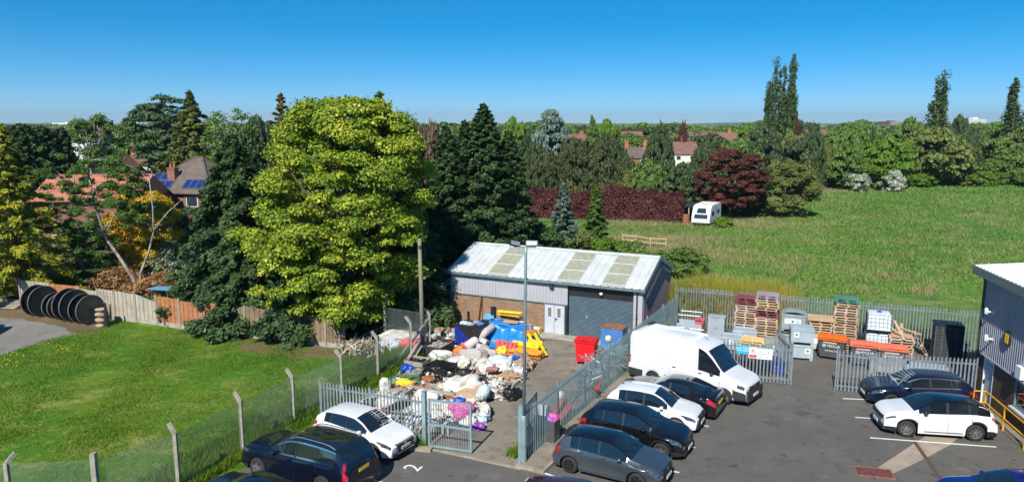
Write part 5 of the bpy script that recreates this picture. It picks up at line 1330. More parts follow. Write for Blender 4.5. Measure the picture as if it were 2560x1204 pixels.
# brown brushwood heap
r = np.random.RandomState(60); n = 9000; xx = r.rand(n); a = PX(175, 54, 0); b = PX(440, 53, 0)
hgt = 1.9*np.sin(np.pi*np.clip(xx*1.02,0,1))**.6*(.7+.3*np.sin(xx*17)); P = np.stack([a.x+(b.x-a.x)*xx, 54.0+2.2*r.normal(size=n)*.6, hgt*r.rand(n)**.5], 1)
V1 = leaf_quads(P, unit(r, n)+np.array([0,-.3,.4]), .5, r, .09); V2 = leaf_quads(P[:4000]+r.normal(size=(4000,3))*.1, unit(r,4000), .13, r)
o = bpy.data.objects.new('brushwood_heap', np_mesh('brushwood_heap', np.concatenate([V1, V2]), 4, L_brush)); COL.objects.link(o)
tag(o, 'orange brown heap of dead conifer branches behind the grey fence', 'brushwood', None, 'stuff')
r = np.random.RandomState(61); n = 260; P = np.array([G(905+r.normal()*28, 880+r.normal()*5) for _ in range(n)]); P[:,2] = r.rand(n)*.55
V1 = leaf_quads(P, unit(r, n), .9, r, .05); o = bpy.data.objects.new('brushwood_heap', np_mesh('brushwood_heap', V1, 4, mat('grey_dead_twigs', (.42,.36,.27), .9))); COL.objects.link(o)
tag(o, 'pale grey heap of dead twigs by the end of the timber fence', 'brushwood', None, 'stuff')

# ---- copper beech, hedges and trees right of the centre ----
Y = 97; H = ZP(372, Y); V1, mb = clump_tree(70, H, 4.9, 60000, .19, .56, .46, 260, (.07,.16), flat=.55, limbs=60, r0=.3)
place_tree('copper_beech_tree', 'dark purple copper beech behind the touring caravan', 1828, Y, 372, V1, 4, L_cop, mb)
Y = 99; H = ZP(405, Y); V1, mb = clump_tree(71, H, 4.2, 40000, .20, .5, .5, 130, (.12,.22), limbs=30)
place_tree('broadleaf_tree', 'rounded olive green tree right of the copper beech at the field edge', 1962, Y, 405, V1, 4, L_mid2, mb)
def hedge(label, pA, pB, h, w, lm, n, ls, seed, name='copper_hedge'):
    r = np.random.RandomState(seed); A = np.array(pA); B = np.array(pB); L = np.linalg.norm(B-A); d = (B-A)/L; s_ = np.array([-d[1], d[0], 0])
    m_ = int(L*3); cs = []; rr = []
    u = r.rand(n); f = r.rand(n); which = r.rand(n)
    lump = lambda q: 1+.05*np.sin(q*L*1.3)+.04*np.sin(q*L*3.1+1)
    off = np.where(which < .55, -w/2, np.where(which < .72, w/2, r.uniform(-w/2, w/2, n))); zz = np.where(which < .72, f*h, h*(.97+.05*r.rand(n)))*lump(u)*(1+.06*np.sin(u*L*.45+1)+.03*np.sin(u*L*2.2))
    P = A + d*(u*L)[:,None] + s_*(off*(1+.0*u))[:,None]*1.0; P[:,2] = zz; P += r.normal(size=(n,3))*.16
    bump = smooth_noise(P, seed, 1.3)*.38; P -= s_*bump[:,None]
    spr = (which >= .72) & (r.rand(n) < .4); P[spr,2] += .45*r.rand(spr.sum())**2; Nn = np.where((which < .55)[:,None], -s_, np.array([0,0,1.0])) + r.normal(size=(n,3))*.6
    t = thing(name, label, 'hedge', tuple(pA)); V1 = leaf_quads(P-A, Nn, ls, r)
    o = bpy.data.objects.new('foliage', np_mesh('foliage', V1, 4, lm)); COL.objects.link(o); o.parent = t
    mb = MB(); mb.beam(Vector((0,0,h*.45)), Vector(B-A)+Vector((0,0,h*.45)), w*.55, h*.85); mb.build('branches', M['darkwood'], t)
    return t
def yb(px, py): p = G(px, py); return (p.x, p.y, 0)
hedge('long copper red clipped hedge left of the touring caravan', yb(1512,547), yb(1706,556), 3.6, 2.0, L_coph, 30000, .24, 80)
hedge('copper red hedge seen behind the blue spruce', yb(1300,540), yb(1500,547), 3.3, 2.0, L_coph, 24000, .24, 81)
Y = 62; H = ZP(462, Y); V1 = conifer(rs, H, 2.0, .4, 120, 190, .15, .7, .1, .3, 2.2, .25)
place_tree('blue_spruce', 'silvery blue spruce behind the ridge of the store', 1408, Y, 462, V1, 4, L_blue, straight_trunk(H, .14))
Y = 63; H = ZP(468, Y); V1 = conifer(rs, H, 1.5, .3, 130, 170, .15, .6, .06, .3, 2.0, .3)
place_tree('conifer_tree', 'narrow deep green conifer right of the blue spruce', 1490, Y, 468, V1, 4, L_mid, straight_trunk(H, .14))
for k, (px, Y, ty, R, m_, lb) in enumerate(((1345,58,560,2.2,L_ivy,'dark bush behind the left part of the store roof'), (1310,60,545,2.0,L_mid,'green bush beside the leylandii behind the store'), (1455,60,585,1.8,L_mid2,'olive bush between the blue spruce and the store roof'), (1525,58,590,1.8,L_brt,'bright green bush behind the middle of the store roof'), (1580,57,604,1.4,L_mid,'low green bush below the post and rail fence'), (1385,62,575,1.6,L_mid2,'bush at the foot of the blue spruce'), (1712,60,628,2.0,L_mid,'bramble mound right of the post and rail fence'), (1668,59,630,1.7,L_mid,'bramble mound behind the right end of the store roof'), (1808,88,545,1.1,L_brt,'small bright bush beside the caravan'))):
    H = ZP(ty, Y); V1, mb = clump_tree(90+k, max(H, .8), R, 9000, .17, .5, .5, 60, (.2,.34), limbs=8, r0=.06)
    place_tree('field_bush', lb, px, Y, ty, V1, 4, m_, mb, cat='shrub')
# ---- generic kinds, built once and copied ----
def proto_crown(kind, seed):
    r = np.random.RandomState(seed)
    if kind == 'round':
        C = ell_cents(r, 95, (0,0,.56), (.9,.9,.42), egg=.25*r.rand()); R = .12+.14*r.rand(95)
        C3 = C.copy(); V1 = clump_crown(r, C3*np.array([1,1,1]), R, 8500, .085, flat=.42, upbias=.5)
        mb = MB(); limb_mesh(mb, (0,0,0), (0,0,.85), .045, C, r, 22, r1=.006, bend=.1)
    elif kind == 'cone':
        V1 = conifer(r, 1.0, .95, .03, 130, 75, .075, .42, .06, .34, 1.5, .04); V1 = V1; mb = straight_trunk(1.0, .035)
    elif kind == 'poplar':
        P = []; mb = MB()
        for s in range(7):
            a = r.rand()*6.28; q = .12+.45*r.rand(); tp = (.62+.38*r.rand()) if s else 1.0; pts = [(0,0,0),(q*.6*math.cos(a), q*.6*math.sin(a), .25),(q*math.cos(a), q*math.sin(a), tp*.9)]
            mb.tube(pts, [.10,.05,.01], 5)
            for z in np.arange(.12, tp, .03):
                f = z/tp; rr = .50*(1-f)**.55*min(f*5+.3,1)*(.55+.9*r.rand()); b = r.rand()*6.28; q2 = q*min(z/.3,1)*(1-.45*f)
                P.append((q2*math.cos(a)+rr*.55*math.cos(b)*r.rand(), q2*math.sin(a)+rr*.55*math.sin(b)*r.rand(), z))
        C = np.array(P); R = .08+.22*r.rand(len(C))**1.5; idx = r.randint(0, len(C), 9500); d = unit(r, 9500); off = d*R[idx][:,None]*(.4+.8*r.rand(9500))[:,None]; off[:,2] *= .16
        V1 = leaf_quads(C[idx]+off, d+r.normal(size=(9500,3))*.4, .11, r); V1 = V1.reshape(-1,4,3); c = V1.mean(1, keepdims=True); V1 = V1-c; V1[:,:,2] *= .13; V1 = (V1+c).reshape(-1,3)
    elif kind == 'ley':
        n = 240; z = r.rand(n)**.8; a = r.rand(n)*6.283; ph = r.rand(4)*6
        w = np.clip(1-z**(2.0+r.rand()), 0, 1)**.62*(.80+.20*np.clip(z*5,0,1)); q = w*(.78+.2*r.rand(n))*(1+.13*np.sin(a*3+ph[0]+z*4))
        C = np.stack([np.cos(a)*q, np.sin(a)*q, .04+z*.86], 1); tips = np.array([(r.uniform(-.45,.45), r.uniform(-.45,.45), r.uniform(.80,.96)) for _ in range(14)]); C = np.concatenate([C, tips, [[0,0,.95]]])
        R = np.concatenate([.08+.11*r.rand(n), .05+.06*r.rand(15)]); V1 = clump_crown(r, C, R, 15000, .062, flat=.62, upbias=.25, shell=.5)
        mb = straight_trunk(1.0, .035)
    elif kind == 'cedar':
        C = []; 
        for i in range(70):
            z = .12+.86*r.rand(); w = (1-z)**.55*.95+.05; a = r.rand()*6.283; L = w*(.45+.6*r.rand())
            for s in (.35,.6,.8,1.0): C.append((math.cos(a)*L*s, math.sin(a)*L*s, z+.05*s*L+.03*r.normal()))
        C = np.array(C); R = .07+.07*r.rand(len(C)); V1 = clump_crown(r, C, R, 14000, .06, flat=.28, upbias=.4, shell=.8); mb = MB(); limb_mesh(mb, (0,0,0), (0,0,.9), .04, C, r, 30, r1=.005, bend=.05)
    elif kind == 'bush':
        C = ell_cents(r, 60, (0,0,.45), (.85,.85,.5)); C[:,2] = np.abs(C[:,2]); R = .16+.14*r.rand(60); V1 = clump_crown(r, C, R, 6000, .085, flat=.55); mb = MB(); limb_mesh(mb, (0,0,0), (0,0,.7), .03, C, r, 10, r1=.006, bend=.1)
    return V1, mb
PROTO = {}
for kind, n_ in (('round', 4), ('cone', 2), ('ley', 3), ('cedar', 2), ('poplar', 3), ('bush', 2)):
    for i in range(n_):
        V1, mb = proto_crown(kind, 200+i*7+len(kind)); me = np_mesh('crown', V1, 4, L_mid)
        o = mb.build('trunk', M['bark'], None, smooth=True); tm = o.data; bpy.data.objects.remove(o); PROTO.setdefault(kind, []).append((me, tm))
def gen_tree(kind, var, px, Y, topy, wpx, lm, name, label, cat='tree', group=None):
    H = ZP(topy, Y); x = PX(px, Y, 2).x; R = wpx/2/FPX*(Y*.987)
    t = thing(name, label, cat, (x, Y, 0), (px*37 % 360)/57.3, group)
    me, tm = PROTO[kind][var % len(PROTO[kind])]
    for nm, d, m_ in (('crown', me, lm), ('trunk', tm, M['bark'])):
        o = bpy.data.objects.new(nm, d); COL.objects.link(o); o.parent = t; o.scale = (R, R, H)
        o.material_slots[0].link = 'OBJECT'; o.material_slots[0].material = m_
    return t
# trees one can name
named = [
 ('cedar',0,1378,106,284,190,L_blue,'cedar_tree','spreading blue grey cedar above the left end of the copper hedge',None),
 ('round',1,1330,112,330,90,L_ley,'cedar_tree','dark blue green tree in front of the spreading cedar',None),
 ('ley',1,1350,103,362,120,L_leyb,'leylandii_tree','dark olive leylandii, leftmost of the line behind the copper hedge','leylandii behind the copper hedge'),
 ('ley',0,1436,104,345,125,L_leyb,'leylandii_tree','dark olive leylandii, second from the left behind the copper hedge','leylandii behind the copper hedge'),
 ('ley',1,1512,105,336,130,L_leyb,'leylandii_tree','dark olive leylandii, third from the left behind the copper hedge','leylandii behind the copper hedge'),
 ('ley',2,1560,103,385,80,L_leyb,'leylandii_tree','dark olive leylandii, rightmost of the line behind the copper hedge','leylandii behind the copper hedge'),
 ('ley',0,1648,108,308,84,L_ley,'leylandii_tree','tall dark green leylandii between the two chimneyed houses',None),
 ('round',2,1610,104,402,110,L_mid,'broadleaf_tree','grey green tree below the dark roofed house',None),
 ('bush',0,1600,101,468,150,L_mid2,'field_bush','olive shrubs above the middle of the copper hedge',None),
 ('round',0,1706,103,412,110,L_ley,'broadleaf_tree','dark green tree left of the copper beech',None),
 ('ley',1,1762,112,352,90,L_ley,'leylandii_tree','dark conifer behind the left side of the copper beech',None),
 ('ley',1,1704,190,302,26,L_cop,'copper_beech_tree','narrow dark purple tree standing alone on the skyline',None),
 ('round',3,1520,170,305,75,L_brt,'broadleaf_tree','bright green round tree on the skyline right of the blue cedar',None),
 ('cedar',1,1480,165,300,60,L_mid,'cedar_tree','dark flat topped conifer on the skyline beside the bright round tree',None),
 ('round',1,1840,120,350,120,L_mid,'broadleaf_tree','dark green tree behind the top of the copper beech',None),
 ('poplar',0,1912,170,205,70,L_pop,'poplar_tree','shortest poplar of the tall clump, on its left','tall poplars'),
 ('poplar',1,1938,172,150,72,L_pop,'poplar_tree','tall poplar in the middle of the tall clump','tall poplars'),
 ('poplar',2,1962,172,136,84,L_pop,'poplar_tree','tallest poplar, with a narrow split crown','tall poplars'),
 ('poplar',0,1974,168,225,70,L_pop,'poplar_tree','lower poplar on the right of the tall clump','tall poplars'),
 ('poplar',1,2334,176,182,96,L_pop,'poplar_tree','lone poplar left of the white hospital block','tall poplars'),
 ('poplar',2,2522,176,195,104,L_pop,'poplar_tree','lone poplar near the right picture edge','tall poplars'),
 ('round',0,1900,150,318,110,L_ley,'broadleaf_tree','dark green tree at the foot of the tall poplar clump',None),
 ('round',2,1960,160,330,100,L_mid2,'broadleaf_tree','brownish green tree in front of the tall poplar clump',None),
 ('ley',0,2028,140,308,60,L_ley,'conifer_tree','dark pointed conifer right of the tall poplars',None),
 ('round',1,1985,128,350,90,L_leyb,'broadleaf_tree','brown green tree below the dark pointed conifer',None),
 ('ley',1,2062,150,350,34,L_mid2,'conifer_tree','slim olive green conifer right of the dark pointed conifer',None),
 ('round',3,2128,148,312,100,L_mid,'broadleaf_tree','green ash tree with a broken skyline top',None),
 ('round',0,2115,138,360,90,L_mid,'broadleaf_tree','dark green tree in front of the green ash tree',None),
 ('round',2,2212,142,345,130,L_brt,'broadleaf_tree','bright lime green round tree behind the white hawthorns',None),
 ('bush',1,2190,140,400,130,L_brt,'field_bush','bright green bush at the foot of the lime green tree',None),
 ('bush',0,2145,136,430,58,L_haw,'hawthorn_bush','white flowering hawthorn, left one at the field edge',None),
 ('bush',1,2228,136,428,66,L_haw,'hawthorn_bush','white flowering hawthorn, right one at the field edge',None),
 ('round',3,2335,150,325,185,L_mid2,'broadleaf_tree','wide olive brown tree in front of the lone poplar',None),
 ('ley',2,2418,158,335,64,L_ley,'conifer_tree','dark pointed conifer in front of the white hospital block',None),
 ('round',1,2480,160,345,120,L_mid,'broadleaf_tree','mid green tree left of the right hand lone poplar',None),
 ('bush',0,2420,153,400,150,L_mid,'field_bush','mid green thicket right of the wide olive tree',None),
 ('bush',1,2520,154,390,160,L_mid,'field_bush','mid green thicket at the right end of the field edge',None),
 ('bush',0,2075,150,422,120,L_mid,'field_bush','low green thicket left of the white hawthorns',None),
 ('bush',1,2010,120,420,90,L_mid2,'field_bush','olive thicket right of the rounded field edge tree',None),
 ('round',2,2560,165,320,120,L_mid2,'broadleaf_tree','olive tree cut by the right picture edge',None),
 ('round',0,2270,175,300,110,L_mid,'broadleaf_tree','dark green tree behind the lime green tree',None),
 ('round',1,2390,190,292,50,L_ley,'pine_tree','dark ragged pine between the lone poplar and the hospital block',None),
 ('cone',0,1985,178,300,50,L_cop,'copper_beech_tree','small purple tree at the right foot of the tall poplar clump',None),
 ('round',3,330,150,305,90,L_mid,'broadleaf_tree','round dark green tree left of the cedar on the skyline',None),
 ('round',0,345,142,345,90,L_brt,'broadleaf_tree','bright green tree right of the round topped birch',None),
 ('round',1,395,140,345,80,L_mid,'broadleaf_tree','dark green tree in front of the cedar',None),
 ('round',2,560,100,350,110,L_mid2,'broadleaf_tree','brown green tree right of the tiered conifer',None),
 ('round',3,640,110,300,120,L_ley,'broadleaf_tree','dark tree behind the left side of the sycamore',None),
 ('round',1,1070,72,318,110,leafmat('brown_bud_leaves', (.10,.06,.05), (.20,.13,.08)),'broadleaf_tree','brown budding tree between the sycamore and the leylandii',None),
 ('round',0,1110,120,330,120,L_mid,'broadleaf_tree','green tree behind the brown budding tree',None),
 ('round',2,575,88,352,100,L_ley,'broadleaf_tree','dark green tree right of the hip roofed house',None),
 ('round',3,610,64,350,110,L_ley,'broadleaf_tree','dark green tree between the hip roofed house and the sycamore',None),
 ('bush',0,1870,100,505,120,L_ley,'field_bush','dark shrubs under the copper beech',None),
 ('bush',1,1790,101,500,90,L_ley,'field_bush','dark shrubs behind the touring caravan',None),
 ('round',0,1290,170,300,80,L_brt,'broadleaf_tree','yellow green tree left of the blue grey cedar',None),
]
for kd, vr, px, Y, ty, w, lm, nm, lb, gp_ in named: gen_tree(kd, vr, px, Y, ty, w, lm, nm, lb, 'shrub' if kd == 'bush' else 'tree', gp_)
# belt of trees between the gardens and the horizon: each its own tree
extra = random.Random(55)
for i in range(16):
    px = 1985+620*(i+.5)/16+extra.uniform(-12,12); gen_tree('round', extra.randrange(4), px, 182+extra.uniform(-8,8), extra.uniform(322,345), extra.uniform(70,110), extra.choice([L_mid,L_mid2,L_mid,L_ley]), 'broadleaf_tree', 'tree in the back row behind the field edge thicket, %s from the left' % ordn(i), 'tree', 'back row behind the field edge')
for i in range(15):
    px = 2020+570*(i+.5)/15+extra.uniform(-12,12); gen_tree('bush', i, px, 149+extra.uniform(-2,4), extra.uniform(412,440), extra.uniform(55,95), extra.choice([L_mid,L_mid2,L_brt,L_mid]), 'field_bush', 'low bush at the far edge of the field, %s from the left' % ordn(i), 'shrub', 'low bushes along the far field edge')
for i in range(9):
    px = 1300+330*(i+.5)/9+extra.uniform(-10,10); gen_tree('bush', i, px, 101.5, extra.uniform(430,462), extra.uniform(60,85), extra.choice([L_mid,L_mid2,L_leyb]), 'field_bush', 'bush filling in behind the copper hedge, %s from the left' % ordn(i), 'shrub', 'bushes behind the copper hedge')
r = random.Random(77); mats_ = [L_mid, L_mid2, L_ley, L_brt, L_mid, L_mid2, L_leyb]
words = ['mid green', 'olive green', 'dark green', 'bright green', 'mid green', 'olive green', 'brown green']
rows = [('nearer tree row', 215, 30, 318, 340, 115), ('middle tree row', 300, 30, 316, 328, 100), ('skyline tree row', 420, 38, 302, 317, 100)]
for rn, Yr, cnt, t0, t1, w in rows:
    for i in range(cnt):
        px = -60 + 2680*(i+.5)/cnt + r.uniform(-25,25); k = r.randrange(7); Y = Yr*r.uniform(.93,1.1)
        gen_tree('ley' if r.random() < .15 else 'round', r.randrange(4), px, Y, r.uniform(t0,t1), w*r.uniform(.8,1.3), mats_[k], 'broadleaf_tree', '%s tree, %s from the left in the %s' % (words[k], ordn(i), rn+' beyond the houses'), 'tree', rn)
# far woods out to the horizon
r = np.random.RandomState(99); n = 60000
Yd = 440*np.exp(r.rand(n)*2.3); X = (r.rand(n)*2-1)*Yd*.85; hh = 10.5+3.5*smooth_noise(np.stack([X, Yd, X*0],1)/np.maximum(Yd,1)[:,None]*300, 4, .12)
P = np.stack([X, Yd, hh*r.rand(n)**.5], 1); V1 = leaf_quads(P, unit(r,n)+np.array([0,-.5,.8]), Yd*.0075, r)
o = bpy.data.objects.new('far_woods', np_mesh('far_woods', V1, 4, L_far)); COL.objects.link(o); tag(o, 'far woods and hedgerow trees merging towards the horizon', 'woods', None, 'stuff')
# far hills
mb = MB(); hm = mat('hazy_hill_blue', (.10,.17,.24), .95, 0, .05, .001)  # blue of the distant air is put into the hill colour
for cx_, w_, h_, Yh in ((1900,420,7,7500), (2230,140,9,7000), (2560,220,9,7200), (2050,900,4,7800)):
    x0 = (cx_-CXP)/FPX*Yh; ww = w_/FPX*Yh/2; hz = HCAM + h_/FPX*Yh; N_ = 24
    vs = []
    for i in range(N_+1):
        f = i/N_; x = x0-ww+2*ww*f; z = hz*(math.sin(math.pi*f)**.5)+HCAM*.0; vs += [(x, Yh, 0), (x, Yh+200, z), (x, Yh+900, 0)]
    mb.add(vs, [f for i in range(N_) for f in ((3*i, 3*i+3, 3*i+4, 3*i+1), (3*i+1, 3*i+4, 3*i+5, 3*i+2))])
struct('hills', mb, hm, 'low hills on the horizon with haze blue in their colour', 'hills')

# ---- grass blades ----
def in_poly(P, poly):
    x, y = P[:,0], P[:,1]; c = np.zeros(len(P), bool); n = len(poly)
    for i in range(n):
        x0, y0 = poly[i][0], poly[i][1]; x1, y1 = poly[(i+1) % n][0], poly[(i+1) % n][1]
        c ^= ((y0 > y) != (y1 > y)) & (x < (x1-x0)*(y-y0)/((y1-y0) if y1 != y0 else 1e-9)+x0)
    return c
def blades(name, P, h, w, lm, label, r, lean=.35, kind='stuff', cat='grass'):
    n = len(P); a = r.rand(n)*2*np.pi; d = np.stack([np.cos(a), np.sin(a), 0*a], 1); h = np.broadcast_to(h, (n,)); w = np.broadcast_to(w, (n,))
    tipo = r.normal(size=(n,3))*lean*h[:,None]; tipo[:,2] = h
    V = np.empty((n,3,3)); V[:,0] = P-d*w[:,None]/2; V[:,1] = P+d*w[:,None]/2; V[:,2] = P+tipo
    o = bpy.data.objects.new(name, np_mesh(name, V.reshape(-1,3), 3, lm)); COL.objects.link(o); return tag(o, label, cat, None, kind)
r = np.random.RandomState(5)
lp = [(p[0], p[1]) for p in lawn_pts]
P = np.stack([r.uniform(-38,-2,420000), r.uniform(14,47,420000), np.zeros(420000)+.004], 1); P = P[in_poly(P, lp)]
den = smooth_noise(P, 3, .6)+.6*smooth_noise(P, 9, 2.2); keep = r.rand(len(P)) < np.clip(.50+.38*den, .08, 1); P = P[keep]; den = den[keep]
blades('lawn_grass', P, (.05+.03*np.clip(den+1,0,2)), .035, L_grass, 'short green grass covering the lawn', r)
# longer grass by the chain link fence
nlong = 60000; i = r.randint(0, len(cl_pts)-1, nlong); f = r.rand(nlong); A = np.array(cl_pts)[i]; B = np.array(cl_pts)[i+1]
P = A+(B-A)*f[:,None]; P[:,0] += -r.rand(nlong)**1.6*2.2+.25; P[:,1] += r.normal(size=nlong)*.3; P = P[~in_poly(P, [(v[0],v[1]) for v in asph])]
blades('long_grass', P, .12+.28*r.rand(len(P))**1.5, .045, L_grass, 'longer uncut grass along the chain link fence', r)
# field grass tufts
n = 330000; u = r.rand(n); Yd = 44*(165/44)**u; X = r.uniform(-.05,.80,n)*Yd; P = np.stack([X, Yd, 0*X+.0], 1)
den = smooth_noise(P, 13, .10)+.5*smooth_noise(P, 19, .5); keep = (r.rand(n) < np.clip(.35+.4*den,.03,1)) & ~in_poly(P, [tuple(BFA[:2]), (BFB.x+2, BFB.y), (60,30), (10,30)]) & (((P[:,0]-SL.x)*V.x+(P[:,1]-SL.y)*V.y) > 7.2)
P = P[keep]; sc = .6+P[:,1]/60
blades('field_grass', P, (.05+.10*r.rand(len(P)))*sc, .08*sc, L_fgrass, 'rough tufted grass of the field', r, .5)
# dry pale tussocks in the field
n = 26000; c = np.array([G(*q) for q in ((1640,605),(1700,600),(1560,600),(1950,480),(2050,478),(1820,560),(1900,500),(1600,560),(1760,640),(2150,475),(1680,625),(1880,560))]); i = r.randint(0, len(c), n)
P = c[i]+r.normal(size=(n,3))*np.array([3.2,2.4,0]); m2 = 15000; k2 = 260; Yc = 52*(150/52)**r.rand(k2); Xc = r.uniform(.12,.72,k2)*Yc; j = r.randint(0,k2,m2); P2 = np.stack([Xc[j], Yc[j], 0*Yc[j]],1)+r.normal(size=(m2,3))*np.array([1.1,.7,0])*(Yc[j]/80)[:,None]; P = np.concatenate([P,P2]); P[:,2] = 0; P = P[P[:,1] > 50]; P = P[~in_poly(P, [tuple(BFA[:2]), (BFB.x+2, BFB.y), (60,30), (10,30)])]
blades('dry_grass', P, .25+.35*r.rand(len(P)), .05, leafmat('dry_straw', (.20,.19,.07), (.42,.36,.18), trans=.2), 'dry straw coloured grass tussocks in the rough field', r, .5)
# weeds along the field fence
n = 70000; f = r.rand(n); P = np.array(BFA)+(np.array(BFB)-np.array(BFA))*f[:,None]; nb_ = np.array([-(BFB-BFA).y, (BFB-BFA).x, 0]); nb_ /= np.linalg.norm(nb_)
P = P+nb_*(.3+3.2*r.rand(n)**1.3)[:,None]; P[:,2] = 0
hgt = np.where(f < .42, 1.2+1.9*r.rand(n), .25+.8*r.rand(n)**2)*(.75+.25*smooth_noise(P, 21, 1.2)); yel = f < .42
k = yel; blades('fence_weeds', P[k], hgt[k], .07, L_reed, 'tall yellow green weeds behind the field fence next to the store', r, .22, cat='weeds')
k = ~yel; blades('fence_weeds', P[k], hgt[k], .05, L_mid, 'green weeds behind the right part of the field fence', r, .35, cat='weeds')
nq = 12000; q_ = r.rand(nq)*.42; P2 = np.array(BFA)+(np.array(BFB)-np.array(BFA))*q_[:,None]+nb_*(.4+3*r.rand(nq))[:,None]; P2[:,2] = .6+1.6*r.rand(nq)
o = bpy.data.objects.new('weed_leaves', np_mesh('weed_leaves', leaf_quads(P2, unit(r,nq)+np.array([0,-.5,.5]), .11, r, 1.6), 4, L_reed)); COL.objects.link(o); tag(o, 'yellow leafy tops of the tall weeds by the store', 'weeds', None, 'stuff')
# dandelion like dots on the lawn
P = np.array([G(a+r.normal()*18, b+r.normal()*5) for a, b in ((20,905),(150,868),(30,890),(160,875),(10,915)) for _ in range(9)]); P[:,2] = .09
o = bpy.data.objects.new('dandelions', np_mesh('dandelions', leaf_quads(P, np.tile([0,-.3,1.0],(len(P),1)), .07, r), 4, M['yplastic'])); COL.objects.link(o); tag(o, 'small yellow dandelion heads at the track edge of the lawn', 'flowers', None, 'stuff')
# tufts at posts
for (px, py, lb) in ((1292,1138,'small green weed tuft at the foot of the thick gate post'),(1048,1112,'weed tuft beside the gate kerb'),(1357,1095,'bright green weed inside the side fence')):
    c = np.array(G(px, py)); P = c+r.normal(size=(500,3))*np.array([.14,.12,0]); P[:,2] = 0
    blades('weed_tuft', P, .15+.3*r.rand(500), .05, L_brt, lb, r, .5, kind='stuff', cat='weeds')

# rank weeds along the middle of the chain link fence
n = 60000; f = 2.6+3.4*r.rand(n)**.85; i = np.minimum(f.astype(int), 5); f = f-i; A = np.array(cl_pts)[i]; B = np.array(cl_pts)[i+1]
P = A+(B-A)*f[:,None]; off = r.rand(n)**1.1*2.3; P[:,0] -= off*.9; P[:,1] += off*.35; P[:,2] = 0
blades('rank_weeds', P, (.25+.55*r.rand(n))*(1-off/3.2)*(.8+.3*smooth_noise(P, 33, 1.1)), .06, L_mid, 'rank green weeds on the lawn side of the far chain link fence', r, .35, cat='weeds')
# ================= HOUSES =================
def house(name, label, px, py_e, Y, rz, L, W, eave, ridge, wallm, roofm, hip=0.0, chim=(), cat='house', windows=(), over=.35, panels=(), gablem=None):
    """origin: middle of the front eave's foot at pixel column px, distance Y. local x along the ridge, y depth"""
    p = PX(px, Y, 0); t = thing(name, label, cat, (p.x, Y, 0), rz)
    mb = MB(); mb.b2(-L/2, L/2, 0, W, 0, eave)
    if hip == 0:
        for x in (-L/2, L/2-.02): mb.add([(x,0,eave),(x+.02,0,eave),(x+.02,W,eave),(x,W,eave),(x,W/2,ridge-.08),(x+.02,W/2,ridge-.08)], [(0,3,4),(1,5,2),(0,4,5,1),(3,2,5,4)])
    mb.build('wall', wallm, t)
    o = over; e = eave-.1; a = hip if hip > 0 else -o; ro = []
    A = [(-L/2-o,-o,e),(L/2+o,-o,e),(L/2+o,W+o,e),(-L/2-o,W+o,e)]; B = [(-L/2+a,W/2,ridge),(L/2-a,W/2,ridge)]
    A2 = [(x,y,z-.12) for x,y,z in A]
    mb = MB(); mb.add(A+B+A2, [(0,1,5,4),(2,3,4,5),(1,2,5),(3,0,4),(0,6,7,1),(1,7,8,2),(2,8,9,3),(3,9,6,0),(9,8,7,6)])
    rf = mb.build('roof', roofm, t)
    mb = MB(); mb.beam((B[0][0],W/2,ridge+.03), (B[1][0],W/2,ridge+.03), .25, .12)
    if hip > 0:
        for q, bb in ((0,0),(3,0),(1,1),(2,1)): mb.beam(Vector(A[q])+Vector((0,0,.03)), Vector(B[bb])+Vector((0,0,.03)), .22, .1)
    mb.build('ridge_tiles', roofm, rf)
    for (cx_, cy_, h_, m_) in chim:
        mb = MB(); mb.b2(cx_-.45, cx_+.45, cy_-.35, cy_+.35, eave, h_); mb.b2(cx_-.52, cx_+.52, cy_-.42, cy_+.42, h_, h_+.12); c = mb.build('chimney', m_, rf)
        for d in (-.22, .22):
            mb = MB(); mb.cyl((cx_+d,cy_,h_+.12),(cx_+d,cy_,h_+.55),.14,.11,8); mb.build('chimney_pot', M['fenceorange'], c)
    for (x0, x1, z0, z1) in windows:
        mb = MB(); mb.b2(x0, x1, -.06, 0.02, z0, z1); w = mb.build('window', M['label'], t); mb = MB(); mb.b2(x0+.08, x1-.08, -.075, -.055, z0+.08, z1-.08); mb.build('pane', M['glassb'], w)
    for (x0, x1, f0, f1, m_, nx, nz) in panels:   # on the front slope, f fraction from eave to ridge
        def rp(x, f, o_): 
            y = -o + (W/2+o)*f; z = e + (ridge-e)*f; return (x, y-.03*o_, z+.09*o_)
        k = 0
        for i in range(nx):
            for j in range(nz):
                xa = x0+(x1-x0)*i/nx; xb = x0+(x1-x0)*(i+1)/nx-.03; fa = f0+(f1-f0)*j/nz; fb = f0+(f1-f0)*(j+1)/nz-.012
                mb = MB(); q = [rp(xa,fa,1), rp(xb,fa,1), rp(xb,fb,1), rp(xa,fb,1)]; q2 = [rp(xa,fa,.3), rp(xb,fa,.3), rp(xb,fb,.3), rp(xa,fb,.3)]
                mb.add(q+q2, [(0,1,2,3),(0,4,5,1),(1,5,6,2),(2,6,7,3),(3,7,4,0)]); sp_ = mb.build('solar_panel', M['alloy'], t)
                mb = MB(); g_ = .05; fg = .012; mb.quad(rp(xa+g_,fa+fg,1.08), rp(xb-g_,fa+fg,1.08), rp(xb-g_,fb-fg,1.08), rp(xa+g_,fb-fg,1.08)); mb.build('solar_cells', m_, sp_)
    return t
# orange tiled bungalow
Y = 68.0; e = ZP(497, Y); rdg = ZP(437, Y+4)
house('bungalow', 'brick bungalow with a bright orange tiled roof behind the birches', 225, 495, Y, math.radians(6), 8.8, 8.0, e, rdg, M['brickred'], M['tileor'], windows=((-3.2,-1.8,.9,2.2),(1.2,2.8,.9,2.2)), over=.5)
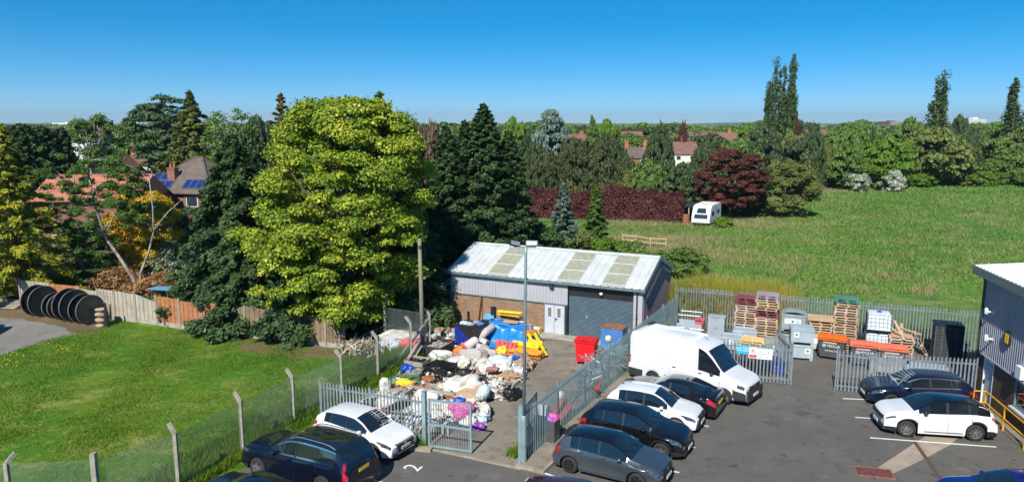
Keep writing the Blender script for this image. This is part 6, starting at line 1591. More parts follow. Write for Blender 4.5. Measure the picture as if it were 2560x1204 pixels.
# hip roofed house with blue panels
Y = 76.0; e = ZP(478, Y); rdg = ZP(392, Y+4)
house('hip_roofed_house', 'brown hip roofed brick house with blue solar panels on both slopes', 450, 478, Y, math.radians(-14), 8.2, 7.6, e, rdg, M['brickred'], M['tilebr'], hip=3.6, chim=((-1.2, 1.2, ZP(424,Y), M['brickred']),), panels=((-3.6,-.7,.10,.52,M['solar'],3,2),(0.7,3.9,.10,.36,M['solar'],4,1)), windows=((1.2,2.6,e-1.6,e-.5),(-2.4,-1,e-1.6,e-.5)), over=.5)
# white house with dark panels
Y = 118.0; e = ZP(406, Y); rdg = ZP(379, Y+4)
house('white_house', 'white rendered house with red brown roof and dark solar panels', 385, 406, Y, math.radians(-8), 11.0, 8.5, e, rdg, M['render'], M['tilered'], hip=1.5, chim=((-5.2,3.5,ZP(368,Y),M['fenceorange']),(3.6,4.6,ZP(360,Y),M['fenceorange'])), panels=((-3.9,-1.0,.3,.85,M['solard'],1,1),(2.6,5.0,.15,.8,M['solard'],1,1)), windows=((-2.8,-1.3,e-1.7,e-.4),(0.2,3.0,e-1.7,e-.3)))
# gabled house with glass front
Y = 108.0; p = PX(248, Y); hz0 = ZP(430, Y); hz1 = ZP(382, Y)
t = thing('gabled_house', 'gabled house with a tall glazed end behind the orange roof', 'house', (p.x, Y, 0), math.radians(4))
mb = MB(); mb.b2(-2.6, 2.6, 0, 9, 0, hz0+.6); mb.add([(-2.6,0,hz0+.6),(2.6,0,hz0+.6),(0,0,hz1-.1),(-2.6,.3,hz0+.6),(2.6,.3,hz0+.6),(0,.3,hz1-.1)], [(0,1,2),(5,4,3)]); mb.build('wall', M['brickred'], t)
mb = MB()
for sd in (-1, 1): mb.add([(0,-.5,hz1),(sd*3.1,-.5,hz0+.3),(sd*3.1,9,hz0+.3),(0,9,hz1),(0,-.5,hz1-.25),(sd*3.1,-.5,hz0+.05),(sd*3.1,9,hz0+.05),(0,9,hz1-.25)], [(0,1,2,3),(7,6,5,4),(0,4,5,1),(1,5,6,2)])
mb.build('roof', M['tilered'], t)
mb = MB(); mb.add([(-2.0,-.05,.8),(2.0,-.05,.8),(2.0,-.05,hz0+.7),(0,-.05,hz1-.6),(-2.0,-.05,hz0+.7)], [(0,1,2,3,4)]); w = mb.build('gable_window', M['glassb'], t)
mb = MB(); 
for x in (-2.0,-.67,.67,2.0): mb.b2(x-.05,x+.05,-.1,-.06,.8,hz0+(.7 if abs(x) > 1 else 1.3))
mb.b2(-2,2,-.1,-.06,hz0-.9,hz0-.8); mb.build('frame', M['label'], w)
# distant roofs
far_h = [
 ('detached_house','grey roofed house with a pale gable behind the far left conifers',205,352,165,4,9,8,3.0,M['tilebr'],M['render'],()),
 ('detached_house','brown roofed house right of the pale gabled one in the far left',285,345,190,-4,12,8,3,M['tilered'],M['brickred'],()),
 ('detached_house','low brown roofed house on the far left edge',5,395,120,0,10,8,3,M['tilered'],M['brickred'],()),
 ('detached_house','brown roofed house half hidden right of the tiered conifer',340,338,230,4,12,8,3,M['tilebr'],M['brickred'],()),
 ('detached_house','dark roofed house with two orange brick chimneys behind the leylandii',1590,394,185,-6,6.2,8,2.6,M['tilebr'],M['brickred'],((-2.4,3.6,10.2),(2.3,3.4,10.2))),
 ('detached_house','white walled house with brown roof and roof lights behind the copper beech',1712,384,185,5,7.2,8,2.9,M['tilered'],M['render'],((-3.6,3.0,10.0),(0.4,5,10.4))),
 ('detached_house','red roofed house showing above the blue grey cedar',1462,366,185,10,7,8,3,M['tilered'],M['brickred'],((0,4,10.5),)),
 ('terraced_house','red brick house with chimney farther back, left of the purple skyline tree',1572,352,240,0,9,8,3,M['tilered'],M['brickred'],((-3,4,11),)),
 ('terraced_house','far brown roofed house, left one of the village cluster by the tall poplars',1755,345,330,5,11,8,3,M['tilebr'],M['brickred'],((2,4,11.4),)),
 ('terraced_house','far white gabled house in the village cluster by the tall poplars',1782,347,300,80,9,8,3,M['tilered'],M['render'],()),
 ('terraced_house','far red roofed house, right one of the village cluster by the tall poplars',1812,352,270,-5,9,8,3,M['tilered'],M['brickred'],((2,4,11.2),)),
 ('terraced_house','small brown roofed house between the dark conifer and the green ash',2056,352,200,0,7,8,3,M['tilered'],M['render'],()),
 ('terraced_house','white gabled cottage beside the far village cluster',1800,344,345,85,8,8,3,M['tilebr'],M['render'],()),
]
for nm, lb, px, pe, Y, rz, L, W, dh, rm, wm, ch in far_h:
    e = max(ZP(pe, Y), 2.5); house(nm, lb, px, pe, Y, math.radians(rz), L, W, e, e+dh, wm, rm, chim=[(a,b,min(c, e+dh+1.4),M['fenceorange']) for a,b,c in ch], windows=((-L/4-.6,-L/4+.6,e-1.6,e-.5),(L/4-.6,L/4+.6,e-1.6,e-.5)))
# hospital block, warehouse, tower
def block(name, label, px0, px1, pyb, pyt, Y, m, bands=6, cols=20):
    a = PX(px0, Y); b = PX(px1, Y); z1 = ZP(pyt, Y); w = b.x-a.x
    t = thing(name, label, 'building', ((a.x+b.x)/2, Y, 0)); mb = MB(); mb.b2(-w/2, w/2, 0, 30, 0, z1); mb.b2(-w*.12, w*.14, 5, 20, z1, z1+(z1-HCAM)*.35); mb.build('wall', m, t)
    zb = max(ZP(pyb, Y), 0)
    for k in range(bands):
        z = zb+(z1-zb)*(k+.25)/bands; mb = MB(); mb.b2(-w/2+.5, w/2-.5, -.4, 0, z, z+(z1-zb)*.35/bands); mb.build('window_band', M['boxgrey'], t)
    return t
block('hospital_block', 'long white hospital block on the skyline at the right', 2413, 2464, 318, 298, 1900, M['render'], 5)
block('brick_tower', 'small red brown block on the skyline left of the lone poplar', 2222, 2252, 322, 304, 900, M['brickred'], 4)
block('warehouse', 'long white warehouse on the skyline at the left', 132, 210, 320, 307, 1500, M['render'], 1)
block('warehouse', 'low reddish block on the skyline above the village cluster', 1665, 1800, 322, 317, 1400, M['tilered'], 1)
# timber shelter by the caravan and small things of the field
p = PX(1722, 93.5); t = thing('field_shelter', 'small open timber shelter behind the caravan', 'shed', (p.x, p.y, 0), math.radians(-8))
mb = MB(); mb.add([(-1.9,-1.6,2.3),(1.9,-1.6,2.0),(1.9,1.6,2.3),(-1.9,1.6,2.6),(-1.9,-1.6,2.2),(1.9,-1.6,1.9),(1.9,1.6,2.2),(-1.9,1.6,2.5)], [(0,1,2,3),(7,6,5,4),(0,4,5,1),(1,5,6,2),(2,6,7,3),(3,7,4,0)]); mb.build('roof', M['dsteel'], t)
for x in (-1.7,-.2,1.7):
    mb = MB(); mb.b2(x-.07,x+.07,-1.5,-1.36,0,2.05); mb.build('post', M['woodgrey'], t)
mb = MB(); mb.b2(-1.8,1.8,1.4,1.5,0,2.1); mb.build('back_wall', M['fencedark'], t)
p = G(1715, 560); t = thing('oil_drum', 'rusty brown drum standing at the left of the caravan', 'drum', tuple(p))
mb = MB(); mb.lathe([(0,0),(.42,0),(.45,.4),(.42,.5),(.45,.6),(.42,1.25),(0,1.25)], n=16); mb.build('body', M['rust'], t, smooth=False)
mb = MB(); mb.cyl((.1,.1,1.25),(.1,.1,1.3),.06,.06,8); mb.build('cap', M['dsteel'], t)
# blue garden table behind the fence
p = G(408, 745); t = thing('garden_table', 'light blue garden table on the grass behind the fence', 'table', tuple(p), math.radians(-12))
mb = MB(); mb.b2(-.85,.85,-.5,.5,.72,.77); mb.build('table_top', mat('light_blue_top', (.12,.33,.50), .5), t)
for sx_ in (-.6,.6):
    for sy_ in (-.35,.35): mb = MB(); mb.beam((sx_*1.15,sy_,0),(sx_,sy_,.72),.05); mb.build('leg', M['alloy'], t)
sheet('garden_lawn', gp([(370,755),(430,760),(470,735),(400,728)]), .006, g_lawn, 'small patch of lawn around the blue garden table', 'lawn')
# unseen van added beyond the left edge to cast the dark shadow on the track
S = dict(L=5.99, W=2.04, H=2.60, R=.35, fw=1.0, rw=4.64, sill=.30, roofw=.86, nose=.14, tail=.02, bulge=.05,
    top=[(0,.86),(.06,1.0),(.3,1.14),(.95,1.32),(1.15,1.42),(1.75,2.12),(2.1,2.42),(2.6,2.56),(3.2,2.6),(5.6,2.57),(5.9,2.5),(5.97,2.42),(5.99,2.3)],
    belt=[(0,.84),(.06,.94),(.35,1.04),(1.0,1.18),(1.6,1.22),(2.4,1.28),(5.9,1.28),(5.99,1.26)], ws=(1.14,1.92), rwn=(5.93,5.94), side=[(1.28,2.35)], seams=[1.25,2.42,3.75], paint=P_van, spokes=0, fin=False, mirrdx=.35)
p = G(-140, 858); car('parked_van', 'unseen van added past the left end of the track to cast a shadow there', 'van', (p.x, p.y, .01), math.radians(100), S)
# cable drums
def drum(px, py, R, w, rz, label, inner=.42, group='cable drums in a row against the fence'):
    p = G(px, py); t = thing('cable_drum', label, 'cable drum', tuple(p), rz, group)
    for sd in (-1, 1):
        mb = MB(); mb.lathe([(.06, sd*w/2-.03),(R-.03, sd*w/2-.03),(R-.03, sd*w/2+.03),(.06, sd*w/2+.03)], (0,0,R), axis='y', n=40); fl = mb.build('flange', M['spool'] if sd > 0 else M['spoolin'], t)
        mb = MB(); mb.lathe([(R-.035, sd*w/2-.045),(R, sd*w/2-.045),(R, sd*w/2+.045),(R-.035, sd*w/2+.045),(R-.035, sd*w/2-.045)], (0,0,R), axis='y', n=40); mb.build('rim', M['spoolrim'], fl)
    mb = MB(); mb.lathe([(R*inner, -w/2+.03),(R*inner, w/2-.03)], (0,0,R), axis='y', n=30); mb.build('barrel', M['spool'], t, smooth=True)
    return t
rzD = math.radians(64)
drum(104, 789, 1.03, .78, rzD, 'large black cable drum at the left end of the row')
drum(146, 795, .84, .55, rzD, 'smaller brownish cable drum, second of the row', .5)
drum(183, 802, 1.06, .72, rzD, 'large black cable drum, third of the row')
drum(220, 809, .96, .75, rzD, 'black cable drum at the right end of the row with a blue grey face')
def reel(px, py, z, R, w, tilt, label):
    p = G(px, py); t = thing('cable_reel', label, 'cable reel', (p.x, p.y, z), tilt)
    for k in (0, 1):
        mb = MB(); mb.cyl((0,0,k*w),(0,0,k*w+.04),R,R,22); mb.build('flange', M['wood'], t)
    mb = MB(); mb.cyl((0,0,.04),(0,0,w),R*.45,R*.45,14); mb.build('barrel', M['woodgrey'], t); return t
reel(230, 806, 0, .42, .38, 0, 'small pale wooden reel lying flat left of the reel pile')
reel(258, 812, 0, .42, .34, 0, 'small wooden reel at the bottom of the reel pile'); reel(257, 812, .40, .40, .30, 0, 'small wooden reel in the middle of the reel pile'); reel(256, 812, .76, .34, .26, 0, 'small wooden reel on top of the reel pile')
p = G(268, 815); t = thing('traffic_cone', 'dark pointed cone behind the reel pile', 'cone', tuple(p)); mb = MB(); mb.lathe([(.2,.03),(.05,1.5),(0,1.55)], n=10); mb.build('body', M['black'], t); mb = MB(); mb.b2(-.25,.25,-.25,.25,0,.04); mb.build('base', M['black'], t)
# ================= PALLET YARD =================
def pallet_mb(w=1.2, d=1.0, h=.144):
    mb = MB()
    for i in range(7): mb.box((0, -d/2+.05+i*(d-.1)/6, h-.011), (w, .10, .022))
    for x in (-w/2+.05, 0, w/2-.05): mb.box((x, 0, h-.033), (.10, d, .020))
    for x in (-w/2+.05, 0, w/2-.05):
        for y in (-d/2+.05, 0, d/2-.05): mb.box((x, y, .061), (.10, .13, .076))
    for y in (-d/2+.05, 0, d/2-.05): mb.box((0, y, .011), (w, .10, .022))
    return mb
_pm = {}
def pallet_mesh(m):
    if m.name not in _pm:
        o = pallet_mb().build('pallet', m); _pm[m.name] = o.data; bpy.data.objects.remove(o)
    return _pm[m.name]
def plastic_pallet_mesh(m):
    k = 'pl'+m.name
    if k not in _pm:
        mb = MB()
        for i in range(8):
            mb.box((0, -.47+i*.134, .14), (1.2, .07, .02))
        for x in (-.56,-.28,0,.28,.56): mb.box((x, 0, .125), (.06, 1.0, .03))
        for x in (-.53,0,.53):
            for y in (-.43,0,.43): mb.box((x,y,.06), (.14,.14,.12))
        o = mb.build('pallet', m); _pm[k] = o.data; bpy.data.objects.remove(o)
    return _pm[k]
rp_ = random.Random(9)
BROT = math.atan2((BFB-BFA).y, (BFB-BFA).x)
def stack(px, py, mats, where, rz0=None, scale=1.0, z0=0.0, base=None, jit=.04):
    p = base or G(px, py); z = z0+.012; n = len(mats); grp = 'pallets of the '+where
    for i, (m, pl) in enumerate(mats):
        h = .150 if pl else .144
        o = bpy.data.objects.new('plastic_pallet' if pl else 'pallet', plastic_pallet_mesh(m) if pl else pallet_mesh(m)); COL.objects.link(o)
        o.location = (p.x+rp_.uniform(-jit,jit), p.y+rp_.uniform(-jit,jit), z); o.rotation_euler = (0,0,(rz0 if rz0 is not None else BROT)+rp_.uniform(-.05,.05)); o.scale = (scale, scale, 1)
        k = n-1-i
        col = {'maroon_plastic':'maroon plastic','blue_pallet':'blue plastic','green_pallet':'green plastic','grey_slat':'grey plastic'}.get(m.name, 'wooden' if m is not M['woodyellow'] else 'yellow wooden')
        pos = 'topmost' if k == 0 else ('lowest' if i == 0 else ordn(k)+' from the top')
        tag(o, '%s pallet, %s in the %s' % (col, pos, where), 'pallet', grp); z += h
    return p, z
MP = mat('maroon_plastic', (.20,.055,.06), .6); BP = mat('blue_pallet', (.02,.05,.28), .5); GP = mat('green_pallet', (.07,.20,.15), .55); GSl = mat('grey_slat', (.30,.24,.27), .7)
W_, WP = (M['wood'], 0), (M['woodpink'], 0)
stack(1862, 842, [W_, W_, W_, (BP,1)] + [WP]*3+[W_]*2+[WP]*5 + [(MP,1)]*3, 'left tall stack by the field fence')
stack(1913, 864, [W_]*2+[WP]*2+[W_]*6+[WP]*2 + [(MP,1)]*3 + [W_]*4 + [(GSl,1)]*2, 'second tall stack by the field fence')
stack(2108, 868, [W_]*2+[WP]*3+[W_]*9+[WP]*2+[W_]*2+[(GP,1)]*2, 'green topped stack by the field fence')
pB, zB = stack(2247, 888, [WP]*3+[W_]*3+[WP]*2, 'stack right of the white tanks')
stack(1878, 885, [(M['woodyellow'],0)]*6, 'short stack behind the warning signs')
# grey label boxes
def big_box(px, py, z, w, d, h, label, m=None, rz=None, lid=True, labels=((-.25,.55),), legs=True, cat='storage box', base=None, diamond=True):
    p = base or G(px, py); t = thing('storage_box', label, cat, (p.x, p.y, z+.012), rz if rz is not None else BROT); m = m or M['boxgrey']
    mb = MB()
    mb.b2(-w/2, w/2, -d/2, -d/2+.05, .12, h); mb.b2(-w/2, w/2, d/2-.05, d/2, .12, h); mb.b2(-w/2, -w/2+.05, -d/2+.05, d/2-.05, .12, h); mb.b2(w/2-.05, w/2, -d/2+.05, d/2-.05, .12, h); mb.b2(-w/2+.05, w/2-.05, -d/2+.05, d/2-.05, .12, .2)
    for x in (-w*.42, -w*.14, w*.14, w*.42): mb.b2(x-.02, x+.02, -d/2-.02, -d/2, .2, h-.12)
    mb.b2(-w/2-.03, w/2+.03, -d/2-.03, d/2+.03, h-.10, h-.06)
    mb.build('body', m, t)
    for x in (-w/2+.08, w/2-.08):
        for y in (-d/2+.08, d/2-.08): mb = MB(); mb.b2(x-.07, x+.07, y-.07, y+.07, 0, .12); mb.build('foot', m, t)
    if lid: mb = MB(); mb.b2(-w/2-.02, w/2+.02, -d/2-.02, d/2+.02, h, h+.04); mb.b2(-w/2+.1, w/2-.1, -d/2+.1, d/2-.1, h+.04, h+.06); mb.build('lid', m, t)
    for (lx, lw) in labels:
        mb = MB(); mb.b2(lx-lw/2, lx+lw/2, -d/2-.032, -d/2-.022, h*.45, h*.45+.30); l = mb.build('label', M['label'], t)
        if diamond:
            mb = MB(); cz = h*.45+.16; y = -d/2-.036; s = .085; mb.quad((lx-s,y,cz),(lx,y,cz-s),(lx+s,y,cz),(lx,y,cz+s)); mb.build('green_diamond', M['green'], l)
            if lw > .7: mb = MB(); mb.cyl((lx+.25,y+.01,cz),(lx+.25,y-.002,cz),.06,.06,10); mb.build('blue_disc', M['cyan'], l)
    return t
mg = mat('weathered_grey_container', (.27,.30,.30), .6, 0, .2, 2)
pb = G(1980, 872)
for z, lb in ((0, 'weathered grey container with a curved lid, lower of two'), (1.14, 'weathered grey container with a curved lid, upper of the pair')):
    t = big_box(0, 0, z, 1.25, 1.1, .98, lb, mg, base=pb, lid=False, labels=((-.05,.85),))
    mb = MB(); 
    for k in range(8):
        a0, a1 = -1.05+k*2.1/8, -1.05+(k+1)*2.1/8
        mb.add([(.58*math.sin(a0)/.87,-.52,.86+.24*math.cos(a0)),(.58*math.sin(a1)/.87,-.52,.86+.24*math.cos(a1)),(.58*math.sin(a1)/.87,.52,.86+.24*math.cos(a1)),(.58*math.sin(a0)/.87,.52,.86+.24*math.cos(a0))], [(0,1,2,3)])
    mb.build('lid', mg, t)
pb = G(2000, 893)
big_box(0, 0, 0, 1.15, 1.0, .84, 'pale grey box with a green diamond, lower of two at the yard opening', M['binlight'], base=pb, rz=BROT+math.radians(6), lid=False, labels=((.3,.26),))
big_box(0, 0, .86, 1.15, 1.0, .84, 'pale grey box with a green diamond, upper of two at the yard opening', M['binlight'], base=pb, rz=BROT+math.radians(6), labels=((-.3,.26),))
pb = G(2046, 872)
big_box(0, 0, 0, 1.2, 1.0, .95, 'white labelled box with a green diamond under the sheeted pallets', mat('offwhite_box', (.5,.5,.48), .7), base=pb, labels=((.0,.9),))
stack(0, 0, [W_]*5, 'stack under the plywood sheet', base=pb, z0=1.0)
t = thing('plywood_sheet', 'plywood sheet lying on the pallets between the grey containers and the green topped stack', 'plywood', (pb.x, pb.y, 1.76), BROT); mb = MB(); mb.box((0,0,.05), (1.35,1.2,.03), Matrix.Rotation(.05,3,'X')); mb.build('panel', M['ply'], t)
mb = MB(); mb.b2(-.6,.6,-.05,.05,-.0,.03); mb.build('batten', M['wood'], t)
big_box(1828, 872, 0, 1.15, 1.0, .8, 'open pale grey box left of the short yellow pallet stack', M['binlight'], lid=False, labels=((0,.2),), diamond=False)
big_box(1862, 862, 0, 1.3, 1.0, .95, 'pale grey box with its lid tipped open by the left tall stack', M['binlight'], lid=False, labels=((0,.2),), diamond=False)
big_box(1935, 888, 0, 1.0, .9, .85, 'grey box behind the folded gate leaf', mg, labels=((0,.2),), diamond=False)
big_box(1845, 925, 0, 1.2, 1.0, .62, 'dark lidded crate behind the fence signs, left one', M['black'], labels=()); big_box(1895, 930, 0, 1.2, 1.0, .62, 'dark lidded crate behind the fence signs, middle one', M['black'], labels=())
big_box(1938, 930, 0, 1.0, 1.0, .62, 'dark lidded crate behind the fence signs, right one', M['navywrap'], labels=())
big_box(2222, 930, 0, 1.9, 1.1, .62, 'low grey skip box behind the right front fence', mg, labels=()); big_box(2310, 945, 0, 1.9, 1.0, .62, 'pale grey chest behind the right front fence', M['binlight'], labels=())
# IBC tanks
def ibc(px, py, z, label, base=None):
    p = base or G(px, py); t = thing('liquid_tank', label, 'tank', (p.x, p.y, z+.012), BROT, 'white caged tanks')
    mb = MB(); mb.b2(-.56,.56,-.47,.47,.16,1.06); mb.b2(-.50,.50,-.41,.41,1.06,1.10); o = mb.build('tank', M['ibc'], t); bv = o.modifiers.new('b','BEVEL'); bv.width = .06; bv.segments = 3
    mb = MB()
    for z_ in (.2,.42,.64,.86,1.08):
        mb.path([(-.6,-.5,z_),(.6,-.5,z_),(.6,.5,z_),(-.6,.5,z_),(-.6,-.5,z_)], .012, 5)
    for i in range(7): x = -.6+i*.2; mb.cyl((x,-.505,.15),(x,-.505,1.08),.011,.011,5); mb.cyl((x,.505,.15),(x,.505,1.08),.011,.011,5)
    for i in range(6): y = -.5+i*.2; mb.cyl((-.605,y,.15),(-.605,y,1.08),.011,.011,5); mb.cyl((.605,y,.15),(.605,y,1.08),.011,.011,5)
    mb.build('cage', M['galv'], t)
    mb = MB(); mb.cyl((0,0,1.09),(0,0,1.15),.13,.13,14); mb.build('cap', M['bluep'], t)
    mb = MB(); mb.b2(-.6,.6,-.5,.5,.09,.13); [mb.b2(x-.06,x+.06,-.5,.5,0,.09) for x in (-.54,0,.54)]; mb.build('pallet_base', M['black'], t); return t
pb = G(2189, 878); ibc(0,0,0,'white caged liquid tank, lower of the two', pb); ibc(0,0,1.16,'white caged liquid tank with a blue cap, upper of the two', pb+Vector((.03,0,0)))
big_box(2148, 872, 0, .7, .9, .8, 'black plastic crate between the green topped stack and the white tanks', M['black'], labels=())
# wheeled waste bins
def waste_bin(px, py, rz, label, lidm, bodym=None, txt=True, s=1.0, hgt=1.0, group='grey wheeled bins with orange lids'):
    p = G(px, py); t = thing('waste_bin', label, 'waste bin', (p.x, p.y, .012), rz, group); bm_ = bodym or M['bin']
    w0, w1, d0, d1, h = .56*s, .66*s, .38*s, .50*s, 1.12*hgt
    mb = MB(); A = [(-w0,-d0,.16),(w0,-d0,.16),(w0,d0,.16),(-w0,d0,.16)]; B = [(-w1,-d1,h),(w1,-d1,h),(w1,d1,h+.06),(-w1,d1,h+.06)]
    mb.add(A+B, [(3,2,1,0),(0,1,5,4),(1,2,6,5),(2,3,7,6),(3,0,4,7),(4,5,6,7)]); mb.b2(-w1-.03, w1+.03, -d1-.03, d1+.03, h-.06, h-.01)
    for k in range(5):
        for sd in (-1,1): mb.box((sd*(w1-.02+.01), 0, .35+k*.14), (.05, d1*1.5, .03))
    mb.build('body', bm_, t)
    mb = MB(); n = 8; rows_ = []
    for k in range(n+1):
        f = k/n; y = -d1-.06+(2*d1+.1)*f; z = h+.03+.13*math.sin(math.pi*min(f*.8+.12,1))
        rows_.append([(-w1-.05,y,z-.02),(-w1+.03,y,z+.02),(0,y,z+.03),(w1-.03,y,z+.02),(w1+.05,y,z-.02)])
    vs = [v for r_ in rows_ for v in r_]; fs = [(k*5+j, k*5+j+1, (k+1)*5+j+1, (k+1)*5+j) for k in range(n) for j in range(4)]; mb.add(vs, fs)
    mb.b2(-w1-.05, w1+.05, -d1-.07, -d1-.05, h-.0, h+.07); mb.b2(-w1-.06,-w1-.04,-d1-.05,d1+.03,h,h+.08); mb.b2(w1+.04,w1+.06,-d1-.05,d1+.03,h,h+.08); mb.build('lid', lidm, t, smooth=False)
    for x in (-w0+.08, w0-.08):
        for y in (-d0+.06, d0-.06): mb = MB(); mb.cyl((x-.025,y,.085),(x+.025,y,.085),.085,.085,12); mb.beam((x,y,.1),(x,y,.2),.05); mb.build('castor', M['rubber'], t)
    if txt:
        sl = math.atan2(d1-d0, h-.16); zz = .80; yy = -(d0+(d1-d0)*(zz-.16)/(h-.16))-.012
        mb = MB(); ring(mb, .085, .022, zz, y=yy, n=18); mb.add([(-.05,yy,zz-.03),(0,yy,zz+.03),(.05,yy,zz-.03)], [(0,1,2)]); 
        for i, v in enumerate(mb.v): mb.v[i] = (v[0]-.36, v[1], v[2])
        mb.build('logo_ring', M['whiteink'], t)
        text_mesh('lettering', 'VEOLIA', .20, M['whiteink'], t, (.10, yy-.002, zz), (math.pi/2+sl*0, 0, 0), .001)
        yy2 = -(d0+(d1-d0)*(.5-.16)/(h-.16))-.012; text_mesh('phone_lettering', '0345 0262 460', .105, M['whiteink'], t, (.0, yy2, .52), (math.pi/2, 0, 0), .001)
        mb = MB(); mb.b2(-.4,.25,-d1-.012+.0,-d1-.004+.0,.95,1.02); mb.build('reflective_strip', mat('pink_strip', (.65,.45,.38), .5), t)
    return t
waste_bin(2078, 895, BROT-math.radians(8), 'grey wheeled bin with the brightest orange lid, leftmost of three', M['orange'])
waste_bin(2156, 912, BROT+math.radians(2), 'grey wheeled bin with a faded orange lid, middle of three', M['orangefade'])
waste_bin(2226, 922, BROT+math.radians(2), 'grey wheeled bin with a faded orange lid, right of three', M['orangefade'])
waste_bin(1466, 908, math.radians(-22), 'bright red wheeled bin standing in the yard by the side fence', M['red'], M['red'], txt=False, s=.80, hgt=1.12, group='red bins')
# loose planks, leaning pallets
pl = Vector((pB.x, pB.y, zB))
for k, (dx, dy, a, ti, L, lb) in enumerate(((-.35,.1,2.0,.35,1.4,'leftmost loose plank on the pallets right of the white tanks'), (-.1,.0,1.5,.5,1.5,'steep loose plank on the pallets right of the white tanks'), (.15,.2,1.1,.25,1.3,'flat loose plank on the pallets right of the white tanks'), (.4,-.1,2.5,.2,1.2,'rightmost loose plank on the pallets right of the white tanks'))):
    o = MB(); o.beam((-L/2,0,.0),(L/2,0,0),.14,.03); o = o.build('loose_plank', M['wood']); o.location = (pl.x+dx, pl.y+dy, pl.z+.28); o.rotation_euler = (0,-ti,a); tag(o, lb, 'plank', 'loose planks on the pallets')
for k, (px, py, lb) in enumerate(((2295,885,'wooden pallet leaning on edge against the right end of the stack'),)):
    p = G(px, py); o = bpy.data.objects.new('pallet', pallet_mesh(M['wood'])); COL.objects.link(o); o.location = (p.x, p.y, .62); o.rotation_euler = (math.radians(0), math.radians(62), BROT); tag(o, lb, 'pallet')
t = thing('cardboard_sheet', 'pale board laid on the pallets right of the white tanks', 'board', (pl.x, pl.y, pl.z), BROT); mb = MB(); mb.box((-.05,0,.03),(1.15,.7,.02)); mb.build('panel', M['ply'], t); mb = MB(); mb.box((.15,-.1,.06),(.12,.9,.02)); mb.build('strip', M['wood'], t)
# tall black mesh container
p = G(2362, 903); t = thing('mesh_container', 'tall black slatted container in the shade of the workshop', 'container', (p.x, p.y, .012), BROT)
Hc = ZP(807, p.y); mb = MB(); mb.b2(-.62,.62,-.5,.5,.1,Hc-.1); mb.build('inner_box', M['ink'], t)
mb = MB()
for k in range(16): z = .12+k*(Hc-.3)/15; mb.b2(-.66,.66,-.54,-.505,z,z+.055); mb.b2(-.66,-.63,-.5,.5,z,z+.055)
for x in (-.64,-.32,0,.32,.64): mb.b2(x-.03,x+.03,-.56,-.54,.0,Hc-.1)
mb.build('slats', M['bin'], t); mb = MB(); mb.b2(-.68,.68,-.56,.56,Hc-.1,Hc-.02)
for x in (-.5,-.25,0,.25,.5): mb.b2(x-.1,x+.1,-.5,.5,Hc-.02,Hc+.01)
mb.build('lid', M['black'], t)
for i, (px, py) in enumerate(((2394,905),(2411,907))):
    p = G(px, py); t = thing('marker_post', 'red and white marker post, %s of two behind the black container' % ('left' if i == 0 else 'right'), 'marker post', (p.x, p.y, .01))
    mb = MB(); mb.cyl((0,0,0),(0,0,.6),.045,.045,8); mb.build('shaft', M['black'], t)
    for k in range(3): mb = MB(); mb.cyl((0,0,.6+k*.16),(0,0,.76+k*.16),.06,.06,8); mb.build('band', M['redfade'] if k % 2 == 0 else M['label'], t)
# roll cages, cabinets
def cage(px, py, w, d, h, label, rz=None, tray=True):
    p = G(px, py); t = thing('roll_cage', label, 'trolley', (p.x, p.y, .012), rz if rz is not None else BROT)
    mb = MB(); r_ = .02
    for y in (-d/2, d/2):
        mb.path([(-w/2,y,.1),(-w/2,y,h-.15),(-w/2+.12,y,h),(w/2-.12,y,h),(w/2,y,h-.15),(w/2,y,.1)], r_, 6)
    mb.path([(-w/2,-d/2,h*.6),(-w/2,d/2,h*.6)], r_, 6); mb.path([(w/2,-d/2,h*.6),(w/2,d/2,h*.6)], r_, 6); mb.build('tube_frame', M['galv'], t)
    if tray:
        mb = MB(); mb.b2(-w/2+.03,w/2-.03,-d/2+.02,-d/2+.04,.15,h*.62); mb.b2(-w/2+.03,w/2-.03,d/2-.04,d/2-.02,.15,h*.62); mb.b2(-w/2+.03,w/2-.03,-d/2+.04,d/2-.04,.15,.18); mb.build('tray', M['binlight'], t)
    for x in (-w/2+.06,w/2-.06):
        for y in (-d/2+.05,d/2-.05): mb = MB(); mb.cyl((x-.02,y,.05),(x+.02,y,.05),.055,.055,10); mb.build('castor', M['rubber'], t)
    return t
cage(1690, 862, 1.05, .8, .95, 'grey tube trolley with a tray behind the van roof, left one'); cage(1738, 868, 1.05, .8, .95, 'grey tube trolley with a tray behind the van roof, right one')
cage(1724, 838, 1.5, 1.0, 1.35, 'large grey tube cage with a deep tray behind the two low trolleys')
cage(1672, 872, 1.0, .8, .9, 'grey tube trolley nearest the side fence behind the van')
def cabinet(px, py, w, d, h, m, label, name='metal_cabinet', topm=None, rz=None):
    p = G(px, py); t = thing(name, label, 'cabinet', (p.x, p.y, .012), rz if rz is not None else BROT); mb = MB(); mb.b2(-w/2,w/2,-d/2,d/2,.05,h); mb.b2(-w/2+.05,w/2-.05,-d/2+.05,d/2-.05,0,.05); mb.build('body', m, t)
    for k in (-1,1): mb = MB(); mb.b2(k*w/4-w/4+.02, k*w/4+w/4-.02, -d/2-.02, -d/2, .1, h-.06); dd = mb.build('door', m, t); mb = MB(); mb.box((k*.05,-d/2-.035,h*.55),(.02,.03,.12)); mb.build('handle', M['dsteel'], dd)
    mb = MB(); mb.b2(-w/2-.02,w/2+.02,-d/2-.03,d/2+.02,h,h+.03); mb.build('top', topm or m, t); return t
cabinet(1790, 846, .95, .7, 1.35, M['boxgrey'], 'grey metal cabinet left of the left tall pallet stack')
cabinet(1748, 838, .5, .5, 1.0, M['redfade'], 'small red steel cabinet beside the grey metal cabinet')
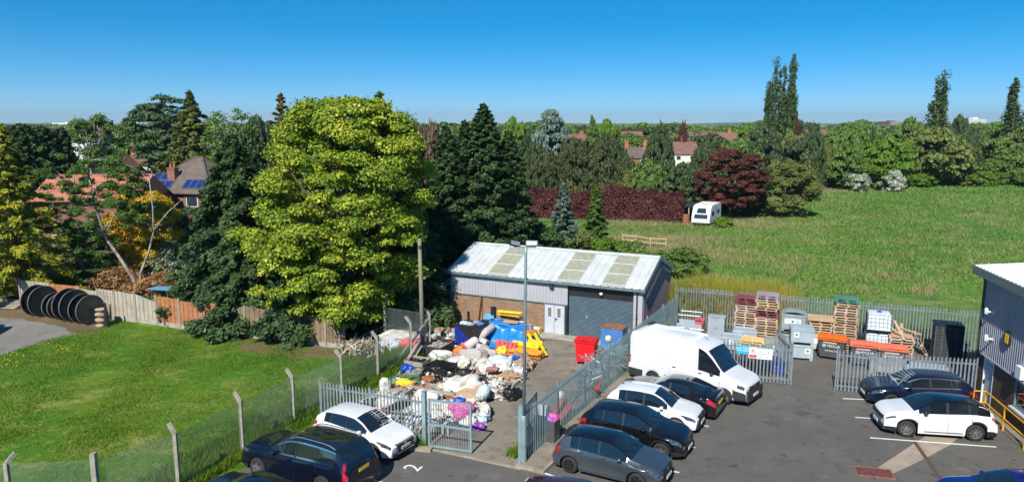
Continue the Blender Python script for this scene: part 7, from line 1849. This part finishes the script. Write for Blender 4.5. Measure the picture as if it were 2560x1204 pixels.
cabinet(1534, 872, 1.25, .9, 1.3, M['bluebox'], 'chipped blue steel cabinet with a rusty top by the side fence', topm=M['rust'], rz=math.radians(-25))
# ================= HEAPS IN THE FENCED YARD =================
_bl = {}
def crumple_mesh(k, amp):
    key = (k, round(amp, 2))
    if key in _bl: return _bl[key]
    import bmesh
    bm = bmesh.new(); bmesh.ops.create_icosphere(bm, subdivisions=4, radius=1.0); co = np.array([v.co[:] for v in bm.verts])
    co = np.sign(co)*np.abs(co)**.82; r_ = np.random.RandomState(k*13+5)
    low = smooth_noise(co, k*7+1, 1.8)*amp*1.3
    rid = -np.abs(smooth_noise(co, k*7+2, 3.6))*amp*1.2 - np.abs(smooth_noise(co, k*7+3, 7.5))*amp*.7 - np.abs(smooth_noise(co, k*7+4, 13))*amp*.35
    pinch = np.exp(-((co[:,0]-.9)**2+co[:,1]**2)/.12)*(.35 if k % 2 else 0)      # a tied neck
    co = co*(1.12+low+rid+pinch)[:,None]; co[:,2] = np.where(co[:,2] < -.5, -.5+(co[:,2]+.5)*.1, co[:,2])
    co[:,2] -= .12*(np.abs(co[:,0])**2)
    for v, c in zip(bm.verts, co): v.co = c
    me = bpy.data.meshes.new('crumpled'); bm.to_mesh(me); bm.free(); me.polygons.foreach_set('use_smooth', [True]*len(me.polygons)); me.materials.append(M['sack']); _bl[key] = me
    return me
def blob(name, px, py, z, r3, m, label, seed, cat='sack', group=None, rz=0, amp=.2):
    p = G(px, py) if not isinstance(px, Vector) else px
    me = crumple_mesh(seed % 12, .2 if amp > .1 else .08)
    o = bpy.data.objects.new(name, me); COL.objects.link(o); o.location = (p.x, p.y, z+r3[2]*.5+.008); o.rotation_euler = (0,0,rz); o.scale = r3
    o.material_slots[0].link = 'OBJECT'; o.material_slots[0].material = m
    return tag(o, label, cat, group)

seedc = [1000]
def nb():
    seedc[0] += 1; return seedc[0]
rb = random.Random(31)
def crate(px, py, w, d, h, m, label, rz, name='wooden_crate', fill=None, z=0, cat='crate', slats=0, base=None):
    p = base or G(px, py); t = thing(name, label, cat, (p.x, p.y, z+.010), rz); mb = MB(); th = .035
    if slats:
        hh = h/slats
        for k in range(slats):
            z0, z1 = k*hh+.01, (k+1)*hh-.025
            mb.b2(-w/2,w/2,-d/2,-d/2+th,z0,z1); mb.b2(-w/2,w/2,d/2-th,d/2,z0,z1); mb.b2(-w/2,-w/2+th,-d/2+th,d/2-th,z0,z1); mb.b2(w/2-th,w/2,-d/2+th,d/2-th,z0,z1)
        for x in (-w/2+.03,w/2-.03):
            for y in (-d/2+.03,d/2-.03): mb.b2(x-.04,x+.04,y-.04,y+.04,0,h+.01)
    else:
        mb.b2(-w/2,w/2,-d/2,-d/2+th,0,h); mb.b2(-w/2,w/2,d/2-th,d/2,0,h); mb.b2(-w/2,-w/2+th,-d/2+th,d/2-th,0,h); mb.b2(w/2-th,w/2,-d/2+th,d/2-th,0,h)
    mb.b2(-w/2+th,w/2-th,-d/2+th,d/2-th,.02,.05); mb.build('sides', m, t)
    if fill:
        r = np.random.RandomState(int(abs(px if not base else base.x)*7)); n = 130; P = np.stack([r.uniform(-w/2+.1,w/2-.1,n), r.uniform(-d/2+.1,d/2-.1,n), h*.55+.3*h*r.rand(n)],1)
        mb = MB()
        for q in P:
            a = r.rand()*3; mb.box(q, (.05+.16*r.rand(), .04+.08*r.rand(), .03+.06*r.rand()), rotz(a) @ Matrix.Rotation(r.rand()-.5, 3, 'X'))
        mb.b2(-w/2+th,w/2-th,-d/2+th,d/2-th,.06,h*.5); mb.build('contents', fill, t)
    return t
YR = math.radians(-25)
# crates and boxes, back to front
crate(1098, 884, 1.15, 1.6, .62, M['dsteel'], 'dark steel trough with a pale rim in the tree shade', YR, 'steel_trough', M['rubble'])
crate(1112, 899, .9, .5, .25, M['woodgrey'], 'low grey tray in front of the dark trough', YR)
p = G(1180, 868)
t = thing('wrapped_crate', 'tall crate wrapped in navy plastic on a pallet near the brick wall', 'crate', (p.x, p.y, .01), YR)
mb = MB(); mb.b2(-.75,.75,-.65,.65,.15,1.35); o = mb.build('wrapped_body', M['navywrap'], t); mb = MB(); mb.add([(-.62,-.665,1.36),(.77,-.665,1.36),(.77,-.665,.62),(.1,-.665,.72)], [(0,3,2,1)]); mb.b2(.751,.765,-.66,.66,.3,1.36); mb.build('black_wrap', M['black'], t)
mb = MB(); mb.b2(-.75,.75,-.65,.65,1.352,1.39); mb.build('dark_inside_slab', M['ink'], t)  # black slab across the top stands for the shaded inside
mb = MB(); mb.b2(-.78,.78,-.68,.68,0,.05); [mb.b2(x-.05,x+.05,-.68,.68,.05,.13) for x in (-.7,0,.7)]; mb.build('pallet_base', M['woodgrey'], t)
for k, (dx, dy, c) in enumerate(((-.45,0,'sackblue'),(-.1,-.2,'boxgrey'),(.25,.1,'woodgrey'),(.5,-.2,'bluebox'))):
    blob('plastic_bundle', p+Vector((dx,dy,0)), 0,1.36, (.22,.18,.12), M[c], ['pale bundle','grey bundle','brown bundle','blue bundle'][k]+' lying on top of the navy wrapped crate', nb(), 'bundle')
crate(1215, 850, .9, .8, 1.1, M['black'], 'black open box right of the navy wrapped crate', YR, 'black_bin')
p = G(1234, 838); t = thing('plastic_tube', 'upright black plastic tube by the brick wall', 'tube', (p.x, p.y, .01)); mb = MB(); mb.cyl((0,0,0),(0,0,1.75),.17,.17,16); mb.build('body', M['black'], t, smooth=False); mb = MB(); mb.cyl((0,0,1.75),(0,0,1.77),.14,.14,16); mb.build('opening', M['ink'], t)  # black disc on the tube end stands for its shaded hollow
p = G(1197, 818); t = thing('rusty_board', 'rusty board leaning against the brick wall', 'board', (p.x, p.y, .1), YR); mb = MB(); mb.beam((0,-.1,0),(0,.45,1.75),.28,.03,up=(1,0,0)); mb.build('board', M['rust'], t); mb = MB(); mb.beam((.0,-.13,.2),(.0,.1,.9),.05,.03,up=(1,0,0)); mb.build('batten', M['rust'], t)
# blue tarpaulin heap
p = G(1275, 862); t = thing('tarpaulin_heap', 'bright blue tarpaulin draped over a stack by the brick wall', 'tarpaulin', (p.x, p.y, .008), YR)
nx, ny = 46, 24; vs = []; fs = []
for i in range(nx+1):
    for j in range(ny+1):
        u, v = i/nx*2-1, j/ny*2-1; e = max(abs(u), abs(v)); top_ = 1.18-.10*u; drop = max(0, (e-.72)/.28)
        x = u*1.75*(1-.04*drop); y = v*.92*(1+.05*drop); q = np.array([[x*1.2, y*1.2, 0]])
        fold = .07*math.sin(x*11+3*y)*drop + .05*math.sin(x*23)*drop
        z = top_*(1-drop**.9)+.10*float(smooth_noise(q, 3, 2.2)[0])*(1-drop)+.05; vs.append((x, y-fold if abs(v) > abs(u) else y, max(z, .02)))
for i in range(nx):
    for j in range(ny): a = i*(ny+1)+j; fs.append((a, a+ny+1, a+ny+2, a+1))
mb = MB(); mb.add(vs, fs); mb.build('sheet', M['tarp'], t, smooth=True)
for k, (x, y) in enumerate(((-1.0,.2),(-.2,-.5),(.9,.1))): 
    mb = MB(); mb.box((x,y,1.27-.1*x/1.75+.06),(.7,.05,.02), rotz(.3*k)); mb.build('tape_strip', mat('light_blue_tape', (.12,.45,.80), .4), t)
o = MB(); o.box((0,0,0),(.85,.5,.02)); o = o.build('cardboard_sheet', M['ply']); o.location = (p.x+.05, p.y+.1, 1.36); o.rotation_euler = (0.03,0.05,YR+.3); tag(o, 'brown board lying on the blue tarpaulin', 'board')
o = MB(); o.b2(-.3,.3,-.2,.2,0,.01); o.b2(-.3,-.28,-.2,.2,.01,.2); o.b2(.28,.3,-.2,.2,.01,.2); o.b2(-.28,.28,-.2,-.18,.01,.2); o.b2(-.28,.28,.18,.2,.01,.2); o = o.build('open_box', mat('light_blue_tape', (.12,.45,.80)));
q = G(1222, 838); o.location = (q.x, q.y, 1.1); tag(o, 'small light blue open box on the black box', 'box')
def rod_bundle(px, py, z, L, n, spread, m, label, rz, name, cat, tilt=0, r0=.045, hh=.3):
    p = G(px, py); t = thing(name, label, cat, (p.x, p.y, z+.01), rz); r = random.Random(int(px)); k = 0
    for i in range(n):
        y = r.uniform(-spread, spread); zz = r.uniform(.04, hh); mb = MB(); a = r.uniform(-.06,.06)
        mb.cyl((-L/2, y-a, zz), (L/2, y+a, zz+tilt), r0, r0, 8); mb.build('tube', m, t)
    return t
rod_bundle(1318, 880, .35, 1.7, 12, .38, M['yplastic'], 'bundle of yellow plastic pipes beside the lamp column', YR-.1, 'pipe_bundle', 'pipes', 0, .07, .35)
rod_bundle(1315, 895, 0, 1.8, 14, .42, M['oplastic'], 'bundle of orange plastic pipes under the yellow ones', YR-.05, 'pipe_bundle', 'pipes', 0, .07, .42)
rod_bundle(1275, 828, .9, 1.7, 5, .25, M['yplastic'], 'yellow barrow frames lying on top of the blue tarpaulin', YR-.15, 'barrow_frame', 'frame', .1, .035, .3)
p = G(1345, 888); t = thing('pallet_truck', 'yellow pallet truck leaning with its forks down by the pipe bundles', 'pallet truck', (p.x, p.y, .01), math.radians(-62))
for y in (-.2, .2): mb = MB(); mb.beam((-.75,y,1.05),(.55,y,.12),.16,.06); mb.build('fork', M['yplastic'], t); mb = MB(); mb.cyl((.5,y-.04,.09),(.5,y+.04,.09),.085,.085,12); mb.build('wheel', M['rubber'], t)
mb = MB(); mb.box((-.8,0,1.08),(.12,.6,.3)); mb.beam((-.85,0,1.15),(-1.0,0,1.55),.05); mb.build('head', M['oplastic'], t)
p = G(1338, 840); crate(1340, 836, .55, .45, .45, M['yplastic'], 'yellow plastic tub beside the double door', YR, 'plastic_tub')
blob('helmet_bag', 1325, 842, .0, (.25,.22,.3), M['sack'], 'round white bag behind the yellow tub', nb(), 'bag')
blob('foam_offcut', 1306, 852, 1.05, (.28,.14,.12), M['sack'], 'white foam offcut on the right end of the blue tarpaulin', nb(), 'foam', rz=.4); blob('foam_offcut', 1337, 862, .9, (.26,.12,.12), M['sack'], 'white foam offcut over the handle of the pallet truck', nb(), 'foam', rz=-.6)
# pink and white barriers
def barrier(px, py, z, w, h, label, rz, tilt, m):
    p = G(px, py); t = thing('plastic_barrier', label, 'barrier', (p.x, p.y, z+.01), rz); R = Matrix.Rotation(tilt, 3, 'X')
    for k in range(5): mb = MB(); mb.box(R @ Vector((-w/2+w*(k+.5)/5, 0, h/2)), (w/5-.05, .10, h-.12), R); mb.build('panel', m if k % 2 == 0 else m, t)
    for zz in (.04, h-.04): mb = MB(); mb.box(R @ Vector((0,0,zz)), (w,.14,.09), R); mb.build('rail', m, t)
    return t
barrier(1262, 886, .0, 1.3, .75, 'faded pink red barrier standing in front of the blue tarpaulin', YR-.12, -.35, M['redfade'])
barrier(1248, 872, .35, 1.2, .7, 'grey pink barrier lying behind the faded red one', YR-.1, -1.2, mat('grey_pink_plastic', (.45,.33,.35), .6, 0, .3, 3))
barrier(1180, 878, .0, .8, .6, 'red barrier under the rolled white sheet', YR+.5, -.5, M['redfade'])
p = G(1198, 876); t = thing('rolled_sheet', 'thick white foam roll with pink stripes leaning on the barriers', 'roll', (p.x, p.y, .01), math.radians(38)); 
mb = MB(); mb.tube([(-.9,0,.35),(0,0,.75),(1.0,0,1.25)], [.26,.25,.20], 12); mb.build('roll', mat('dirty_white_foam', (.55,.50,.50), .8, 0, .2, 3), t, smooth=True)
mb = MB(); mb.tube([(-.95,.1,.30),(-.6,.12,.46)], [.275,.27], 12); mb.build('stripe', M['redfade'], t, smooth=True)
big_box(1176, 912, 0, .9, .75, .72, 'clean white box standing at the left of the sack heap', M['sack'], rz=math.radians(20), labels=())
for k, (px, py, z, s, rz, lb) in enumerate(((1206,893,.3,.42,.5,'white foam block behind the clean white box'), (1222,900,.1,.5,.2,'larger white foam block beside the stone column'), (1212,887,.5,.36,1.2,'small white foam block on top of the others'))):
    p = G(px, py); o = MB(); o.box((0,0,0),(s*1.3,s,s*.6)); o = o.build('foam_block', M['sack']); o.location = (p.x, p.y, z+.3); o.rotation_euler = (.2*k,.3,rz); tag(o, lb, 'foam')
p = G(1207, 912); t = thing('stone_pillar', 'brown stacked stone blocks in front of the foam blocks', 'stone stack', (p.x, p.y, .01), .3)
for k in range(3): mb = MB(); mb.box((.02*k,0,.14+k*.26),(.4-.03*k,.34,.25), rotz(.1*k)); mb.build('stone', M['rubble'], t)
crate(1130, 905, .8, 1.1, .35, M['woodgrey'], 'wooden crate of reddish rubble left of the clean white box', YR, fill=M['bric'])
blob('orange_sack', 1150, 893, .2, (.38,.3,.28), mat('orange_sack_cloth', (.60,.20,.04), .7, 0, .2, 3), 'orange sack in the rubble crate', nb())
blob('open_sack', 1143, 921, .1, (.55,.42,.34), M['sack'], 'single white sack between the rubble crate and the black crates', nb())
crate(1102, 944, 1.25, 1.15, .72, M['black'], 'large black folding crate in the middle of the yard', YR-.05, 'folding_crate', slats=4)
for (x, y) in ((0,0),): 
    p = G(1102, 944); blob('black_bundle', p, 0, .5, (.55,.5,.2), M['blacksack'], 'black bag bundle filling the large black crate', nb(), 'bundle')
crate(1160, 955, .95, .9, .55, M['black'], 'smaller black crate right of the large one', YR+.15, 'folding_crate', slats=3, fill=M['dsteel']); crate(1192, 965, .8, .75, .5, M['black'], 'black tub with rounded stuff right of the smaller black crate', YR+.3, 'folding_crate', slats=2, fill=M['black'])
crate(1045, 925, 1.1, .9, .6, M['woodgrey'], 'grey timber crate with black pots by the chain link fence', YR, fill=M['black'])
crate(1090, 910, 1.0, .8, .35, M['ltgreen'], 'light green tray with white bags behind the grey timber crate', YR, 'plastic_tray', fill=M['sack'])
blob('white_bundle', 1100, 900, .2, (.5,.3,.22), M['sack'], 'white bag bundle on the light green tray', nb(), 'bundle'); blob('white_bundle', 1083, 903, .2, (.25,.2,.2), M['sack'], 'small white bag left on the light green tray', nb(), 'bundle')
crate(1032, 955, 1.0, 1.2, .62, M['greenbox'], 'dark green slatted crate at the yard edge', YR+.3, 'slatted_crate', fill=M['rubble'], slats=4)
crate(1008, 966, .8, .7, .5, mat('seagreen_plastic', (.14,.30,.22), .5), 'sea green tub left of the dark green crate', YR, 'plastic_tub', fill=M['woodgrey'])
blob('blue_bag', 1017, 948, .35, (.3,.26,.28), M['bluep'], 'bright blue bag in the sea green tub', nb(), 'bag')
crate(1000, 992, 1.2, 1.0, .45, M['woodgrey'], 'grey timber crate holding a yellow bag', YR, fill=M['rubble']); blob('yellow_bag', 1012, 980, .35, (.42,.25,.2), M['yplastic'], 'yellow bag lying in the grey timber crate', nb(), 'bag')
blob('white_bundle', 962, 992, .4, (.28,.26,.34), M['sack'], 'upright white sack at the left end of the yard', nb()); crate(965, 1005, 1.1, .9, .5, M['woodgrey'], 'grey timber crate of white sacks at the left end of the yard', YR, fill=M['sack'])
crate(1076, 985, 1.35, .7, .4, M['woodgrey'], 'long grey timber crate with red scrap in front of the black crate', YR, fill=M['bric'])
blob('red_scrap', 1070, 962, .2, (.4,.25,.16), M['rust'], 'heap of red brown scrap on the long grey crate', nb(), 'scrap')
p = G(1086, 998); o = MB(); o.beam((-1.1,0,0),(1.1,0,0),.16,.12); o = o.build('timber_beam', M['woodgrey']); o.location = (p.x, p.y, .42); o.rotation_euler = (0,0,YR); tag(o, 'thick grey beam lying along the front of the long crate', 'timber')
blob('builders_bag', 1150, 982, 0, (.95,.72,.52), M['sack'], 'large full white builders bag below the black crates', nb(), 'bag')
t = blob('builders_bag', 1068, 1010, 0, (.72,.6,.48), M['sack'], 'white bag printed with green letters behind the gate', nb(), 'bag')
text_mesh('lettering', 'ECBON', .22, M['green'], t, (0.02,-.34,.40), (math.radians(40),0,0), .004)
p = G(1176, 1003); o = MB(); o.box((0,0,0),(1.1,1.5,.03)); o = o.build('plywood_sheet', M['ply']); o.location = (p.x, p.y, .38); o.rotation_euler = (.08,.12,YR-.3); tag(o, 'brown plywood sheet leaning over timber behind the gate', 'plywood')
p = G(1172, 1010); stack(0,0,[ (M['rust'],0), (M['bric'],0)], 'low stack under the brown plywood sheet', base=p, rz0=YR)
crate(1133, 1000, 1.0, .6, .3, M['rust'], 'open tray of rusty bars left of the plywood sheet', YR, 'metal_tray', fill=M['rust'])
t = blob('jerrycan', 1207, 1008, .28, (.22,.3,.42), M['sackblue'], 'pale translucent jerrycan tilted on the plywood edge', nb(), 'jerrycan', amp=.04); t.rotation_euler = (.4,.3,.4)
mb = MB(); mb.cyl((0,0,.40),(0,0,.48),.05,.05,10); mb.build('cap', M['label'], t)
# white sack heap: rows of individual sacks
def heap(where, quadpx, n, z0, z1, mset, group, smin=.26, smax=.46, seed=1, cat='sack', name='white_sack'):
    r = random.Random(seed); a, b, c, d = [G(*q) for q in quadpx]
    asp = max(.4, (b-a).length/max((d-a).length, .1)); rows = max(1, min(8, round(math.sqrt(n/asp)))); cols = math.ceil(n/rows); k = 0
    for i in range(rows):
        for j in range(cols):
            if k >= n: break
            k += 1; u = (j+.5+r.uniform(-.4,.4))/cols; v = (i+.5+r.uniform(-.4,.4))/rows
            p = (a*(1-u)+b*u)*(1-v)+(d*(1-u)+c*u)*v; cen = 1-max(abs(u-.5), abs(v-.5))*2; z = z0+(z1-z0)*cen*r.random()
            s = r.uniform(smin, smax); m = M[r.choice(mset)]; cn = {'sack':'white','sackblue':'bluish white','sackbrown':'dirty brown','blacksack':'black'}[[q for q in M if M[q] is m][0]]
            o = blob(name if cn in ('white','bluish white') else cn.replace(' ','_')+'_sack', p, 0, z, (s*r.uniform(.9,1.5), s*r.uniform(.6,1), s*r.uniform(.45,.85)), m, '%s sack, %s from left, row %s, %s' % (cn, ordn(j), ['one','two','three','four','five','six','seven','eight'][i], where), nb(), cat, group, r.uniform(0,3.1))
            o.rotation_euler = (r.uniform(-.35,.35), r.uniform(-.35,.35), o.rotation_euler.z)
heap('big white heap', [(1180,903),(1312,908),(1302,952),(1188,957)], 120, 0, .7, ['sack','sack','sack','sack','sackblue','sack','sackbrown','sack'], 'sacks of the big heap', .17, .36, seed=2)
heap('brown side of the big heap', [(1280,905),(1335,905),(1300,950),(1265,945)], 9, 0, .4, ['sackbrown'], 'sacks of the big heap', seed=3)
blob('yellow_bag', 1254, 915, .75, (.26,.22,.22), M['yplastic'], 'yellow bag on top of the big sack heap', nb(), 'bag'); blob('blue_bag', 1290, 925, .6, (.2,.16,.14), M['bluep'], 'small blue bag near the right of the big sack heap', nb(), 'bag')
crate(1290, 925, 1.3, 2.2, .14, M['woodgrey'], 'low timber deck under the right side of the big sack heap', YR+.05, 'timber_deck')
crate(1256, 958, 1.5, .8, .16, M['woodgrey'], 'low timber deck carrying a brown cardboard sheet', YR, 'timber_deck'); blob('cardboard_bundle', 1258, 950, .15, (.8,.35,.16), mat('brown_cardboard', (.38,.22,.11), .85), 'crumpled brown cardboard in front of the big sack heap', nb(), 'cardboard')
heap('group right of the jerrycan', [(1205,965),(1262,962),(1262,1000),(1215,1003)], 30, 0, .45, ['sack','sack','sackblue','sack','sackbrown'], 'sacks right of the jerrycan', .18, .34, seed=4)
heap('black end of that group', [(1262,985),(1290,985),(1290,995),(1262,1000)], 4, 0, .1, ['blacksack'], 'sacks right of the jerrycan', seed=5, smin=.2, smax=.35)
blob('red_scrap', 1232, 955, .62, (.35,.2,.12), M['bric'], 'dark red scrap lying on the sacks right of the jerrycan', nb(), 'scrap')
heap('sack field behind the palisade', [(955,1030),(1195,1012),(1212,1075),(960,1085)], 130, 0, .5, ['sack','sack','sackblue','sack','sackbrown'], 'sacks behind the palisade', .17, .34, seed=6)
heap('sack patch left of the crates', [(905,1010),(1010,1010),(1010,1045),(930,1060)], 16, 0, .3, ['sack','sackbrown','blacksack','sack'], 'sacks left of the crates', seed=7)
for k, (px, py, z, m_, lb) in enumerate(((1138,1050,.5,'pink','pink bag seen through the gate, upper left of three'), (1152,1062,.4,'pink','largest pink bag seen through the gate'), (1162,1052,.5,'pink','pink bag seen through the gate, upper right of three'), (1150,1044,.6,'bluep','blue bag on top of the pink bags'), (1190,1072,0,'purple','purple bag on the floor by the gate'))):
    blob(m_.replace('bluep','blue')+'_bag', px, py, z, (.30,.22,.2), M[m_], lb, nb(), 'bag')
heap('loose patch inside the gate', [(1195,1030),(1222,1028),(1222,1045),(1195,1050)], 5, 0, .2, ['sack','sackbrown'], 'loose sacks by the gate', seed=8)
crate(1000, 1045, 1.3, 1.0, .5, M['woodgrey'], 'grey timber crate showing through the palisade', YR, fill=M['rubble'])
crate(1105, 1070, 1.2, .9, .4, M['woodgrey'], 'grey timber crate showing through the gate bars', YR, fill=M['sack'])
barrier(930, 1075, 0, 1.5, .95, 'bright red and white barrier behind the palisade', YR, 0, M['red'])
crate(880, 1045, 1.3, 1.0, .6, M['black'], 'black plastic crate behind the left end of the palisade', YR, 'folding_crate', slats=3)
# things in the shaded corner behind the chain link fence
for k, (px, py, z, m_, lb, s) in enumerate(((1000,862,.3,'sack','white sheet bundle in the shaded corner left of the pole', (1.3,.6,.35)), (975,868,.0,'sackblue','bluish sheet bundle in the shaded corner', (.8,.5,.35)), (1030,868,.0,'redfade','faded red bundle in the shaded corner', (.7,.4,.4)), (1045,855,.0,'black','black bundle at the foot of the timber pole', (.6,.5,.5)))):
    blob('sheet_bundle', px, py, z, s, M[m_], lb, nb(), 'bundle')
heap('dark corner by the lean-to', [(1090,832),(1150,836),(1150,850),(1090,855)], 12, 0, .3, ['sackbrown','blacksack','sackblue','sackbrown'], 'sacks in the dark corner', .0+.2, .38, seed=9)
r = np.random.RandomState(12); mb = MB()
for i in range(420):
    p = G(1085+r.rand()*75, 842+r.rand()*34); mb.box((p.x,p.y,.06+.12*r.rand()), (.1+.2*r.rand(), .08+.12*r.rand(), .08+.08*r.rand()), rotz(r.rand()*3) @ Matrix.Rotation(r.rand()*.8, 3, 'X'))
tag(mb.build('rubble_heap', M['bric']), 'broken brick and stone rubble on the ground near the lean-to', 'rubble', None, 'stuff')
crate(1165, 800+42, 1.4, .5, .5, M['woodgrey'], 'timber trestle against the left of the brick wall', YR, 'timber_trestle', slats=2)
# yard side of the side fence
p = G(1380, 1108); crate(1378, 1104, .5, .5, .95, M['bin'], 'tall grey bin with bags just inside the side fence', FDIR.angle(Vector((1,0,0))), 'tall_bin')
blob('pink_bag', 1380, 1104, .88, (.18,.15,.2), M['pink'], 'pink and violet bag in the grey bin inside the side fence', nb(), 'bag'); blob('blue_bag', 1376, 1104, .8, (.2,.2,.2), M['purple'], 'violet bag in the grey bin inside the side fence', nb(), 'bag')
crate(1352, 1095, .5, .4, .9, M['black'], 'black bin beside the grey bin inside the side fence', FDIR.angle(Vector((1,0,0))), 'tall_bin')
o = MB(); o.b2(-.4,.4,-.02,.02,0,.45); o = o.build('white_board', M['label']); q = G(1352, 1095); o.location = (q.x, q.y, 1.0); o.rotation_euler = (0,0,math.radians(-25)); tag(o, 'white board behind the bars of the side fence', 'board')
for px, py, z, lb in ((1402,1022,.35,'white globe lying behind the middle of the side fence'), (1520,900,.9,'white globe on the scrap near the blue cabinet')):
    q = G(px, py); o = MB(); o.lathe([(0,-.2),(.08,-.185),(.16,-.12),(.2,0),(.16,.12),(.08,.185),(0,.2)], n=16); o = o.build('lamp_globe', M['sack'], None, smooth=True); o.location = (q.x, q.y, z+.3); tag(o, lb, 'globe')
# scrap: bent tubes and wire
def scrap(px, py, n, w, h, m, label, seed):
    p = G(px, py); r = random.Random(seed); mb = MB(); t = thing('scrap_heap', label, 'scrap', (p.x, p.y, .01))
    for i in range(n):
        a = [r.uniform(-w,w), r.uniform(-w,w), r.uniform(.05,h)]; b = [a[0]+r.uniform(-.7,.7), a[1]+r.uniform(-.7,.7), max(.03, a[2]+r.uniform(-.4,.4))]; mb.cyl(a, b, .022, .022, 5)
    mb.build('bent_tubes', m, t); mb = MB()
    for i in range(6): mb.box((r.uniform(-w,w), r.uniform(-w,w), r.uniform(.1,h*.7)), (.5,.3,.04), rotz(r.random()*3) @ Matrix.Rotation(r.random(),3,'X'))
    mb.build('sheet_scraps', m, t); return t
scrap(1500, 935, 60, .8, 1.0, M['galv'], 'tangled heap of grey metal tubes inside the side fence behind the van', 1)
scrap(1475, 975, 40, .5, .9, M['galv'], 'smaller heap of grey tubes inside the side fence', 2); scrap(1540, 900, 35, .5, .8, M['galvgreen'], 'grey tubes next to the blue cabinet', 3)
t = thing('bicycle_frame', 'dark scrap frame with a red part behind the side fence', 'scrap', tuple(G(1480, 1000)))
mb = MB(); mb.lathe([(.3,-.02),(.33,-.02),(.33,.02),(.3,.02),(.3,-.02)], (0,0,.34), axis='y', n=20); mb.build('ring', M['dsteel'], t); mb = MB(); mb.beam((0,0,.3),(.4,0,.9),.04); mb.box((.1,0,.55),(.3,.1,.12)); mb.build('red_part', M['red'], t)
barrier(1425, 1045, 0, 1.6, .8, 'faded red barrier lying just inside the side fence', FDIR.angle(Vector((1,0,0))), -.9, M['redfade'])

# loose litter between the heaps
r = np.random.RandomState(44)
for nm, cnt, mm_, lb, sz in (('litter', 1600, M['sack'], 'scraps of white plastic littered over the yard heaps', .16), ('litter', 1100, M['woodgrey'], 'grey brown scraps of wood littered over the yard heaps', .14), ('litter', 900, M['bric'], 'red brown rubble chips littered over the yard heaps', .10), ('litter', 500, M['black'], 'black plastic scraps littered over the yard heaps', .15)):
    reg = [((985,1000),(1180,935)), ((1060,960),(1180,900)), ((950,1075),(1200,1020)), ((1180,955),(1310,905)), ((1090,880),(1180,850)), ((1200,1000),(1265,960))]
    P = []
    for i in range(cnt):
        (x0,y0),(x1,y1) = reg[r.randint(len(reg))]; q = G(x0+(x1-x0)*r.rand(), y0+(y1-y0)*r.rand()); P.append((q.x, q.y, .03+.5*r.rand()**2.5))
    P = np.array(P); o = bpy.data.objects.new(nm, np_mesh(nm, leaf_quads(P, unit(r,cnt)+np.array([0,0,.8]), sz*(.5+1.0*r.rand(cnt)), r, 1.6), 4, mm_)); COL.objects.link(o); tag(o, lb, 'litter', None, 'stuff')

# ================= AIR =================
hz = bpy.data.materials.new('haze'); hz.use_nodes = True; nt = hz.node_tree
for nd in list(nt.nodes):
    if nd.type == 'BSDF_PRINCIPLED': nt.nodes.remove(nd)
pv = nt.nodes.new('ShaderNodeVolumePrincipled'); pv.inputs['Color'].default_value = (.70,.88,1,1); pv.inputs['Density'].default_value = .00013; pv.inputs['Anisotropy'].default_value = .2
nt.links.new(pv.outputs[0], nt.nodes['Material Output'].inputs['Volume'])
mb = MB(); mb.b2(-6100, 6100, -70, 9100, -1, 140); tag(mb.build('haze', hz), 'thin pale blue haze over the fields', 'haze', None, 'stuff')
